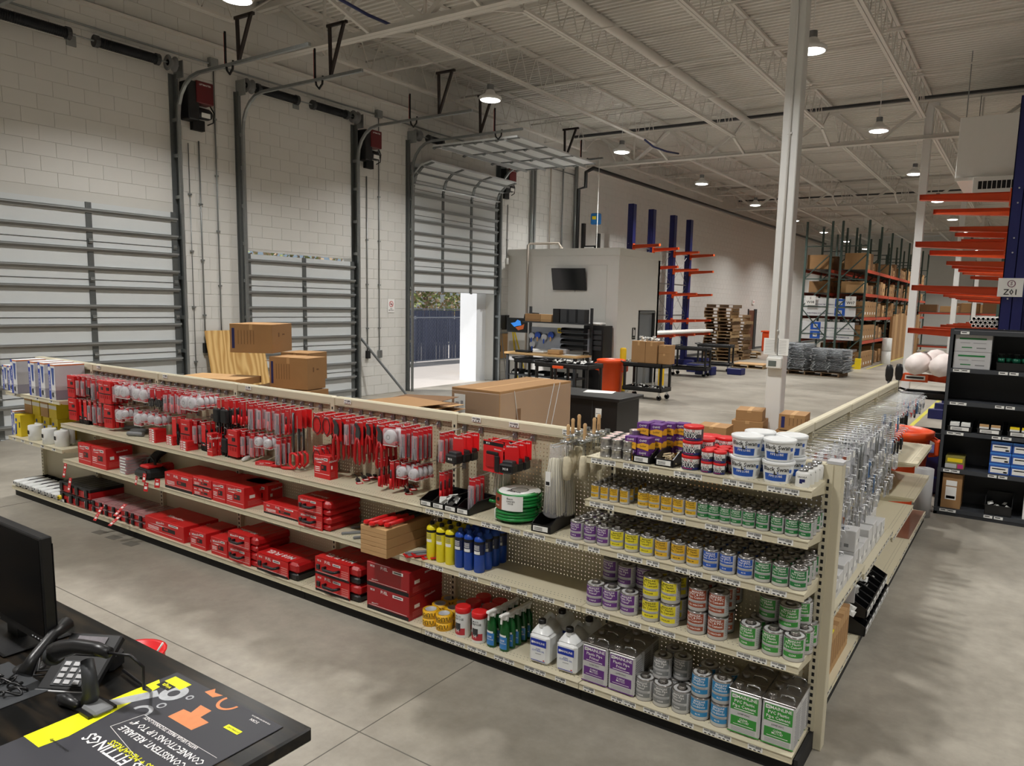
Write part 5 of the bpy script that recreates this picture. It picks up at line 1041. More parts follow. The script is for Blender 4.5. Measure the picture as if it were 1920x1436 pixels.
def k_saw():
    c = MB().rbox(-.055, .055, 0, .003, -.14, 0, RED, .001).mesh('card'); f = MB().tube([(-.02, -.012, -.02), (-.02, -.012, -.33)], .009, GREYM, 6).mesh('frame'); h_ = MB().tube([(-.02, -.012, -.33), (-.055, -.012, -.34), (-.06, -.012, -.42), (-.02, -.012, -.45), (.02, -.012, -.41), (.015, -.012, -.35), (-.02, -.012, -.33)], .011, BRED, 7).mesh('handle'); b = MB().box(.02, .024, -.014, -.012, -.36, -.04, CHROME).mesh('blade'); return [('card', c), ('frame', f), ('handle', h_), ('blade', b)]
KD = {'pliers': (k_pliers(1.05, .32), 'red carded pliers with grey jaws'), 'small_pliers': (k_pliers(.75, .23), 'small red-handled carded pliers'), 'narrow': (k_narrow(), 'narrow red card with a red-handled driver'), 'black_narrow': (k_narrow(DGREY, .22, .05), 'narrow red card with a black tool'), 'bare': (k_narrow(GREYM, .2, .04, False), 'slim red card with grey shaft'),
      'clam': (k_clam(), 'white round tape measure pack'), 'smallclam': (k_clam(.075), 'small white round blade pack'), 'hoop': (k_hoop(), 'red pointed card with black coil'), 'pouch': (k_pouch(), 'black belt pouch with red card'), 'battery': (k_battery(), 'black battery on red card'),
      'starter': (k_starter(), 'wide bright red battery card'), 'glove': (k_glove(), 'black glove with bright red card'), 'glasses': (k_glasses(), 'dark safety glasses on red card'), 'set': (k_set(), 'flat red bit case'), 'saw': (k_saw(), 'red hacksaw on card')}
MERG = {}
def merged(k):
    if k not in MERG:
        full = MB()
        for p in KD[k][0]:
            me = p[1]; off = len(full.v); full.v += [tuple(v.co) for v in me.vertices]
            for q in me.polygons: full.f.append(tuple(i + off for i in q.vertices)); full.m.append(full.mi(me.materials[q.material_index])); full.sm.append(q.use_smooth)
        MERG[k] = full.mesh('pack')
    return MERG[k]
CATN = {'pliers': 'pliers', 'small_pliers': 'pliers', 'battery': 'battery', 'starter': 'battery pack', 'glove': 'glove', 'glasses': 'glasses', 'saw': 'saw', 'pouch': 'pouch', 'clam': 'tape measure'}
NHK = {}
def hang(x, z, kind, n=4, where='upper', tip=.23, gap=.045, bay=''):
    key = where + bay; NHK[key] = NHK.get(key, 0) + 1; i = NHK[key]
    o = link('peg_hook', HK, None, (x, YPN - .002, z)); tag(o, f'chrome peg hook, {ORD[i - 1]} from left in the {where} row, {bay}', 'hook', 'chrome peg hooks on the long run')
    for k in range(n):
        y = YPN - tip + k * gap; lab = f'{KD[kind][1]}, {["front", "second", "third", "fourth", "fifth", "sixth"][k]} on {ORD[i - 1]} {where} hook, {bay}'
        loc = (x + random.uniform(-.004, .004), y, z - .004); rz = random.uniform(-.12, .12)
        if k == 0: place(kind + '_pack', KD[kind][0], lab, CATN.get(kind, 'pack'), loc, rz, 'packs hanging on the pegboard')
        else: tag(link(kind + '_pack', merged(kind), None, loc, rz), lab, CATN.get(kind, 'pack'), 'packs hanging on the pegboard')
def row(bay, i, z, kinds, where, n=4, x0=.07, dx=None):
    dx = dx or (1.22 - .12) / len(kinds)
    for k, kd in enumerate(kinds):
        if kd: hang(AX[i + 1] + x0 + dx * k, z, kd, n if kd not in ('clam', 'saw', 'battery') else 3, where, bay=bay, gap=.045 if kd not in ('battery', 'clam') else .072)
row('far left bay', 5, 1.43, ['set', 'narrow', 'narrow', 'glasses', 'black_narrow', 'bare', 'set', 'set', 'narrow', 'clam', 'clam'], 'upper')
row('far left bay', 5, 1.2, ['set', 'glove', 'glove', 'narrow', 'black_narrow', 'narrow', None, 'set', None, 'clam', 'smallclam'], 'lower', 3)
row('second bay', 4, 1.43, ['clam', 'clam', 'glasses', 'glasses', 'narrow', 'narrow', 'narrow', 'clam', 'clam', 'smallclam'], 'upper')
row('second bay', 4, 1.2, ['clam', 'smallclam', 'smallclam', 'smallclam', None, 'glove', None, 'set', 'narrow', 'glove'], 'lower', 3)
row('third bay', 3, 1.43, ['pouch', 'pouch', 'bare', 'bare', 'black_narrow', 'narrow', 'narrow', 'black_narrow', 'bare', 'saw'], 'upper')
row('third bay', 3, 1.19, ['glove', 'pouch', 'set', 'narrow', 'narrow', 'smallclam', 'smallclam', 'black_narrow', None, None], 'lower', 3)
row('fourth bay', 2, 1.43, ['hoop', 'hoop', 'pliers', 'narrow', 'pliers', 'small_pliers', 'pliers', 'clam', 'black_narrow', 'black_narrow'], 'upper')
row('fourth bay', 2, 1.18, ['hoop', None, None, None, None, None, 'bare', 'bare', 'smallclam', 'smallclam'], 'lower', 4)
row('fifth bay', 1, 1.43, ['narrow', 'battery', None, 'starter', 'battery'], 'upper', 3, dx=.14)
row('fifth bay', 1, 1.17, ['bare', None, 'black_narrow'], 'lower', 3, dx=.13)
# zip ties in clear bags, swabs with wooden handles
NYL = mat('nylon', (228, 222, 196), .45, var=.08); SWAB = mat('swab', (206, 196, 170), .9, var=.2, scale=60, bump=1.0); WOODH = mat('wood_handle', (206, 168, 120), .6)
def ziptie(w, h, n, label, loc):
    t = thing('zip_tie_bag', label, 'cable ties', loc, 0, 'bags of white cable ties'); m = MB(); r = random.Random(5)
    for i in range(n):
        a = r.uniform(-1, 1); b = r.uniform(-1, 1); m.tube([(a * w * .22, b * .02, -.08), (a * w * .38, b * .03, -h * .5), (a * w * .48, b * .03, -h * r.uniform(.93, .98))], .0035, NYL, 4)
    o = m.build('ties', t); o['kind'] = 'stuff'
    b = MB(); b.tube([(0, 0, 0), (0, 0, -.05), (0, 0, -h * .5), (0, 0, -h * .96), (0, 0, -h)], [w * .3, w * .3, w * .46, w * .56, w * .4], FILM, 12); b.build('bag', t); MB().box(-w * .25, w * .05, -w * .47, -w * .465, -h * .55, -h * .35, PAPER).box(-w * .22, 0, -w * .472, -w * .47, -h * .54, -h * .49, INK).build('sticker', t)
p = P(942, 826, y=YPN - .1); ziptie(.11, .36, 40, 'bag of white cable ties hanging left of the battery cards', (p.x, YPN - .09, p.z))
for i, (px, lab) in enumerate(((1042, 'front bag of white cable ties hanging right of the battery cards'), (1062, 'second bag of white cable ties, just left of the swabs'))):
    p = P(px, 835, y=YPN - .2 + .1 * i); ziptie(.12, .43, 60, lab, (p.x, YPN - .2 + .1 * i, p.z)); tag(link('peg_hook', HK, None, (p.x, YPN, p.z + .01)), f'peg hook holding the {"front" if i == 0 else "second"} cable tie bag', 'hook', 'chrome peg hooks on the long run')
def swab(label, loc):
    t = thing('swab_brush', label, 'brush', loc, random.uniform(-.2, .2), 'wooden-handled swab brushes'); MB().lathe([(.009, 0), (.011, .01), (.01, .07), (.012, .085), (.007, .095)], WOODH, 10).build('handle', t); MB().lathe([(.045, -.006), (.05, 0), (.02, .004), (.014, .006)], CHROME, 18).build('collar', t)
    MB().tube([(-.004, 0, 0), (-.006, 0, -.1)], .0025, GALV, 5).tube([(.004, 0, 0), (.006, 0, -.1)], .0025, GALV, 5).build('wire', t); MB().lathe([(.006, -.24), (.024, -.23), (.028, -.18), (.027, -.13), (.02, -.1), (.006, -.095)], SWAB, 12).build('swab', t)
for i, (px, py) in enumerate(((1065, 822), (1072, 812), (1082, 806), (1096, 824), (1112, 815), (1119, 810))):
    p = P(px, py + 4, y=YPN - .18 + .035 * (i % 3)); swab(f'wooden-handled cream swab brush, {ORD[i]} of six from left', (p.x, YPN - .18 + .045 * (i % 3), p.z + .004 * i))
    tag(link('peg_hook', HK, None, (p.x + .012, YPN, p.z)), f'peg hook under the {ORD[i]} swab brush', 'hook', 'chrome peg hooks on the long run')
# ---------------- gondola B: long hooks along +x with fittings ----------------
HB = MB(); HB.tube([(0, 0, 0), (.33, 0, -.003), (.335, 0, -.02)], .0032, HKM, 5); HB.tube([(0, 0, .03), (.3, 0, .028)], .0024, HKM, 4); HB.box(.3, .303, -.014, .014, -.02, .03, BLIST); HB = HB.mesh('peg_hook')
CLB = clear('clear_bag', (214, 216, 222), .4); FITS = mat('zinc_fitting', (168, 170, 172), .3, .7, var=.15, scale=30); BRASS = mat('brass', (176, 122, 60), .35, .7)
def f_bag(col, L_=.13, w=.06):
    b = MB(); b.rbox(-.008, .006, -w / 2, w / 2, -L_, 0, CLB, .003); b.tube([(0, -w * .25, -L_ * .55), (.004, w * .2, -L_ * .6), (0, w * .25, -L_ * .9)], .008, col, 6); b.box(.0062, .0066, -w * .3, w * .3, -L_ * .3, -L_ * .08, PAPER); return b.mesh('fitting_bag')
def f_clamp(L_=.16):
    b = MB(); b.tube([(0, 0, 0), (0, .02, -.02), (0, .022, -L_ + .03), (0, 0, -L_), (0, -.022, -L_ + .03), (0, -.02, -.02), (0, 0, 0)], .0035, FITS, 5); b.tube([(0, 0, 0), (0, 0, .01)], .004, FITS, 5); b.box(-.004, .004, -.026, .026, -L_ + .03, -L_ + .036, FITS); return b.mesh('hanger_clamp')
def f_card(c1, L_=.14): return MB().rbox(-.001, .001, -.035, .035, -L_, 0, c1, .0005).tube([(.006, 0, -.05), (.006, 0, -L_ + .02)], .008, FITS, 6).mesh('carded_part')
def f_long(): return MB().tube([(0, -.012, 0), (0, -.012, -.26)], .006, FITS, 5).tube([(0, .012, 0), (0, .012, -.25)], .006, DGALV, 5).box(-.005, .005, -.024, .024, -.02, -.008, FITS).mesh('strut_rod')
def f_black(): return MB().rbox(-.01, .01, -.026, .026, -.13, -.06, BLACK, .006).tube([(0, 0, 0), (0, 0, -.06)], .004, RED, 5).rbox(-.008, .008, -.012, .012, -.17, -.12, BLACK, .004).mesh('black_tool')
BAGC = f_bag(mat('copper_part', (150, 84, 44), .35, .5)); BAGG = f_bag(FITS); BAGL = f_bag(GREYP, .2, .07); BAGR = f_bag(RED, .12, .07); BAGW = f_bag(PAPER, .15, .09)
FK = {'c': (BAGC, 'clear bag with a copper-coloured fitting', 'bag'), 'g': (BAGG, 'clear bag with a zinc fitting', 'bag'), 'l': (BAGL, 'long clear bag with grey parts', 'bag'), 'r': (BAGR, 'clear bag with a red part', 'bag'), 'w': (BAGW, 'clear bag with a white card', 'bag'), 'h': (f_clamp(), 'zinc loop hanger', 'hanger'),
      'k': (f_card(BRN), 'brown carded metal part', 'pack'), 'q': (f_card(mat('blue_card', (70, 110, 160), .5)), 'blue carded metal part', 'pack'), 's': (f_long(), 'long zinc strut pair', 'hanger'), 'b': (f_black(), 'black tool with red loop', 'tool')}
rowname = {1.4: 'top', 1.22: 'second', 1.06: 'third', .9: 'fourth', .76: 'lowest'}
def brow(y0, y1, z, seq, n, x0=.1, dx=.055):
    k = len(seq); bay = ['nearest', 'second', 'third', 'farthest'][min(3, int((y0 - 3.9) / 1.24))]
    for i, c in enumerate(seq):
        if c == ' ': continue
        y = y0 + (y1 - y0) * (i + .5) / k; key = (z, bay); NHK[key] = NHK.get(key, 0) + 1; j = NHK[key]
        o = link('peg_hook', HB, None, (BXP + .004, y, z)); tag(o, f'long chrome hook, {ORD[j - 1]} along the {rowname[z]} row, {bay} bay of the right run', 'hook', 'long chrome hooks on the right run')
        if c == '-': continue
        me, d, cat = FK[c]
        for q in range(n):
            tag(link(me.name.split('.')[0], me, None, (BXP + .32 - dx * q - .02 * random.random(), y + random.uniform(-.005, .005), z - .004), random.uniform(-.2, .2)), f'{d}, {["outermost", "second", "third", "fourth"][q]} on {ORD[j - 1]} {rowname[z]} hook, {bay} bay', cat, 'fittings hanging on the right run')
brow(3.98, 5.1, 1.4, 'cckckrkwwl', 4); brow(5.2, 6.3, 1.4, 'sslslsslsl', 4); brow(6.42, 7.5, 1.4, '---wq-----', 3); brow(7.65, 8.8, 1.4, 'rgrqbqwbgg', 3)
brow(3.98, 5.1, 1.22, 'cgwgwhghgh', 3); brow(5.2, 6.3, 1.22, 'ghghqhghgg', 3); brow(6.42, 7.5, 1.22, 'g-gqbb-b--', 2)
brow(3.98, 5.1, 1.06, 'chghghgchg', 3); brow(5.2, 6.3, 1.06, 'ghwhghqhgg', 3); brow(6.42, 7.5, 1.06, 'hg-hgw-   ', 2)
brow(3.98, 5.1, .9, 'bhrhbhghqh', 2); brow(5.2, 6.3, .9, 'hghghgwhwg', 2); brow(6.42, 7.5, .9, 'g-hg      ', 2)
brow(3.98, 5.1, .76, 'rhgbhg', 2)
# white cartons, red-green carton on the lower shelf of B
def fbox(name, x1, y0, z, w, d, h, m_, lab, grp=None, side=PAPER, txt=None, rz=0):
    """carton whose printed face looks along +x: x1 = face, y0 = near side"""
    b = MB().rbox(-d, 0, 0, w, 0, h, m_, .003).mesh('carton'); l = MB(); l.box(0, .0008, w * .15, w * .5, h * .3, h * .55, side); l.box(0, .0009, w * .6, w * .85, h * .35, h * .5, FINE)
    for k in range(6): l.box(-d * .9, -d * .6, -.0008, 0, h * (.15 + .04 * k), h * (.165 + .04 * k), FINE)
    l.box(-d * .5, -d * .3, -.0008, 0, h * .2, h * .36, GREYP)
    if txt: l.text(txt, -d * .5, -.001, h * .82, .022, PINK)
    return place(name, [('carton', b, [('print', l.mesh('print'))])], lab, 'box', (x1, y0, z), rz, grp)
WC = mat('carton_pale', (206, 206, 206), .5, var=.03)
zb = .6
for i, (y, h, d, st) in enumerate(((4.32, .11, .09, 1), (4.44, .13, .1, 1), (4.58, .15, .12, 1), (4.74, .13, .13, 1), (4.9, .14, .14, 2))):
    for q in range(st): fbox('white_carton', BXF - .03, y, (zb if y < 5.1 else .53) + q * (h + .002), .13, d, h, WC, f'white carton, {ORD[i]} from the green one{", upper" if q else ", lower" if st > 1 else ""}', 'white cartons on the lower shelf')
for i, (y, h) in enumerate(((5.2, .15), (5.36, .15), (5.52, .2), (5.7, .2), (5.9, .14), (6.1, .12))):
    fbox('white_carton', BXF - .05, y, .53, .15, .26, h, WC, f'white carton farther along the lower shelf, {ORD[i]} of six', 'white cartons farther along')
b = MB().rbox(-.12, 0, 0, .17, 0, .2, mat('carton_green', (14, 96, 52), .45), .003).rbox(-.1205, .0005, -.0005, .1705, .2, .26, BRED, .003); l = MB(); e = -.001
l.text('ThermOmegaTech', -.06, e, .225, .012, PINK)
for k in range(3): l.box(-.08, -.045, e, 0, .03 + .055 * k, .06 + .055 * k, PAPER); l.box(-.075, -.05, e - .0004, e, .037 + .055 * k, .05 + .055 * k, GRN)
l.box(-.11, -.02, e, 0, .005, .015, PINK); l.text('Thermo', -.06, .08, .2606, .035, PINK, face='z'); l.box(.0005, .001, .06, .12, .1, .17, PAPER)
for k in (0, 1): place('green_carton', [('carton', b.mesh('carton')), ('print', l.mesh('print'))], f'green carton with red top on the right run, {["right", "left, half hidden"][k]} of two', 'box', (BXF - .07 - .135 * k, 4.14, zb), .05)
# base shelf of B: narrow cartons with coloured tops, black bins
tops = [CARDL, CARDL, BRED, BRED, BRED, YLAB, YLAB, CARDL, CARD, CARDL, CARD, CARDL, CARDL, CARD]
for i, tm in enumerate(tops):
    b = MB().rbox(-.30, 0, 0, .062, 0, .27, CARDL if i not in (2, 3, 4) else GRN, .002).rbox(-.3, .001, -.0005, .0625, .262, .2725, tm, .001).box(-.08, -.04, .015, .045, .2726, .2732, PAPER).box(-.16, -.1, .018, .042, .2726, .2732, INK).box(-.2, -.17, .02, .04, .2726, .2732, RED).box(0, .0008, .01, .05, .05, .2, CARD)
    tag(b.build('slim_carton', None, (BXF - .035, 4.0 + .066 * i, LZ[0])), f'slim upright carton with {"red" if tm is BRED else "yellow" if tm is YLAB else "brown"} top, {ORD[i]} from the near end of the base shelf', 'box', 'slim upright cartons on the base shelf')
BB = bin_parts(.11, .34, .12, True)
for i in range(8):
    for lv in range(2 if i < 7 else 1):
        place('parts_bin', BB, f'black bin on the right run base shelf, {ORD[i]} from near, {"upper" if lv else "lower"}', 'bin', (BXF + .04, 5.1 + .118 * i, LZ[0] + .124 * lv), PI / 2, 'black bins on the right run')
    if i % 2 == 0: heap('bin_contents', f'clear bags of parts in the {ORD[i]} upper black bin', 'packets', BXF - .18, 5.0 + .118 * i + .01, LZ[0] + .17, .14, .08, .09, SCR, 16, 'bag')
m = MB().rbox(-.14, 0, 0, .1, 0, .12, LGREY, .004); tag(m.build('grey_carton', None, (BXF - .02, 4.98, LZ[0] + .26), .2), 'grey carton sitting in the black bins', 'box')
tag(MB().rbox(-.4, .36, 0, 1.2, 0, .002, clear('brown_film', (150, 96, 76), .5), .0005).build('brown_film', None, (BXF - .02 - .35, BY[3] + .01, LZ[0] + .002)), 'reddish clear film lying on the empty far base shelf', 'film')
fbox('small_carton', BXF - .2, 6.55, .46, .25, .16, .13, WC, 'pale carton at the far end of the lower shelf')
tag(MB().rbox(-.02, .02, 0, .03, 0, .12, YEL, .003).build('yellow_packet', None, (BXF - .1, 6.4, .46), .4), 'yellow packet beside the pale carton', 'packet')
# black paddles above the far end post
for i, px in enumerate((1666, 1684)):
    p = P(px, 716, y=8.95 + .25 * i); t = thing('black_paddle', f'black oval handle sticking up behind the far end, {["left", "right"][i]} one', 'handle', (p.x, 8.95 + .25 * i, 1.2)); MB().lathe([(.001, -.1), (.03, -.085), (.042, -.03), (.042, .04), (.03, .09), (.001, .1)], BLACK, 14, Matrix.Translation((0, 0, .4)) @ Matrix.Scale(.35, 4, (0, 1, 0))).build('paddle', t); MB().tube([(0, 0, -1.2), (0, 0, .32)], .012, BLACK).build('stem', t)
# orange waste bin behind B, grey roll
def waste_bin(x, y, s, label, col=ORP):
    t = thing('waste_bin', label, 'bin', (x, y, 0)); MB().lathe([(.23 * s, 0), (.29 * s, .72 * s), (.3 * s, .72 * s), (.33 * s, .76 * s), (.33 * s, .8 * s), (.3 * s, .81 * s), (.28 * s, .72 * s), (.22 * s, .03 * s), (.0001, .03 * s)], col, 28).build('body', t)
    for sx in (-1, 1):
        MB().tube([(sx * .3 * s, -.06 * s, .74 * s), (sx * .37 * s, -.06 * s, .7 * s), (sx * .36 * s, -.05 * s, .56 * s), (sx * .29 * s, -.04 * s, .55 * s)], .02 * s, col, 6).tube([(sx * .3 * s, .06 * s, .74 * s), (sx * .37 * s, .06 * s, .7 * s), (sx * .36 * s, .05 * s, .56 * s), (sx * .29 * s, .04 * s, .55 * s)], .02 * s, col, 6).rbox(min(sx * .34, sx * .39) * s, max(sx * .34, sx * .39) * s, -.08 * s, .08 * s, .56 * s, .72 * s, col, .01).build('handle', t)
waste_bin(-1.2, 9.65, 1.1, 'big round orange waste bin behind the right shelving run')
tag(MB().lathe([(.025, 0), (.1, 0), (.1, .55), (.025, .55), (.025, .0)], LGREY, 20, cap=False).build('grey_roll', None, (-.86, 9.08, 0)), 'tall grey roll standing behind the far end shelves', 'roll')
# ================= COUNTER IN THE FOREGROUND =================
CT = bpy.data.materials.new('epoxy_wood'); CT.use_nodes = True; n = CT.node_tree; b = n.nodes['Principled BSDF']
tc = n.nodes.new('ShaderNodeTexCoord'); mp = n.nodes.new('ShaderNodeMapping'); mp.inputs['Scale'].default_value = (1.2, 9, 9); n.links.new(tc.outputs['Object'], mp.inputs[0])
no = n.nodes.new('ShaderNodeTexNoise'); no.inputs['Scale'].default_value = 3; no.inputs['Detail'].default_value = 6; n.links.new(mp.outputs[0], no.inputs['Vector'])
rp = n.nodes.new('ShaderNodeValToRGB'); rp.color_ramp.elements[0].position = .45; rp.color_ramp.elements[0].color = (.004, .004, .004, 1); rp.color_ramp.elements[1].position = .78; rp.color_ramp.elements[1].color = (.035, .024, .014, 1)
n.links.new(no.outputs['Fac'], rp.inputs[0]); n.links.new(rp.outputs[0], b.inputs['Base Color']); b.inputs['Roughness'].default_value = .3; b.inputs['Specular IOR Level'].default_value = .3
t = thing('service_counter', 'glossy black wood service counter in the foreground', 'counter', (0, 0, 0)); CZ = 1.05
MB().rbox(-5.2, -1.645, .35, 1.31, CZ - .045, CZ, CT, .006).build('worktop', t); MB().box(-5.1, -2.1, .5, 1.0, 0, CZ - .045, mat('counter_body', (60, 60, 62), .6)).build('cabinet', t)
tc_ = thing('red_bucket', 'red bucket rim showing behind the counter edge', 'bucket', (0, 0, 0)); p = P(270, 1208, z=.52); tc_.location = (p.x - .06, max(p.y, 1.5) - .02, -.05)
MB().lathe([(.11, 0), (.14, .5), (.15, .52), (.13, .52), (.1, .02), (.0001, .02)], BRED, 22).build('body', tc_); MB().tube([(.12, .02, .5), (.18, .05, .6)], .005, PAPER, 6).build('handle_end', tc_)
# monitor
t = thing('monitor', 'black desktop monitor on the counter, screen off', 'monitor', (-3.1, 1.03, CZ)); SCRN = mat('screen_off', (6, 7, 10), .12, var=0)
MB().rbox(-.06, .5, .0, .035, .08, .445, BLACK, .004).build('housing', t); MB().box(-.05, .49, -.0012, 0, .11, .435, SCRN).build('screen', t); MB().box(.0, .5, .034, .036, .1, .42, BLACK).build('back', t)
MB().rbox(.1, .2, .035, .07, .0, .3, BLACK, .01).build('neck', t); MB().rbox(.02, .3, -.05, .16, 0, .012, BLACK, .005).build('foot', t)
m = MB(); m.text('amazon', .14, -.0016, .094, .013, LGREY); m.build('brand_mark', t)
for i in range(4): MB().box(.4 + .02 * i, .408 + .02 * i, -.0016, 0, .092, .095, LGREY).build('button', t)
# mouse pad and cables
tag(MB().rbox(-.3, 0, 0, .2, 0, .003, DGREY, .001).build('mouse_pad', None, (-2.46, .78, CZ)), 'dark mouse pad at the left end of the counter', 'mouse pad')
t = thing('cable_disc', 'flat black round cable stand under the monitor', 'disc', (-2.66, 1.0, CZ)); MB().lathe([(.045, 0), (.046, .006), (.03, .01), (.0001, .011)], BLACK, 20).build('disc', t)
for i, pts in enumerate((((-2.78, 1.08, 1.2), (-2.72, 1.07, 1.08), (-2.66, 1.0, 1.07), (-2.6, .9, 1.06), (-2.62, .8, 1.056)), ((-2.74, 1.09, 1.2), (-2.7, 1.05, 1.07), (-2.6, 1.0, 1.06), (-2.5, 1.1, 1.06), (-2.6, 1.16, 1.06)), ((-2.7, 1.09, 1.2), (-2.66, 1.08, 1.07), (-2.56, 1.12, 1.06), (-2.5, 1.05, 1.06), (-2.58, .98, 1.06), (-2.66, 1.02, 1.06)))):
    tag(MB().tube(pts, .003, BLACK, 6).build('cable', None), f'thin black cable looping under the monitor, {ORD[i]} of three', 'cable')
# desk phone
t = thing('desk_phone', 'black desk phone with grey keypad behind the scanner', 'phone', (-2.47, 1.08, CZ), .5); Rm = Matrix.Rotation(.6, 4, 'X')
MB().rbox(-.09, .09, -.1, .1, 0, .028, BLACK, .006, Matrix.Translation((0, 0, .035)) @ Rm).rbox(-.08, .08, .02, .09, 0, .06, BLACK, .01).build('body', t)
kb_ = MB().rbox(-.05, .05, -.085, .0, .028, .031, DGREY, .001, Matrix.Translation((0, 0, .035)) @ Rm); kb_.build('keypad', t)
for i in range(4):
    for j in range(3): MB().rbox(-.04 + .03 * j, -.02 + .03 * j, -.08 + .02 * i, -.066 + .02 * i, .031, .035, LGREY, .001, Matrix.Translation((0, 0, .035)) @ Rm).build('key', t)
MB().box(-.09, .09, -.104, -.1, .004, .03, LGREY, Matrix.Translation((0, 0, .035)) @ Rm).build('front_edge', t); MB().rbox(-.05, .05, .02, .085, .029, .033, mat('phone_lcd', (120, 116, 120), .25, var=.4, scale=40), .001, Matrix.Translation((0, 0, .035)) @ Rm).build('display', t)
MB().tube([(-.12, -.1, .05), (-.12, -.06, .085), (-.12, .02, .12), (-.12, .09, .13)], [.024, .016, .016, .024], BLACK, 10).build('handset', t)
MB().tube([(.03 * math.cos(k * .5) - .17 - .0 * k + .045 * math.sin(k * .08), -.16 + .0018 * k + .02 * math.sin(k * .5) * .3, .012 + .008 * math.sin(k * .9)) for k in range(60)], .0035, BLACK, 5).build('coiled_cord', t)
# barcode scanner on its stand
t = thing('barcode_scanner', 'black handheld barcode scanner resting on its stand', 'scanner', (-2.29, 1.0, CZ))
MB().prism([(-.1, 0), (-.07, .002), (0, .006), (.05, .012), (.1, .012), (.1, .0)], -.04, .04, BLACK).tube([(-.11, -.03, .004), (-.05, -.035, .014), (.02, -.03, .016)], [.004, .02, .012], BLACK, 8).build('stand_base', t)
MB().tube([(.02, 0, .01), (.035, 0, .05), (.03, 0, .1), (.0, .01, .135)], [.024, .022, .02, .018], DGREY, 12).build('stand_neck', t)
MB().rbox(.03, .11, -.028, .028, .004, .02, GREYP, .006).build('stand_clip', t)
MB().tube([(-.13, -.02, .135), (-.1, -.015, .152), (-.03, 0, .175), (.05, .015, .185), (.1, .025, .182)], [.03, .028, .022, .02, .017], BLACK, 14).build('handle', t)
MB().lathe([(.03, 0), (.034, .01), (.03, .02)], DGREY, 16, Matrix.Translation((-.14, -.022, .128)) @ Matrix.Rotation(PI / 2, 4, 'Y')).build('window', t)
MB().tube([(.1, .025, .182), (.17, .05, .185), (.2, .07, .15), (.16, .09, .06), (.1, .14, .012), (-.1, .16, .01)], .0045, BLACK, 7).build('cord', t)
# printed counter mat
MATG = mat('mat_grey', (58, 58, 64), .42, var=.02); MY = mat('mat_yellow', (232, 232, 30), .4, var=.02); COP = mat('copper_print', (216, 136, 88), .45, var=.15, scale=40); SIL = mat('silver_print', (172, 174, 178), .4, var=.25, scale=60)
t = thing('counter_mat', 'dark grey printed counter mat with yellow corner', 'mat', (-2.25, .62, CZ)); w, d = .54, .64
MB().rbox(0, w, 0, d, 0, .003, MATG, .001).build('mat', t); z = .0034
MB().add([(0, .2, z), (.09, .2, z), (.10, .27, z), (.045, .56, z), (0, .58, z)], [(0, 1, 2, 3, 4)], MY).build('yellow_band', t)
def mt(tx, x, y, s, m_, al='RIGHT'):
    MB().text(tx, x, y, z + .0006, s, m_, rot=PI, face='z', align=al).build('lettering', t)
def mp_(px, py): q = P(px, py, z=CZ + .003); return q.x + 2.25, q.y - .62
x, y = mp_(165, 1378); mt('PRESS FITTINGS', x, y, .052, PINK)
x, y = mp_(208, 1390); mt('PROPRESS + MEGAPRESS', x, y, .028, MY)
x, y = mp_(228, 1363); mt('CONSISTENT, RELIABLE', x, y, .03, PINK); x, y = mp_(250, 1352); mt('CONNECTIONS UP TO 4"', x, y, .03, PINK); x, y = mp_(272, 1345); mt('WITH VIEGA PRESS TECHNOLOGY', x, y, .017, PINK)
mt('Connected in quality', .075, .235, .012, INK)
fr = MB(); 
for a, c in ((mp_(207, 1362), mp_(270, 1340)), (mp_(270, 1340), (mp_(270, 1340)[0] + .36, mp_(270, 1340)[1])), (mp_(207, 1362), (mp_(207, 1362)[0] + .36, mp_(207, 1362)[1] - .06))): fr.bar((a[0], a[1], z), (c[0], c[1], z), .0008, PINK, 4)
fr.build('frame_line', t)
x, y = mp_(328, 1283); MB().box(x - .045, x + .045, y - .01, y + .028, z, z + .0004, MY).box(x - .045, x + .02, y - .035, y - .008, z, z + .0005, INK).text('viega', x - .01, y - .022, z + .0008, .022, MY, rot=PI, face='z').build('logo', t)
def ring(x, y, r0, r1, m_, nm='ring', a0=0, a1=2 * PI): MB().lathe([(r0, z), (r1, z + .0004)], m_, 22, Matrix.Translation((x, y, 0)), a0, a1, False, False).build(nm, t)
x, y = mp_(326, 1300); ring(x, y, .018, .042, SIL, 'flange'); x, y = mp_(356, 1308); ring(x, y, .007, .012, SIL); x, y = mp_(303, 1323); ring(x, y, .009, .014, SIL)
x, y = mp_(432, 1318); ring(x, y, .03, .04, COP, 'copper_bend', PI * .9, PI * 2)
x, y = mp_(355, 1347); MB().add([(x - .06, y - .03, z), (x + .06, y - .03, z), (x + .065, y + .02, z), (x + .02, y + .022, z), (x + .015, y + .06, z), (x - .04, y + .06, z), (x - .025, y + .02, z), (x - .06, y + .018, z)], [tuple(range(8))], COP).build('copper_tee', t)
x, y = mp_(400, 1300); MB().add([(x - .03, y - .01, z), (x + .02, y - .015, z), (x + .035, y + .01, z), (x, y + .005, z), (x - .02, y + .02, z)], [tuple(range(5))], COP).build('copper_valve', t)
x, y = mp_(245, 1312); MB().add([(x - .06, y - .06, z + .0003), (x - .02, y - .075, z + .0003), (x + .05, y + .06, z + .0003), (x + .01, y + .075, z + .0003)], [(0, 1, 2, 3)], SIL).build('press_tool', t)
x, y = mp_(262, 1335); ring(x, y, .024, .036, SIL, 'elbow', 0, PI)
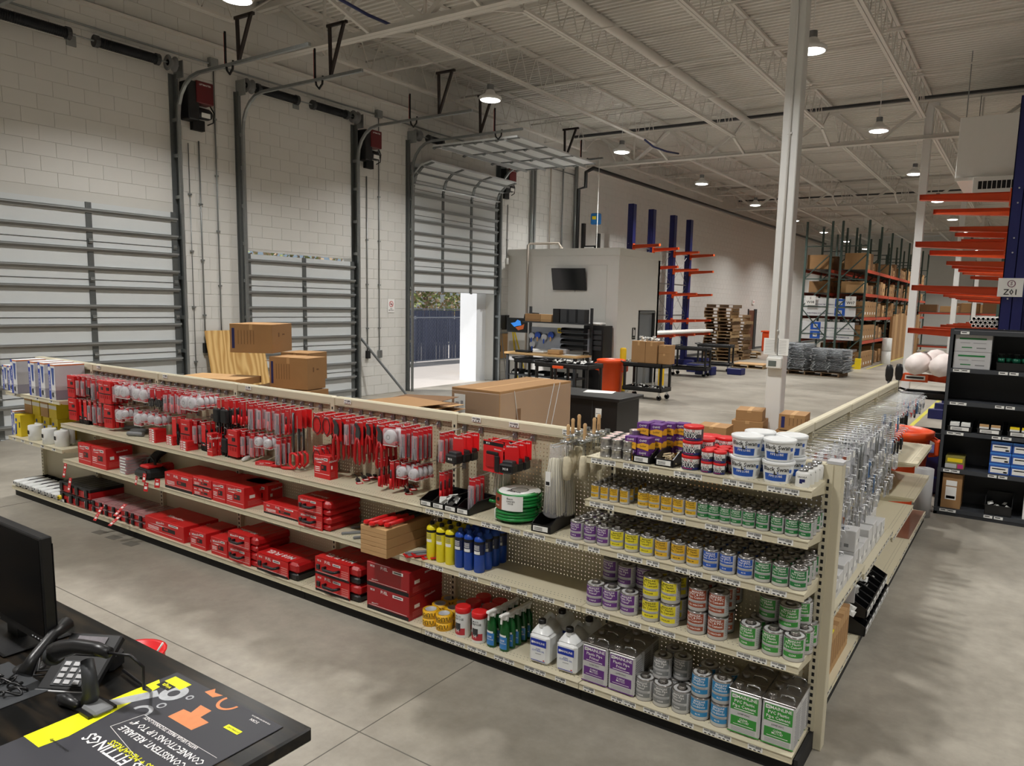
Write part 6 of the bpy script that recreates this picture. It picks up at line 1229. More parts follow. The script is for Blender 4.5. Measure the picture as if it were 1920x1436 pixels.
x, y = mp_(450, 1362); mt('SCAN', x + .01, y + .04, .014, PINK, 'CENTER'); mt('FOR MORE INFORMATION', x + .02, y + .055, .007, PINK, 'CENTER'); MB().box(x - .035, x + .03, y - .03, y - .012, z, z + .0004, MY).text('DOWNLOAD', x, y - .021, z + .0007, .009, INK, rot=PI, face='z').build('yellow_tab', t)

# ================= GOODS BEHIND THE LONG RUN =================
def carton(x, y, z, w, d, h, label, rz=0, m_=None, grp=None, flaps=False, ink=True, nm='carton', txt=None):
    m_ = m_ or CARD; t = thing(nm, label, 'box', (x, y, z), rz, grp); MB().rbox(0, w, 0, d, 0, h - .001, m_, .003).build('body', t)
    MB().box(w / 2 - .025, w / 2 + .025, -.0006, d, h - .001, h, CARDL).box(w / 2 - .025, w / 2 + .025, -.0008, 0, h * .8, h, CARDL).build('tape', t)
    if ink:
        l = MB(); l.box(.03, .07, -.001, 0, h * .15, h * .85, NAVY)
        for k in range(6): l.box(.12 + .045 * k, .128 + .045 * k, -.001, 0, h * .3, h * .78, CARDD)
        l.box(w, w + .001, d * .3, d * .36, h * .55, h * .7, CARDD); l.box(w, w + .001, d * .5, d * .62, h * .6, h * .65, CARDD)
        if txt: l.text(txt, w * .5, -.0015, h * .62, h * .2, CARDD)
        l.build('print', t)
    return t
p = P(500, 663, y=6.9); carton(-9.78, 6.45, 1.43, .62, .75, .42, 'brown carton topmost of the pile behind the long run', .55)
carton(-9.9, 7.4, .95, .5, .5, .44, 'brown carton under the topmost one, left', .3, ink=False); t = carton(-9.3, 6.75, .93, .66, .42, .46, 'open-ended brown carton under the topmost one, right', .25)
MB().box(-.002, 0, .05, .37, .06, .38, MATTB).build('opening', t); MB().box(-.12, -.002, .06, .36, .38, .385, CARDL).box(-.1, -.005, .06, .36, .05, .055, CARDL).build('flap', t)
carton(-9.2, 6.7, .48, .62, .5, .44, 'brown carton at the bottom right of the pile', .2); carton(-9.8, 6.9, .48, .7, .6, .44, 'brown carton at the bottom left of the pile', .1, ink=False); carton(-9.5, 6.6, .02, 1.4, 1.0, .44, 'wide brown carton under the whole pile', .1, ink=False)
carton(-10.3, 5.9, .98, 1.0, .6, .1, 'flat brown carton in front of the pile, left', .35, CARDL, ink=False); carton(-9.3, 5.8, .88, .9, .5, .09, 'flat brown carton just behind the shelf cap', .3, CARDL, ink=False); carton(-10.2, 5.85, .1, 1.7, .8, .77, 'big brown carton carrying the flat ones', .25, ink=False)
PLY = bpy.data.materials.new('plywood'); PLY.use_nodes = True; n = PLY.node_tree; b = n.nodes['Principled BSDF']; tc = n.nodes.new('ShaderNodeTexCoord'); mp = n.nodes.new('ShaderNodeMapping'); mp.inputs['Scale'].default_value = (1, 2.2, .55); wv = n.nodes.new('ShaderNodeTexWave'); wv.bands_direction = 'Y'; wv.inputs['Scale'].default_value = 1.3; wv.inputs['Distortion'].default_value = 14; wv.inputs['Detail'].default_value = 2
n.links.new(tc.outputs['Object'], mp.inputs[0]); n.links.new(mp.outputs[0], wv.inputs[0]); rp = n.nodes.new('ShaderNodeValToRGB'); rp.color_ramp.elements[0].color = (*lin((186, 142, 78)), 1); rp.color_ramp.elements[1].color = (*lin((222, 186, 122)), 1); n.links.new(wv.outputs[0], rp.inputs[0]); n.links.new(rp.outputs[0], b.inputs['Base Color']); b.inputs['Roughness'].default_value = .7
o = MB().rbox(0, .018, 0, 1.2, 0, 1.62, PLY, .003).build('plywood_sheet', None, (XW + .42, 7.95, 0)); o.rotation_euler = (0, -.22, 0); tag(o, 'plywood sheet leaning on the wall behind the cartons', 'plywood')
t = thing('wrapped_carton', 'huge plastic-wrapped brown carton behind the long run', 'box', (-6.05, 7.02, 0), .03); MB().rbox(0, .74, 0, 1.72, .14, 1.2, CARD, .005).build('carton', t); MB().rbox(-.006, .746, -.006, 1.726, .14, 1.18, clear('stretch_film', (226, 222, 216), .16), .02).build('stretch_film', t)
MB().box(.35, .4, 0, 1.72, 1.2, 1.201, CARDL).build('tape', t); MB().box(.05, .22, -.009, -.007, .85, 1.12, PAPER).box(.07, .2, -.0095, -.009, .88, .89, INK).box(.07, .12, -.0095, -.009, .95, 1.02, FINE).box(.15, .19, -.0095, -.009, .98, 1.04, FINE).build('shipping_label', t)
for a, c in (((.748, .3, 1.18), (.748, .5, .3)), ((.748, 1.25, 1.2), (.748, .9, .2)), ((.748, 1.4, 1.2), (.748, 1.05, .2)), ((.0, -.008, .75), (.74, -.008, .7))): MB().bar(a, c, .006, clear('film_fold', (240, 240, 240), .5), 4).build('film_fold', t)
MB().box(.747, .7485, .35, .45, .7, .95, CARDD).text('U', .7487, .4, .85, .12, CARDD, face='+x').build('print', t)
for k in range(3): MB().box(.02 + .33 * k, .1 + .33 * k, 0, 1.72, .02, .12, CARDL).build('skid', t)
t = thing('cardboard_pile', 'pile of flattened cardboard behind the long run', 'cardboard', (-6.55, 5.95, 0)); r = random.Random(3)
MB().rbox(0, 1.15, 0, .8, 0, .94, CARDD, .004).build('stack_base', t)
for k in range(9): o = MB().rbox(0, r.uniform(.7, 1.1), 0, r.uniform(.5, .75), 0, .006, r.choice([CARD, CARDL, CARDD]), .001).build('sheet', t, (r.uniform(-.1, .15), r.uniform(0, .12), .95 + k * .016)); o.rotation_euler = (r.uniform(-.03, .05), r.uniform(-.05, .03), r.uniform(-.25, .25))
for i, (x, y, z, w, d, h, l, rz) in enumerate(((-2.98, 8.8, .9, .32, .4, .13, 'flat brown carton left of the near column, topmost', .2), (-3.02, 8.78, .73, .38, .44, .17, 'brown carton left of the near column, second in its stack', .15), (-3.05, 8.76, .02, .42, .5, .7, 'tall brown carton at the bottom left of the near column', .1), (-2.42, 8.7, .86, .3, .4, .19, 'brown carton right of the near column', .1), (-2.45, 8.68, .02, .36, .45, .83, 'brown carton underneath, right of the near column', .1), (-3.25, 8.2, .76, .36, .35, .12, 'low brown carton near the white buckets', .1), (-3.28, 8.18, .02, .42, .4, .73, 'brown carton under the low one near the buckets', .1))):
    carton(x, y, z, w, d, h, l, rz, ink=(i == 3))
# ================= OFFICE BOX =================
OFY, OFX, OFZ = 17.41, -9.28, 3.72; DRY = mat('drywall', (228, 227, 223), .6, var=.02); DOORG = mat('door_grey', (124, 128, 132), .4, var=.02)
of = link('wall_office', None); struct(of)
MB().box(XW, OFX, OFY, OFY + .12, 0, OFZ, DRY).build('front_wall', of); MB().box(OFX - .12, OFX, OFY + .12, 18.66, 0, OFZ, DRY).box(OFX - .12, OFX, 19.72, 19.95, 0, OFZ, DRY).box(OFX - .12, OFX, 18.66, 19.72, 2.12, OFZ, DRY).build('side_wall', of)
MB().box(XW, OFX, 19.83, 19.95, 0, OFZ, DRY).build('rear_wall', of); MB().box(XW, OFX, OFY, 19.95, OFZ, OFZ + .02, DRY).build('roof', of)
MB().box(XW, OFX + .03, OFY - .03, OFY, OFZ - .16, OFZ + .03, WHITE).box(OFX, OFX + .03, OFY, 19.98, OFZ - .16, OFZ + .03, WHITE).build('fascia', of)
MB().rbox(XW + 1.3, OFX - .35, OFY - .02, OFY, 1.75, 3.3, WHITE, .006).build('raised_panel', of)
d4 = link('door_4', None, None, (OFX, 18.68, 0)); struct(d4); MB().box(-.1, -.06, 0, 1.0, 0, 2.05, DOORG).build('leaf', d4)
for a, c, e, f in ((-.02, .04, 0, 2.1), (.98, 1.04, 0, 2.1), (-.02, 1.04, 2.05, 2.1)): MB().box(-.1, .02, a, c, e, f, DGREY if e == 0 else GREYP).build('jamb', d4)
MB().bar((-.06, .9, 1.0), (.0, .9, 1.0), .015, CHROME).bar((.0, .9, 1.0), (.0, .78, 1.0), .01, CHROME).build('lever', d4)
tag(MB().rbox(0, .012, 0, .2, 0, .32, INK, .003).box(.012, .014, .05, .09, .1, .26, PAPER).box(.012, .014, .11, .15, .1, .26, PAPER).lathe([(.0001, 0), (.022, .001)], PAPER, 10, Matrix(((0, 0, 1, .013), (1, 0, 0, .07), (0, 1, 0, .28), (0, 0, 0, 1)))).text('RESTROOM', .0145, .1, .05, .03, PAPER, face='+x').build('restroom_sign', None, (OFX + .002, 18.3, 1.32)), 'small black restroom sign beside the office door', 'sign')
t = thing('wall_tv', 'black flat television tilted on the office wall', 'television', (-10.75, OFY - .1, 2.92)); t.rotation_euler = (.2, 0, .03); MB().rbox(-.53, .53, -.05, -.01, -.3, .3, BLACK, .006).build('housing', t); MB().box(-.515, .515, -.052, -.05, -.285, .285, SCRN).build('screen', t); MB().rbox(-.1, .1, -.01, .11, -.08, .08, BLACK, .01).build('bracket', t); MB().tube([(.15, 0, -.3), (.1, .05, -.7), (.05, .07, -1.3)], .006, DGREY, 5).build('cord', t)
def wallthing(): pass
t = thing('electrical_panel', 'tall grey electrical cabinet on the wall by the office', 'cabinet', (XW, 18.35, .75)); MB().rbox(0, .22, 0, .75, 0, 1.25, GREYP, .008).build('body', t); MB().rbox(.22, .24, .03, .72, .04, 1.21, mat('panel_grey', (140, 143, 145), .45), .006).build('door', t)
t = thing('wall_screen', 'black monitor on an arm showing a blue bird shape', 'monitor', (-12.05, 16.7, 1.62), .05); MB().rbox(-.33, .33, 0, .05, -.2, .2, BLACK, .006).build('housing', t); MB().box(-.31, .31, -.002, 0, -.17, .18, SCRN).build('screen', t)
MB().add([(-.2, -.003, .05), (-.05, -.003, .08), (.02, -.003, .15), (.12, -.003, .12), (.15, -.003, 0), (.02, -.003, -.02), (-.08, -.003, -.05)], [tuple(range(7))], mat('lcd_blue', (50, 130, 220), .3, emit=.6)).add([(-.05, -.0035, -.06), (.15, -.0035, -.01), (.25, -.0035, .04), (.22, -.0035, -.1), (.05, -.0035, -.14)], [tuple(range(5))], mat('lcd_orange', (170, 80, 30), .3, emit=.3)).build('picture', t); MB().tube([(.2, .05, .1), (.2, .1, .3), (.35, .2, .34), (.5, .35, .33)], .02, BLACK).build('arm', t)
for i in range(5):
    p = P(941 + i * 9.6, 620, x=XW); q = thing('wall_pocket', f'black wall pocket file holder, {ORD[i]} of five from left', 'file holder', (XW, 16.98 + .28 * i, 1.45), 0, 'black wall pockets'); MB().rbox(.0, .06, 0, .25, 0, .42, BLACK, .004).build('pocket', q); MB().box(.06, .065, .01, .24, .38, .42, DGREY).build('lip', q)
t = thing('notice_board', 'framed board, cork left and white right, below the wall pockets', 'board', (XW, 16.98, .62)); MB().rbox(0, .02, 0, .7, 0, .72, CARDL, .003).build('cork', t); MB().rbox(0, .022, .7, 1.42, 0, .72, PAPER, .003).build('whiteboard', t); MB().box(.0, .03, -.02, 1.44, .72, .75, GALV).box(0, .03, -.02, 1.44, -.03, 0, GALV).box(.0, .03, -.02, 0, 0, .72, GALV).box(0, .03, 1.42, 1.44, 0, .72, GALV).build('frame', t)
m = MB()
for k in range(6): m.box(.022, .0225, .82, .95 + .1 * (k % 3), .3 + .05 * k, .31 + .05 * k, FINE)
m.build('writing', t); MB().box(0, .08, .95, 1.2, -.16, -.06, GREYP).build('marker_tray', t)
t = thing('folding_sign', 'yellow folded pole stand leaning by the notice board', 'stand', (XW + .5, 17.3, 0)); 
for a in ((.0, .0), (.25, .12)): MB().bar((a[0], a[1], 0), (-.35, .1, 1.75), .022, YEL, 6).build('pole', t)
t = thing('broom', 'thin grey broom pole leaning on the wall', 'broom', (XW + .3, 17.0, 0)); MB().bar((0, 0, 0.03), (-.22, 0, 1.5), .012, GREYP, 6).build('pole', t); MB().rbox(-.05, .08, -.15, .15, 0, .05, BLACK, .01).build('head', t)
bl = mat('leaning_pole', (120, 124, 126), .4, .5); t = tag(MB().bar((0, 0, 0), (-.75, -.75, 1.35), .028, bl, 8).build('leaning_pipe', None, (XW + .85, 12.45, .0)), 'grey pipe leaning on the wall right of the middle door', 'pipe')
# workbench
t = thing('workbench', 'wood-topped steel workbench with pegboard back', 'workbench', (-11.95, 16.0, 0)); BW = 2.3; by0 = 0
MB().rbox(0, BW, 0, .75, .87, .92, mat('maple', (206, 168, 116), .45, var=.06), .004).build('worktop', t)
for x in (.05, BW - .12):
    for y in (.03, .64): MB().box(x, x + .07, y, y + .08, 0, .87, DGREY).build('leg', t)
MB().box(.05, BW - .05, .05, .7, .3, .33, DGREY).build('lower_shelf', t); MB().rbox(.12, .62, .05, .5, .7, .86, LGREY, .004).build('drawer', t)
for x in (.3, BW - .06): MB().box(x, x + .06, .72, .78, .92, 2.15, DGREY).build('upright', t)
MB().box(.3, BW, .4, .78, 1.72, 1.75, DGREY).build('upper_shelf', t); MB().box(.36, BW - .06, .74, .76, 1.0, 1.6, mat('tool_panel', (146, 150, 158), .4, .3, var=.04)).build('tool_panel', t)
bx0, by_ = -11.95, 16.0
for i, (x, w, m_, l) in enumerate(((.35, .5, CARD, 'long brown carton on the workbench upper shelf'), (.86, .34, CARDL, 'pale brown carton on the workbench upper shelf'), (1.25, .2, BLACK, 'black ribbed case on the workbench upper shelf'), (1.48, .2, DGREY, 'dark grey case on the upper shelf, first after the black one'), (1.75, .2, DGREY, 'dark grey case on the upper shelf, middle'), (2.02, .2, DGREY, 'dark grey case at the right end of the upper shelf'))):
    tag(MB().rbox(0, w, 0, .25, 0, .2 if i < 2 else .36, m_, .004).box(.02, w - .02, -.002, 0, .05, .055, INK).build('shelf_case', None, (bx0 + x, by_ + .45, 1.752)), l, 'box')
for i, (x, z) in enumerate(((.42, 1.35), (.62, 1.38), (.83, 1.33), (1.05, 1.4), (.45, 1.12))):
    q = thing('tape_dispenser', f'round tape dispenser hung on the tool panel, {ORD[i]} of five', 'dispenser', (bx0 + x, by_ + .68, z), 0, 'tape dispensers on the tool panel'); MB().add(*lathe_y([(.02, 0), (.09, 0), (.09, .05), (.02, .05)], 14), SIL if i % 2 == 0 else BLUE, False).build('reel', q); MB().rbox(-.02, .02, -.02, .0, -.17, -.05, BLUE if i % 2 == 0 else CARDL, .005).build('grip', q)
tag(MB().rbox(0, .14, 0, .05, 0, .14, YEL, .02).rbox(.04, .1, -.01, 0, .04, .1, BLACK, .003).build('tape_measure', None, (bx0 + 1.25, by_ + .68, 1.46)), 'yellow tape measure hung above the dispensers', 'tape measure')
for i in range(4): q = place('parts_bin', bin_parts(.72, .2, .12, False), f'wide black bin rack on the tool panel, {ORD[i]} from the top', 'bin', (bx0 + 1.45, by_ + .54, 1.5 - .15 * i), 0, 'black bin racks on the tool panel')
for i, (x, y, w, d, h, m_, l) in enumerate(((.2, .2, .5, .3, .05, BLACK, 'black keyboard tray on the workbench'), (.75, .25, .35, .25, .06, PAPER, 'white paper roll on the workbench'), (1.2, .45, .5, .2, .14, LGREY, 'grey organiser on the workbench'), (1.3, .15, .35, .3, .12, CARDL, 'crumpled brown paper heap on the workbench'), (1.75, .15, .4, .35, .01, PAPER, 'white papers at the right of the workbench'))):
    tag(MB().rbox(0, w, 0, d, 0, h, m_, min(.02, h * .4)).build('bench_item', None, (bx0 + x, by_ + y, .921), random.uniform(-.2, .2)), l, 'tray' if i in (0,) else 'paper' if i in (1, 3, 4) else 'organizer')
for i in range(5): place('parts_bin', bin_parts(.26, .3, .12), f'dark bin on the workbench lower shelf, {ORD[i]} from left', 'bin', (bx0 + .15 + .42 * i, by_ + .15, .332), 0, 'dark bins on the lower shelf')
t = thing('black_locker', 'narrow black cabinet between workbench and office corner', 'cabinet', (-9.98, OFY - .55, 0)); MB().rbox(0, .6, 0, .5, 0, 1.7, BLACK, .006).build('body', t)
for k in range(4): MB().rbox(.04, .56, -.02, 0, 1.05 + .14 * k, 1.16 + .14 * k, DGREY, .004).build('drawer_front', t)
tag(MB().box(0, .24, 0, .004, 0, .4, PAPER).box(.03, .2, -.0006, 0, .2, .21, FINE).box(.03, .2, -.0006, 0, .26, .27, FINE).build('paper_sheet', None, (-9.93, OFY - .575, .55)), 'white sheet taped to the black cabinet', 'paper'); tag(MB().rbox(0, .45, 0, .3, 0, .08, PAPER, .03).build('paper_stack', None, (-9.92, OFY - .53, 1.702)), 'white papers lying on top of the black cabinet', 'paper')
# carts
def cart(x, y, w, d, h, label, rz=0, casters=True, lower=.2):
    t = thing('utility_cart', label, 'cart', (x, y, 0), rz, 'black utility carts'); z0 = .14 if casters else .0
    for z in (h - .1, lower):
        m = MB(); m.rbox(0, w, 0, d, z, z + .03, BLACK, .008)
        m.rbox(0, w, 0, .03, z, z + .1, BLACK, .008); m.rbox(0, w, d - .03, d, z, z + .1, BLACK, .008); m.rbox(0, .03, 0, d, z, z + .1, BLACK, .008); m.rbox(w - .03, w, 0, d, z, z + .1, BLACK, .008); m.build('tray', t)
    for xx in (.01, w - .07):
        for yy in (.01, d - .07): MB().rbox(xx, xx + .06, yy, yy + .06, lower + .05, h - .05, BLACK, .008).build('leg', t)
    MB().tube([(0, .05, h - .02), (-.1, .08, h + .01), (-.1, d - .08, h + .01), (0, d - .05, h - .02)], .018, BLACK).build('handle', t)
    if casters:
        for xx in (.08, w - .08):
            for yy in (.07, d - .07): MB().add(*lathe_y([(.03, yy - .015), (.062, yy - .015), (.062, yy + .015), (.03, yy + .015)], 14), MATTB, True, Matrix.Translation((xx, 0, .062))).box(xx - .02, xx + .02, yy - .025, yy + .025, .1, lower, CHROME).build('caster', t)
    return t
def frag(w, d, h, nme, label, cat, loc, m_=SCR, n=40): b = heap(nme, label, cat, *loc, w, d, h, m_, n, 'bag'); return b
cart(-8.35, 16.05, 1.05, .6, .88, 'black cart with brown cartons on top and bags below, open floor'); 
for i, (x, y, z, w, d, h, l) in enumerate(((-8.15, 16.1, .885, .36, .42, .52, 'tall brown carton on the cart, left of two'), (-7.78, 16.1, .885, .3, .42, .52, 'tall brown carton on the cart, right of two'), (-7.46, 16.15, .885, .3, .3, .25, 'small brown carton on the cart, lower right'), (-7.46, 16.15, 1.137, .3, .3, .2, 'small brown carton on the cart, upper right'))): carton(x, y, z, w, d, h, l, .02, CARD, ink=False)
frag(.6, .3, .1, 'clear_cups', 'heap of clear plastic packs on the cartons', 'packs', (-8.1, 16.15, 1.41)); frag(.9, .4, .14, 'bagged_parts', 'clear bags heaped on the cart lower tray', 'bags', (-8.28, 16.12, .24)); frag(.16, .3, .1, 'bagged_parts', 'clear bags on the left end of the cart top', 'bags', (-8.33, 16.15, .83))
cart(-9.3, 13.6, 1.35, .75, .95, 'black work cart with clear packets on top, before the workbench', .05, False); frag(1.0, .5, .04, 'bagged_parts', 'clear packets spread on the work cart', 'bags', (-9.1, 13.7, .96)); cart(-10.6, 14.6, 1.2, .7, .9, 'second black work cart half hidden by the first', .05, False)
tag(MB().rbox(0, .28, 0, .02, 0, .06, ORP, .004).build('orange_label', None, (-8.8, 13.56, .84)), 'small orange plate on the work cart front', 'plate')
waste_bin(-8.78, 16.25, 1.12, 'orange waste bin between the work cart and the carton cart')
t = thing('stand_desk', 'black steel desk with tall side cabinet in the middle', 'desk', (-6.25, 9.15, 0)); MB().rbox(0, 1.45, 0, .8, .9, .95, BLACK, .006).build('top', t); MB().rbox(.6, 1.4, .05, .75, 0, .9, BLACK, .006).build('cabinet', t); MB().box(.99, 1.0, .045, .05, .02, .88, DGREY).build('door_gap', t); MB().rbox(.02, .6, .1, .7, .35, .42, MATTB, .006).build('shelf', t)
for x, y in ((.02, .1), (.02, .62), (.3, .1)): MB().box(x, x + .06, y, y + .06, 0, .9, BLACK).build('leg', t)
tag(MB().box(0, .1, 0, .004, 0, .13, PAPER).box(.01, .08, -.0006, 0, .05, .06, FINE).build('desk_sticker', None, (-5.2, 9.194, .65)), 'small white sheet on the black desk cabinet', 'paper'); tag(MB().rbox(0, .45, 0, .3, 0, .006, PAPER, .001).build('desk_papers', None, (-5.6, 9.5, .951), .3), 'white papers lying on the black desk', 'paper')
MATW = mat('mop_white', (220, 220, 216), .7)
# ================= CANTILEVER RACKS =================
BOLT = mat('bolt', (200, 200, 200), .3, .6, var=0)
def cant(xc, ys_, zt, levels, xe, sgn, label, grp, sign=None):
    for i, y in enumerate(ys_):
        t = thing('cantilever_rack', f'{label}, {ORD[i]} in the line', 'rack', (xc, y, 0), 0, grp); w = .3 if sgn < 0 else .2
        MB().box(0, w, 0, .014, 0, zt, NAVY).box(0, w, .24, .254, 0, zt, NAVY).box(w / 2 - .006, w / 2 + .006, 0, .25, 0, zt, NAVY).box(0, .012, 0, .25, 0, zt, NAVY).box(w - .012, w, 0, .25, 0, zt, NAVY).build('column', t)
        b0, b1 = (-1.3, w) if sgn < 0 else (0, 1.2); MB().box(b0, b1, .03, .22, 0, .2, NAVY).build('base', t)
        for z in levels:
            a = 0 if sgn < 0 else w; e = xe - xc
            m = MB(); m.add([(a, .05, z), (a, .2, z), (a, .2, z - .13), (a, .05, z - .13), (e, .05, z + .02), (e, .2, z + .02), (e, .2, z - .06), (e, .05, z - .06)], [(0, 1, 5, 4), (2, 3, 7, 6), (4, 5, 6, 7)], ORANGE)
            m.add([(a, .11, z - .002), (e, .11, z + .018), (e, .11, z - .058), (a, .11, z - .128), (a, .14, z - .002), (e, .14, z + .018), (e, .14, z - .058), (a, .14, z - .128)], [(0, 1, 2, 3), (4, 7, 6, 5)], ORANGE)
            m.build('arm', t)
            MB().box(min(a, a + .02 * sgn), max(a, a + .02 * sgn), .03, .22, z - .2, z + .05, ORANGE).build('arm_plate', t)
            for q in (.04, -.17): MB().add(*lathe_y([(.0001, -.01), (.012, -.01), (.012, .0)], 8), BOLT, False, Matrix.Translation((w * .3, 0, z + q))).build('bolt', t)
        if i + 1 < len(ys_):
            y2 = ys_[i + 1] - y
            for z in (.7, 1.9, 3.1, 4.3): MB().bar((w / 2, .13, z), (w / 2, y2 + .1, z), .022, GALV, square=True).build('brace', t)
            for z in (.7, 1.9, 3.1): MB().bar((w / 2, .13, z), (w / 2, y2 + .1, z + 1.2), .012, GALV, 4).bar((w / 2, .13, z + 1.2), (w / 2, y2 + .1, z), .012, GALV, 4).build('cross_brace', t)
cant(-.42, [12.78, 14.66, 17.7, 19.0, 20.7, 22.0, 24.9], 5.4, [4.07, 3.36, 2.69, 2.02, 1.3], -1.64, -1, 'tall navy rack column with orange arms pointing left', 'navy cantilever rack on the right')
cant(-12.1, [23.2, 24.8, 26.7, 28.3], 5.72, [4.33, 3.68, 2.76, 1.74, 1.2], -10.9, 1, 'navy rack column with orange arms along the far left wall', 'navy cantilever rack at the wall')
t = thing('aisle_sign', 'white Z01 sign on the navy rack column', 'sign', (-.47, 12.775, 2.55)); MB().rbox(0, .32, -.006, 0, 0, .27, PAPER, .001).build('plate', t); m = MB(); m.text('Z01', .17, -.0068, .065, .115, INK)
m.add(*lathe_y([(.042, -.0064), (.052, -.0066)], 22), mat('badge_purple', (110, 40, 80), .5), False, Matrix.Translation((.17, 0, .19)))
m.f = [f for f in m.f if len(f) < 20]; k_ = len(m.f); m.m = m.m[:k_]; m.sm = m.sm[:k_]; m.text('S', .17, -.0068, .19, .07, mat('badge_purple', (110, 40, 80), .5)); m.build('lettering', t)
for i in range(26): 
    c = i % 6; r_ = i // 6; tag(MB().add(*lathe_y([(.024, 0), (.033, 0), (.033, 4.5), (.024, 4.5)], 10), WHITE, True).build('white_pipe', None, (-.5 - .07 * c - .035 * (r_ % 2), 14.75, 2.08 + .062 * r_)), f'white plastic pipe on the navy rack, {ORD[c]} across in {ORD[r_]} layer', 'pipe', 'white pipes on the right rack') if r_ < 3 else None
for i in range(4): tag(MB().add(*lathe_y([(.055, 0), (.06, 0), (.06, 6), (.055, 6)], 12), WHITE, True, Matrix.Rotation(0, 4, 'Z')).build('white_pipe', None, (-11.0 - .14 * i, 22.9, 1.3)), f'long white pipe on the wall rack, {ORD[i]} from the outside', 'pipe', 'long white pipes on the wall rack')
BAGM = mat('white_wrap', (222, 212, 208), .6, var=.12, scale=12, bump=.8)
for i, (x, y, s) in enumerate(((-1.45, 12.7, 1), (-1.1, 12.6, 1), (-1.3, 13.4, 1.1), (-.85, 13.3, 1), (-.7, 12.6, .9))):
    tag(MB().tube([(0, -.3 * s, .1), (0, -.15, .15), (.02, .3, .17), (0, .9 * s, .12)], [.06, .16 * s, .17 * s, .1], BAGM, 12).build('wrapped_bundle', None, (x, y, 1.33)), f'white wrapped bundle on the lowest orange arms, {ORD[i]} of five', 'bundle', 'white wrapped bundles')
tag(MB().box(0, .4, 0, .01, 0, .12, ORANGE).box(.07, .36, -.002, 0, .03, .1, PAPER).box(.09, .34, -.003, -.002, .05, .08, INK).build('load_label', None, (-1.68, 12.76, 1.2)), 'orange arm end plate with white load label', 'label')
cart(-1.75, 13.6, .9, .6, .95, 'black cart under the orange arms beside the dark shelf'); 
for i, (x, w, h) in enumerate(((-1.5, .3, .3), (-1.2, .25, .45))): tag(MB().rbox(0, w, 0, .5, .05, h, mat('tote_blue', (30, 56, 140), .4), .02).rbox(.02, w - .02, .02, .48, h - .01, h, BLUE, .004).build('blue_tote', None, (x, 10.75 + .15 * i, .0)), f'blue plastic tote behind the orange bin, {ORD[i]} from left', 'tote')
tag(MB().rbox(0, .85, 0, .5, 0, .55, mat('tote_navy', (24, 36, 92), .45), .02).rbox(.02, .83, -.01, 0, .2, .23, BLUE, .003).build('blue_tote', None, (-1.02, 10.3, 0)), 'wide dark blue tote between orange bin and dark shelf', 'tote')
# ================= DARK STEEL SHELF UNIT =================
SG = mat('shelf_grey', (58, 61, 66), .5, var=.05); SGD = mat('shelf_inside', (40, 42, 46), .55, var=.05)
t = thing('steel_shelving', 'dark grey steel shelf unit at the right edge', 'shelving', (-.75, 9.3, 0)); SL = [.08, .54, .97, 1.31, 1.68, 2.1]
for x in (0, 1.83): MB().box(x, x + .035, 0, .004, 0, 2.12, SG).box(x, x + .004, 0, .45, 0, 2.12, SG).build('post', t)
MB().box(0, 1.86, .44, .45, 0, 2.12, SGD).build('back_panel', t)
hm = MB().box(-.004, .004, -.001, 0, -.006, .006, BOLT).mesh('slot')
for z in SL: 
    s = MB().box(0, 1.86, 0, .45, z - .005, z, SG).box(0, 1.86, -.004, .002, z - .045, z, SG).build('shelf', t)
    for q in ([.06, .14, .5, .6, 1.0, 1.1, 1.5] if z < 2.0 else [.1]): MB().box(q, q + .085, -.006, -.004, z - .038, z - .008, PAPER).box(q + .01, q + .06, -.0066, -.006, z - .025, z - .015, INK).build('shelf_tag', s)
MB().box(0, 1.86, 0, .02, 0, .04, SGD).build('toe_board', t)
SX, SY = -.75, 9.3
def sh(x, z, w, d, h, m_, nm, label, cat='box', prints=None, grp=None, dy=.03):
    b = MB().rbox(0, w, 0, d, 0, h, m_, .003).mesh(nm + '_body'); ps = [('carton', b)]
    if prints:
        l = MB()
        for (a, c, e, f, mm) in prints: l.box(w * a, w * c, -.001, 0, h * e, h * f, mm)
        ps.append(('print', l.mesh('print')))
    place(nm, ps, label, cat, (SX + x, SY + dy, z), 0, grp)
for k in range(2): sh(.05, 1.68 + .19 * k, .36, .36, .187, LGREY, 'grey_carton', f'pale grey carton with green stripe, {"upper" if k else "lower"} on the dark shelf', prints=[(.12, .85, .72, .82, GRN), (.15, .42, .5, .54, FINE), (.5, .85, .5, .54, FINE), (.2, .48, .22, .28, GRN), (.6, .85, .2, .26, GREYP)], grp='pale grey cartons with green stripes')
place('parts_bin', bin_parts(.4, .35, .16, False), 'black bin of green valves on the top dark shelf', 'bin', (SX + .47, SY + .02, 1.681)); GV = mat('valve_green', (20, 92, 68), .35)
for i in range(5): q = thing('green_valve', f'green valve lying in the black bin, {ORD[i]} from left', 'valve', (SX + .51 + .07 * i, SY + .1 + .05 * (i % 2), 1.79), .3 * i, 'green valves'); MB().tube([(-.03, 0, 0), (.03, 0, 0)], .028, GV, 10).build('body', q); MB().lathe([(.01, 0), (.012, .06), (.03, .065), (.03, .075)], BLACK, 12).build('handwheel', q)
for k in range(2): sh(.93, 1.68 + .14 * k, .25, .3, .13, PAPER, 'white_carton', f'white carton right of the green valves, {"upper" if k else "lower"}', prints=[(.3, .8, .3, .6, FINE)])
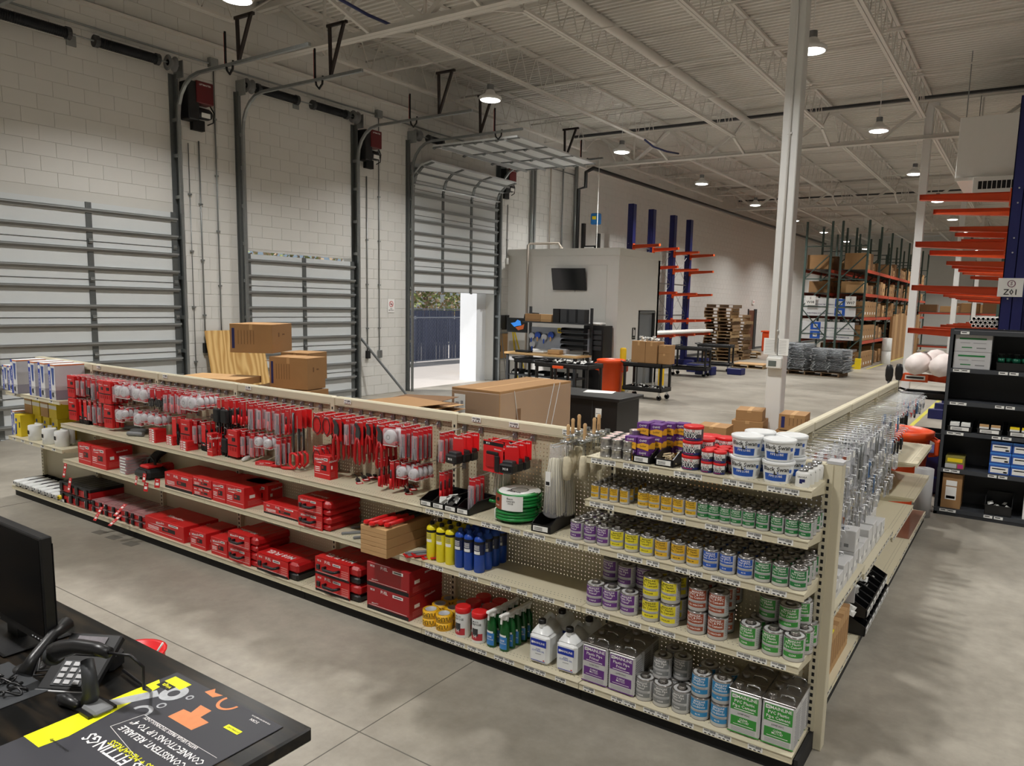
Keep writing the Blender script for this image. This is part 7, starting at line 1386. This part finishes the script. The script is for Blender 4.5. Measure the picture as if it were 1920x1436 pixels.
for i in range(4):
    place('parts_bin', bin_parts(.24, .36, .11, True), f'black bin on the third dark shelf, {ORD[i]} from left', 'bin', (SX + .06 + .29 * i, SY + .02, .971), 0, 'black bins on the third dark shelf')
    for j in range(2): tag(MB().rbox(0, .09, 0, .1, 0, .05, PAPER if i in (0,) else YEL if i == 2 else CARDL, .003).box(.0, .09, -.001, 0, .005, .03, PAPER).build('small_pack', None, (SX + .08 + .29 * i + .11 * j, SY + .04, 1.02)), f'small {"white" if i == 0 else "yellow" if i == 2 else "pale"} pack in the {ORD[i]} black bin, {["left", "right"][j]}', 'pack', 'small packs in black bins')
BB2 = mat('box_blue', (40, 84, 168), .45); BB3 = mat('box_light_blue', (64, 130, 214), .45)
for i in range(4):
    for k in range(3): sh(.50 + .205 * i, .54 + .122 * k, .2, .3, .12, BB2, 'blue_carton', f'blue carton with white label, {ORD[i]} column from left, {["bottom", "middle", "top"][k]}', prints=[(.0, 1, .82, 1, BB3), (.08, .92, .12, .68, PAPER), (.15, .8, .45, .55, INK), (.7, .88, .15, .3, GREYP)], grp='blue cartons with white labels')
sh(.07, .54, .19, .25, .14, mat('olive_box', (130, 122, 60), .5), 'yellow_tool_carton', 'olive carton showing yellow bits on the fourth dark shelf', prints=[(.1, .9, .55, .85, YEL), (.0, .6, .05, .4, LGREY), (.65, .95, .05, .4, mat('magenta', (190, 50, 120), .5))])
sh(.06, .08, .2, .35, .4, CARD, 'tall_carton', 'tall brown carton with white labels, bottom dark shelf', prints=[(.2, .75, .65, .8, PAPER), (.2, .75, .25, .62, PAPER), (.25, .7, .28, .36, INK)])
place('parts_bin', bin_parts(.26, .35, .2, False), 'black bin with a clear bag, bottom dark shelf', 'bin', (SX + .5, SY + .02, .081)); heap('bin_contents', 'clear bag of parts in the bottom shelf bin', 'packets', SX + .54, SY + .04, .11, .18, .15, .08, SCR, 14, 'bag')
sh(.86, .08, .28, .3, .24, PAPER, 'white_carton', 'white carton with blue mark on the bottom dark shelf', prints=[(.25, .35, .3, .75, BLUE), (.35, .8, .3, .35, BLUE), (.45, .75, .5, .65, FINE)])
# ================= PALLET RACKING =================
RG = mat('rack_green', (66, 84, 78), .5, var=.08); RO = mat('rack_orange', (186, 74, 50), .5, var=.1)
def frame_parts(dx):
    m = MB()
    return [('post', MB().box(0, .08, 0, .07, 0, 5.78, RG).mesh('post')), ('post', MB().box(dx - .08, dx, 0, .07, 0, 5.78, RG).mesh('post')), ('bracing', (lambda b: ([b.bar((.04, .03, z), (dx - .04, .03, z + (1.0 if i % 2 else 0)), .02, RG, square=True) for i, z in enumerate((.2, .2, 1.3, 1.3, 2.4, 2.4, 3.5, 3.5, 4.8))], b.bar((dx - .04, .03, 1.2), (.04, .03, 2.3), .02, RG, square=True), b)[-1])(MB()).mesh('bracing'))]
FP = frame_parts(1.07); BEAML = [1.08, 2.02, 2.96, 3.89]; RY = [31.0 + 2.75 * i for i in range(8)]; RXs = [-8.03, -6.65]
bm = MB().box(-.025, .025, 0, 2.68, -.12, 0, RO).mesh('beam'); dk = MB().box(0, 1.0, 0, 2.68, -.01, .0, mat('wire_deck', (92, 96, 96), .5, .4)).mesh('wire_deck')
for ri, rx in enumerate(RXs):
    t = thing('pallet_rack', f'green and orange pallet rack row, {"left" if ri == 0 else "right"} of the two back-to-back rows', 'rack', (rx, RY[0], 0), 0, 'pallet rack rows')
    for i, y in enumerate(RY):
        f_ = link('frame', FP[0][1], t, (0, y - RY[0], 0)); link('post', FP[1][1], f_); link('bracing', FP[2][1], f_)
        if i < len(RY) - 1:
            for z in BEAML:
                for xx in (.03, 1.04): link('beam', bm, t, (xx, y - RY[0] + .07, z))
                link('wire_deck', dk, t, (.035, y - RY[0] + .07, z + .001))
for x, y in ((-5.62, 30.95),): t = thing('post_guard', 'yellow guard rail at the foot of the pallet rack', 'guard', (-6.45, 30.6, 0)); MB().box(0, .95, 0, .02, 0, .18, YEL).build('rail', t); MB().box(.75, .97, -.02, .12, 0, .42, YEL).build('corner', t)
t = thing('post_guard', 'yellow corner guard farther along the pallet rack', 'guard', (-5.55, 35.8, 0)); MB().box(0, .1, 0, .4, 0, .42, YEL).build('rail', t)
for i, (x, l) in enumerate(((-7.85, 'W08'), (-6.3, 'W07'))): q = thing('aisle_sign', f'small white {l} sign on the pallet rack end', 'sign', (x, 30.95, 2.45)); MB().rbox(0, .4, -.006, 0, 0, .38, PAPER, .001).build('plate', q); MB().text(l, .2, -.008, .12, .15, INK).text('S', .2, -.008, .28, .14, mat('badge_purple', (110, 40, 80), .5)).build('lettering', q)
r = random.Random(11); nb = 0; cnt = {}; WB = mat('carton_whiteblue', (216, 218, 220), .5, var=.02)
levels = [0] + BEAML
for ri, rx in enumerate(RXs):
    for bi in range(len(RY) - 1):
        for li, z in enumerate(levels):
            if bi > 4 and li < 3 and ri == 0: continue
            y = RY[bi] + .12; row_ = ['left', 'right'][ri]
            if bi == 0 and li < 3:
                if ri == 0:
                    for k in range(2): 
                        q = thing('long_white_carton', f'long white carton with blue panel, {["lower", "upper"][k]} at level {["one", "two", "three"][li]} of the rack end', 'box', (rx + .08, y - .1, z + .01 + .36 * k), 0, 'long white cartons with blue panels'); MB().rbox(0, 2.05 if True else 1, 0, .9, 0, .35, WB, .004).build('carton', q) if (li, k) != (2, 1) else MB().rbox(0, 1.5, 0, .9, 0, .35, WB, .004).build('carton', q)
                        MB().box(.35 if li == 1 else 1.25, .75 if li == 1 else 1.65, -.003, 0, .02, .33, CBLUE).box((.35 if li == 1 else 1.25) + .12, (.35 if li == 1 else 1.25) + .28, -.005, -.003, .1, .24, PAPER).text('AE', (.35 if li == 1 else 1.25) + .2, -.006, .17, .1, INK).text('EVERYTHING FOR THE WAREHOUSE', .75 if li != 1 else 1.3, -.004, .1, .07, NAVY).build('print', q)
                    continue
                for k in range(2): carton(rx + .98, y, z + .012, -.0 + .0 + 1e-3 + .0 or .5, .5, .36, 'x') if False else None
                n_ = 4; ww = .5
                for j in range(5): 
                    q = thing('utility_carton', f'brown UTILITY SINK carton, {ORD[j]} deep at level {["one", "two", "three"][li]} of the right rack', 'box', (rx + .55, y + .52 * j, z + .012), 0, 'brown lettered sink cartons'); MB().rbox(0, .5, 0, .5, 0, .62, CARD, .004).build('carton', q); MB().text('UTILITY SINK', .25, -.002, .42, .075, INK).box(.08, .42, -.002, 0, .25, .27, INK).box(.12, .38, -.002, 0, .18, .2, INK).box(.5, .502, .15, .3, .1, .2, PAPER).text('SINK', .503, .25, .42, .1, CARDD, face='+x').build('print', q)
                continue
            while y < RY[bi + 1] - .35:
                w = r.uniform(.35, .75); h = r.uniform(.25, .68) if li else r.uniform(.5, .85)
                if y + w > RY[bi + 1]: break
                if r.random() < .84:
                    m_ = r.choice([CARD, CARD, CARDD, CARDL, CARD]); nb += 1; cn_ = cnt.get((ri, bi, li), 0); cnt[(ri, bi, li)] = cn_ + 1
                    o = MB().rbox(0, .85, 0, w - .03, 0, h, m_, .006).box(.4, .45, 0, w - .03, h, h + .001, CARDL).box(.85, .852, w * .2, w * .6, h * .3, h * .6, CARDD).build('carton', None, (rx + .1, y, z + .012))
                    tag(o, f'{ORD[cn_]} brown carton in bay {["one", "two", "three", "four", "five", "six", "seven"][bi]}, level {["one", "two", "three", "four", "five"][li]} of the {row_} rack row', 'box', 'brown cartons in the pallet racks')
                    if h < .4 and li in (1, 4) and r.random() < .6: tag(MB().rbox(0, .6, 0, w - .06, 0, .25, r.choice([CARD, CARDL, CARDD]), .006).build('carton', None, (rx + .2, y, z + .014 + h)), f'small carton on the {ORD[cn_]} one, {row_} row bay {["one", "two", "three", "four", "five", "six", "seven"][bi]}, level {["one", "two", "three", "four", "five"][li]}', 'box', 'brown cartons in the pallet racks')
                y += w
for i in range(12): tag(MB().rbox(0, .12, 0, .75, 0, r.uniform(1.9, 2.3), CARDL if i % 2 else CARD, .004).build('tall_carton', None, (-5.5 , 37.0 + .8 * i, 0)), f'tall narrow door carton standing beside the rack, {ORD[i]} from near', 'box', 'tall narrow cartons beside the rack')
for i in range(2): tag(MB().lathe([(.2, 0), (.2, .55), (.15, .56)], SCR, 12).build('grey_bundle', None, (-5.25, 35.0 + 0 * i, .0 + .57 * i)), f'shiny grey wrapped roll by the rack, {["lower", "upper"][i]}', 'roll')
# wire decks piled on a pallet
PW = [mat('pallet_wood', (150, 122, 88), .85, var=.2, scale=5), mat('pallet_wood_pale', (176, 148, 108), .85, var=.2, scale=5), mat('pallet_wood_dark', (112, 90, 66), .85, var=.2, scale=5)]
PB = []
for m_ in PW: PB.append((MB().box(-.6, .6, 0, .095, .12, .135, m_).mesh('deck_board'), MB().box(0, .04, 0, 1.0, .015, .12, m_).mesh('stringer'), MB().box(-.6, .6, 0, .095, 0, .015, m_).mesh('bottom_board')))
def pallet(x, y, z, label, grp=None, k=0, rz=0):
    t = thing('pallet', label, 'pallet', (x, y, z), rz, grp); a, s, b_ = PB[k % 3]
    for i in range(7): link('deck_board', a, t, (0, .15 * i, 0))
    for xx in (-.6, -.02, .56): link('stringer', s, t, (xx, 0, 0))
    for i in (0, .45, .9): link('bottom_board', b_, t, (0, i, 0))
for i in range(17): pallet(-11.15 + r.uniform(-.06, .06), 30.0 + r.uniform(-.05, .05), .14 * i, f'wooden pallet in the tall stack, {ORD[i]} from the floor', 'wooden pallets in the tall stack', i * 7 % 5, r.uniform(-.04, .04))
for i in range(14): pallet(-11.1 + r.uniform(-.06, .06), 31.4 + r.uniform(-.05, .05), .14 * i, f'wooden pallet in the second stack behind, {ORD[i]} from the floor', 'wooden pallets in the second stack', i * 3 % 4, r.uniform(-.04, .04))
pallet(-10.9, 32.8, 0, 'loose wooden pallet on the floor beyond the stacks', None, 0, .3); pallet(-10.7, 32.75, .14, 'upper loose pallet lying beyond the stacks', None, 1, .5); pallet(-8.9, 27.3, 0, 'single pale pallet with plywood lid on the open floor', None, 1, .05); tag(MB().rbox(-.6, .6, 0, 1.0, 0, .02, CARDL, .002).build('plywood_lid', None, (-8.9, 27.3, .137), .05), 'thin plywood lid on the single pallet', 'board')
pallet(-7.1, 26.3, 0, 'pallet under the wire decking pile, left', None, 2, -.1); pallet(-5.95, 26.2, 0, 'pallet under the wire decking pile, right', None, 2, -.1)
WM = mat('zinc_wire', (158, 162, 166), .4, .6); wd = MB()
for i in range(11): wd.bar((-.62, i * .118 - .6, 0), (.62, i * .085 - .6, 0), .006, WM, 3)
for i in range(10): wd.bar((-.6 + i * .133, -.62, .008), (-.6 + i * .133, .6, .008), .006, WM, 3)
for i in range(3): wd.box(-.55 + .5 * i, -.5 + .5 * i, -.62, .6, -.035, -.005, WM)
wd = wd.mesh('wire_deck')
for i in range(20): 
    tag(link('wire_deck', wd, None, (-7.05 + r.uniform(-.05, .05), 26.85 + r.uniform(-.05, .05), .19 + .046 * i), r.uniform(-.08, .08)), f'grey wire deck in the left pile, {ORD[i]} from the bottom', 'wire deck', 'grey wire decks, left pile')
    if i < 17: tag(link('wire_deck', wd, None, (-5.75 + r.uniform(-.06, .1), 26.8 + r.uniform(-.05, .05), .19 + .046 * i), r.uniform(-.08, .08)), f'grey wire deck in the right pile, {ORD[i]} from the bottom', 'wire deck', 'grey wire decks, right pile')
# door, exit sign, extinguisher, orange tote on the far wall
d5 = link('door_5', None, None, (XW, 39.1, 0)); struct(d5); MB().box(0, .03, 0, .95, 0, 2.13, mat('door_brown', (104, 66, 48), .5)).build('leaf', d5); MB().box(0, .06, .95, 1.35, 0, 2.2, DGREY).box(0, .06, -.06, 0, 0, 2.2, DGREY).build('jamb', d5)
tag(MB().rbox(0, .06, 0, .35, 0, .24, PAPER, .004).text('EXIT', .062, .175, .12, .13, RED, face='+x').build('exit_sign', None, (XW, 39.6, 2.45)), 'small exit sign above the brown door', 'sign')
t = thing('fire_extinguisher', 'red fire extinguisher on the wall left of the brown door', 'extinguisher', (XW + .12, 38.6, .6)); MB().lathe([(.09, 0), (.1, .02), (.1, .42), (.05, .5)], RED, 14).build('cylinder', t); MB().tube([(0, 0, .5), (.04, 0, .56), (.12, 0, .5), (.12, 0, .2)], .015, BLACK).build('hose', t); MB().box(-.11, -.1, -.08, .08, .1, .5, RED).build('bracket', t)
t = thing('orange_tote', 'orange square bin near the brown door', 'bin', (-12.0, 38.9, 0)); MB().rbox(0, 1.0, 0, .7, 0, 1.0, ORP, .04).build('body', t); MB().rbox(-.06, 1.06, -.06, .76, 1.0, 1.08, ORP, .02).build('rim', t)
for i, (x, y, w, h) in enumerate(((-9.4, 23.3, .6, .28), (-8.6, 24.2, .5, .22), (-10.0, 24.0, .7, .3))): tag(MB().rbox(0, w, 0, .45, 0, h, NAVY, .02).rbox(.03, w - .03, .03, .42, h, h + .01, BLACK, .003).build('blue_tote', None, (x, y, 0)), f'low navy tote on the floor by the far carts, {ORD[i]} of three', 'tote')
cart(-9.9, 22.4, 1.2, .65, .95, 'black cart parked before the wall rack', .1); cart(-10.0, 24.9, 1.2, .65, .95, 'second black cart parked before the pallet stack', .1)
# forklift mast behind the office
t = thing('lift_mast', 'black lift mast with blue head rising behind the office', 'machine', (-12.4, 20.6, 0)); 
for x in (0, .55): MB().box(x, x + .1, 0, .12, 0, 4.8 - x * .6, BLACK).build('mast_rail', t)
MB().box(.1, .55, .02, .1, 4.0, 4.1, BLACK).box(.1, .55, .02, .1, 2.5, 2.6, BLACK).build('crossbar', t); MB().rbox(.35, .65, -.05, .15, 4.75, 5.1, mat('head_blue', (30, 110, 180), .4), .03).build('head', t); MB().box(.42, .56, -.06, -.05, 4.9, 5.0, YEL).build('sticker', t); MB().rbox(.15, .5, -.05, .0, 3.75, 4.05, PAPER, .01).box(.2, .3, -.052, -.05, 3.8, 3.95, PINK).build('plate', t)
tag(MB().tube([(0, 0, 3.75), (0, 0, 5.8), (.25, 0, 5.85), (.25, 0, 6.3), (.5, 0, 6.4), (.6, 30, 6.5)], .06, BLACK, 8).build('black_duct', None, (-12.3, 20.2, 0)), 'black square pipe running up and along under the roof', 'pipe')
tag(MB().tube([(0, 0, 3.74), (0, 0, 6.7)], .012, WHITE, 6).build('white_drop_pipe', None, (-10.9, 19.0, 0)), 'thin white pipe dropping to the office roof', 'pipe')
tag(MB().tube([(0, 0, 0), (0, 0, 3.85), (.0, .1, 3.9), (.9, .2, 3.9), (1.0, .2, 3.76)], .035, mat('tan_pipe', (168, 158, 146), .5), 8).build('tan_pipe', None, (-12.15, 17.3, 0)), 'tan pipe climbing the office front and over its roof', 'pipe')
# suspended white air unit with louvre
t = thing('air_handler', 'big white suspended air unit with black louvre, upper right', 'air unit', (-1.65, 18, 4.85)); MB().rbox(0, 2.6, 0, 3.5, .25, 1.5, DRY, .01).build('housing', t); MB().rbox(.35, 1.25, -.12, 0, -.1, .25, WHITE, .005).build('grille_frame', t)
for i in range(8): MB().box(.45 + .085 * i, .52 + .085 * i, -.125, -.12, .0, .16, MATTB).build('louvre_slot', t)
MB().box(.0, 2.6, -.04, 0, .2, .27, WHITE).build('bottom_rail', t)
for x in (.1, 2.5):
    for y in (.1, 3.4): MB().bar((x, y, 1.5), (x, y, 2.85), .012, GALV, 5).build('hanger_rod', t)
# far back racks with pallets, right of the aisle
for i, y in enumerate((47.0, 52.0)):
    t = thing('pallet_rack', f'low far rack at the back of the hall, {["nearer", "farther"][i]}', 'rack', (-5.6 + 1.5 * i, y, 0), 0, 'far back racks')
    for x in (0, 2.7, 5.4): MB().box(x, x + .08, 0, .07, 0, 5.2 if x == 2.7 else 3.4, RG).build('post', t)
    for z in (.4, 1.3, 2.3): MB().box(0, 5.4, 0, .05, z - .1, z, RO).build('beam', t); MB().box(0, 5.4, 0, 1.0, z, z + .02, mat('wire_deck', (92, 96, 96), .5, .4)).build('wire_deck', t)
    for j in range(5): tag(MB().rbox(0, .9, 0, .8, 0, r.uniform(.3, .8), r.choice([CARD, CARDD, CARDL, LGREY]), .01).build('carton', None, (-5.5 + 1.5 * i + 1.05 * j, y + .1, 2.322)), f'pale load on the {["nearer", "farther"][i]} far back rack, {ORD[j]} from left', 'box', 'loads on the far back racks')
for i in range(6): pallet(-2.9, 44.5, .14 * i, f'pallet in the short far stack by the aisle end, {ORD[i]} from the floor', 'pallets in the short far stack', i, 0)
for x in (-1.2, .3): 
    t = thing('pallet_rack', f'green rack frame behind the navy rack, {"left" if x < 0 else "right"}', 'rack', (x, 33.5, 0), 0, 'green frames behind the navy rack'); MB().box(0, .09, 0, .09, 0, 5.4, RG).build('post', t); MB().bar((.04, .04, .2), (.04, 1.3, 1.6), .02, RG, square=True).bar((.04, 1.3, 1.6), (.04, .04, 3.0), .02, RG, square=True).build('bracing', t); MB().box(0, .09, 1.3, 1.39, 0, 5.4, RG).build('post', t); MB().box(.09, 2.6, 0, .05, 2.1, 2.22, RO).build('beam', t)
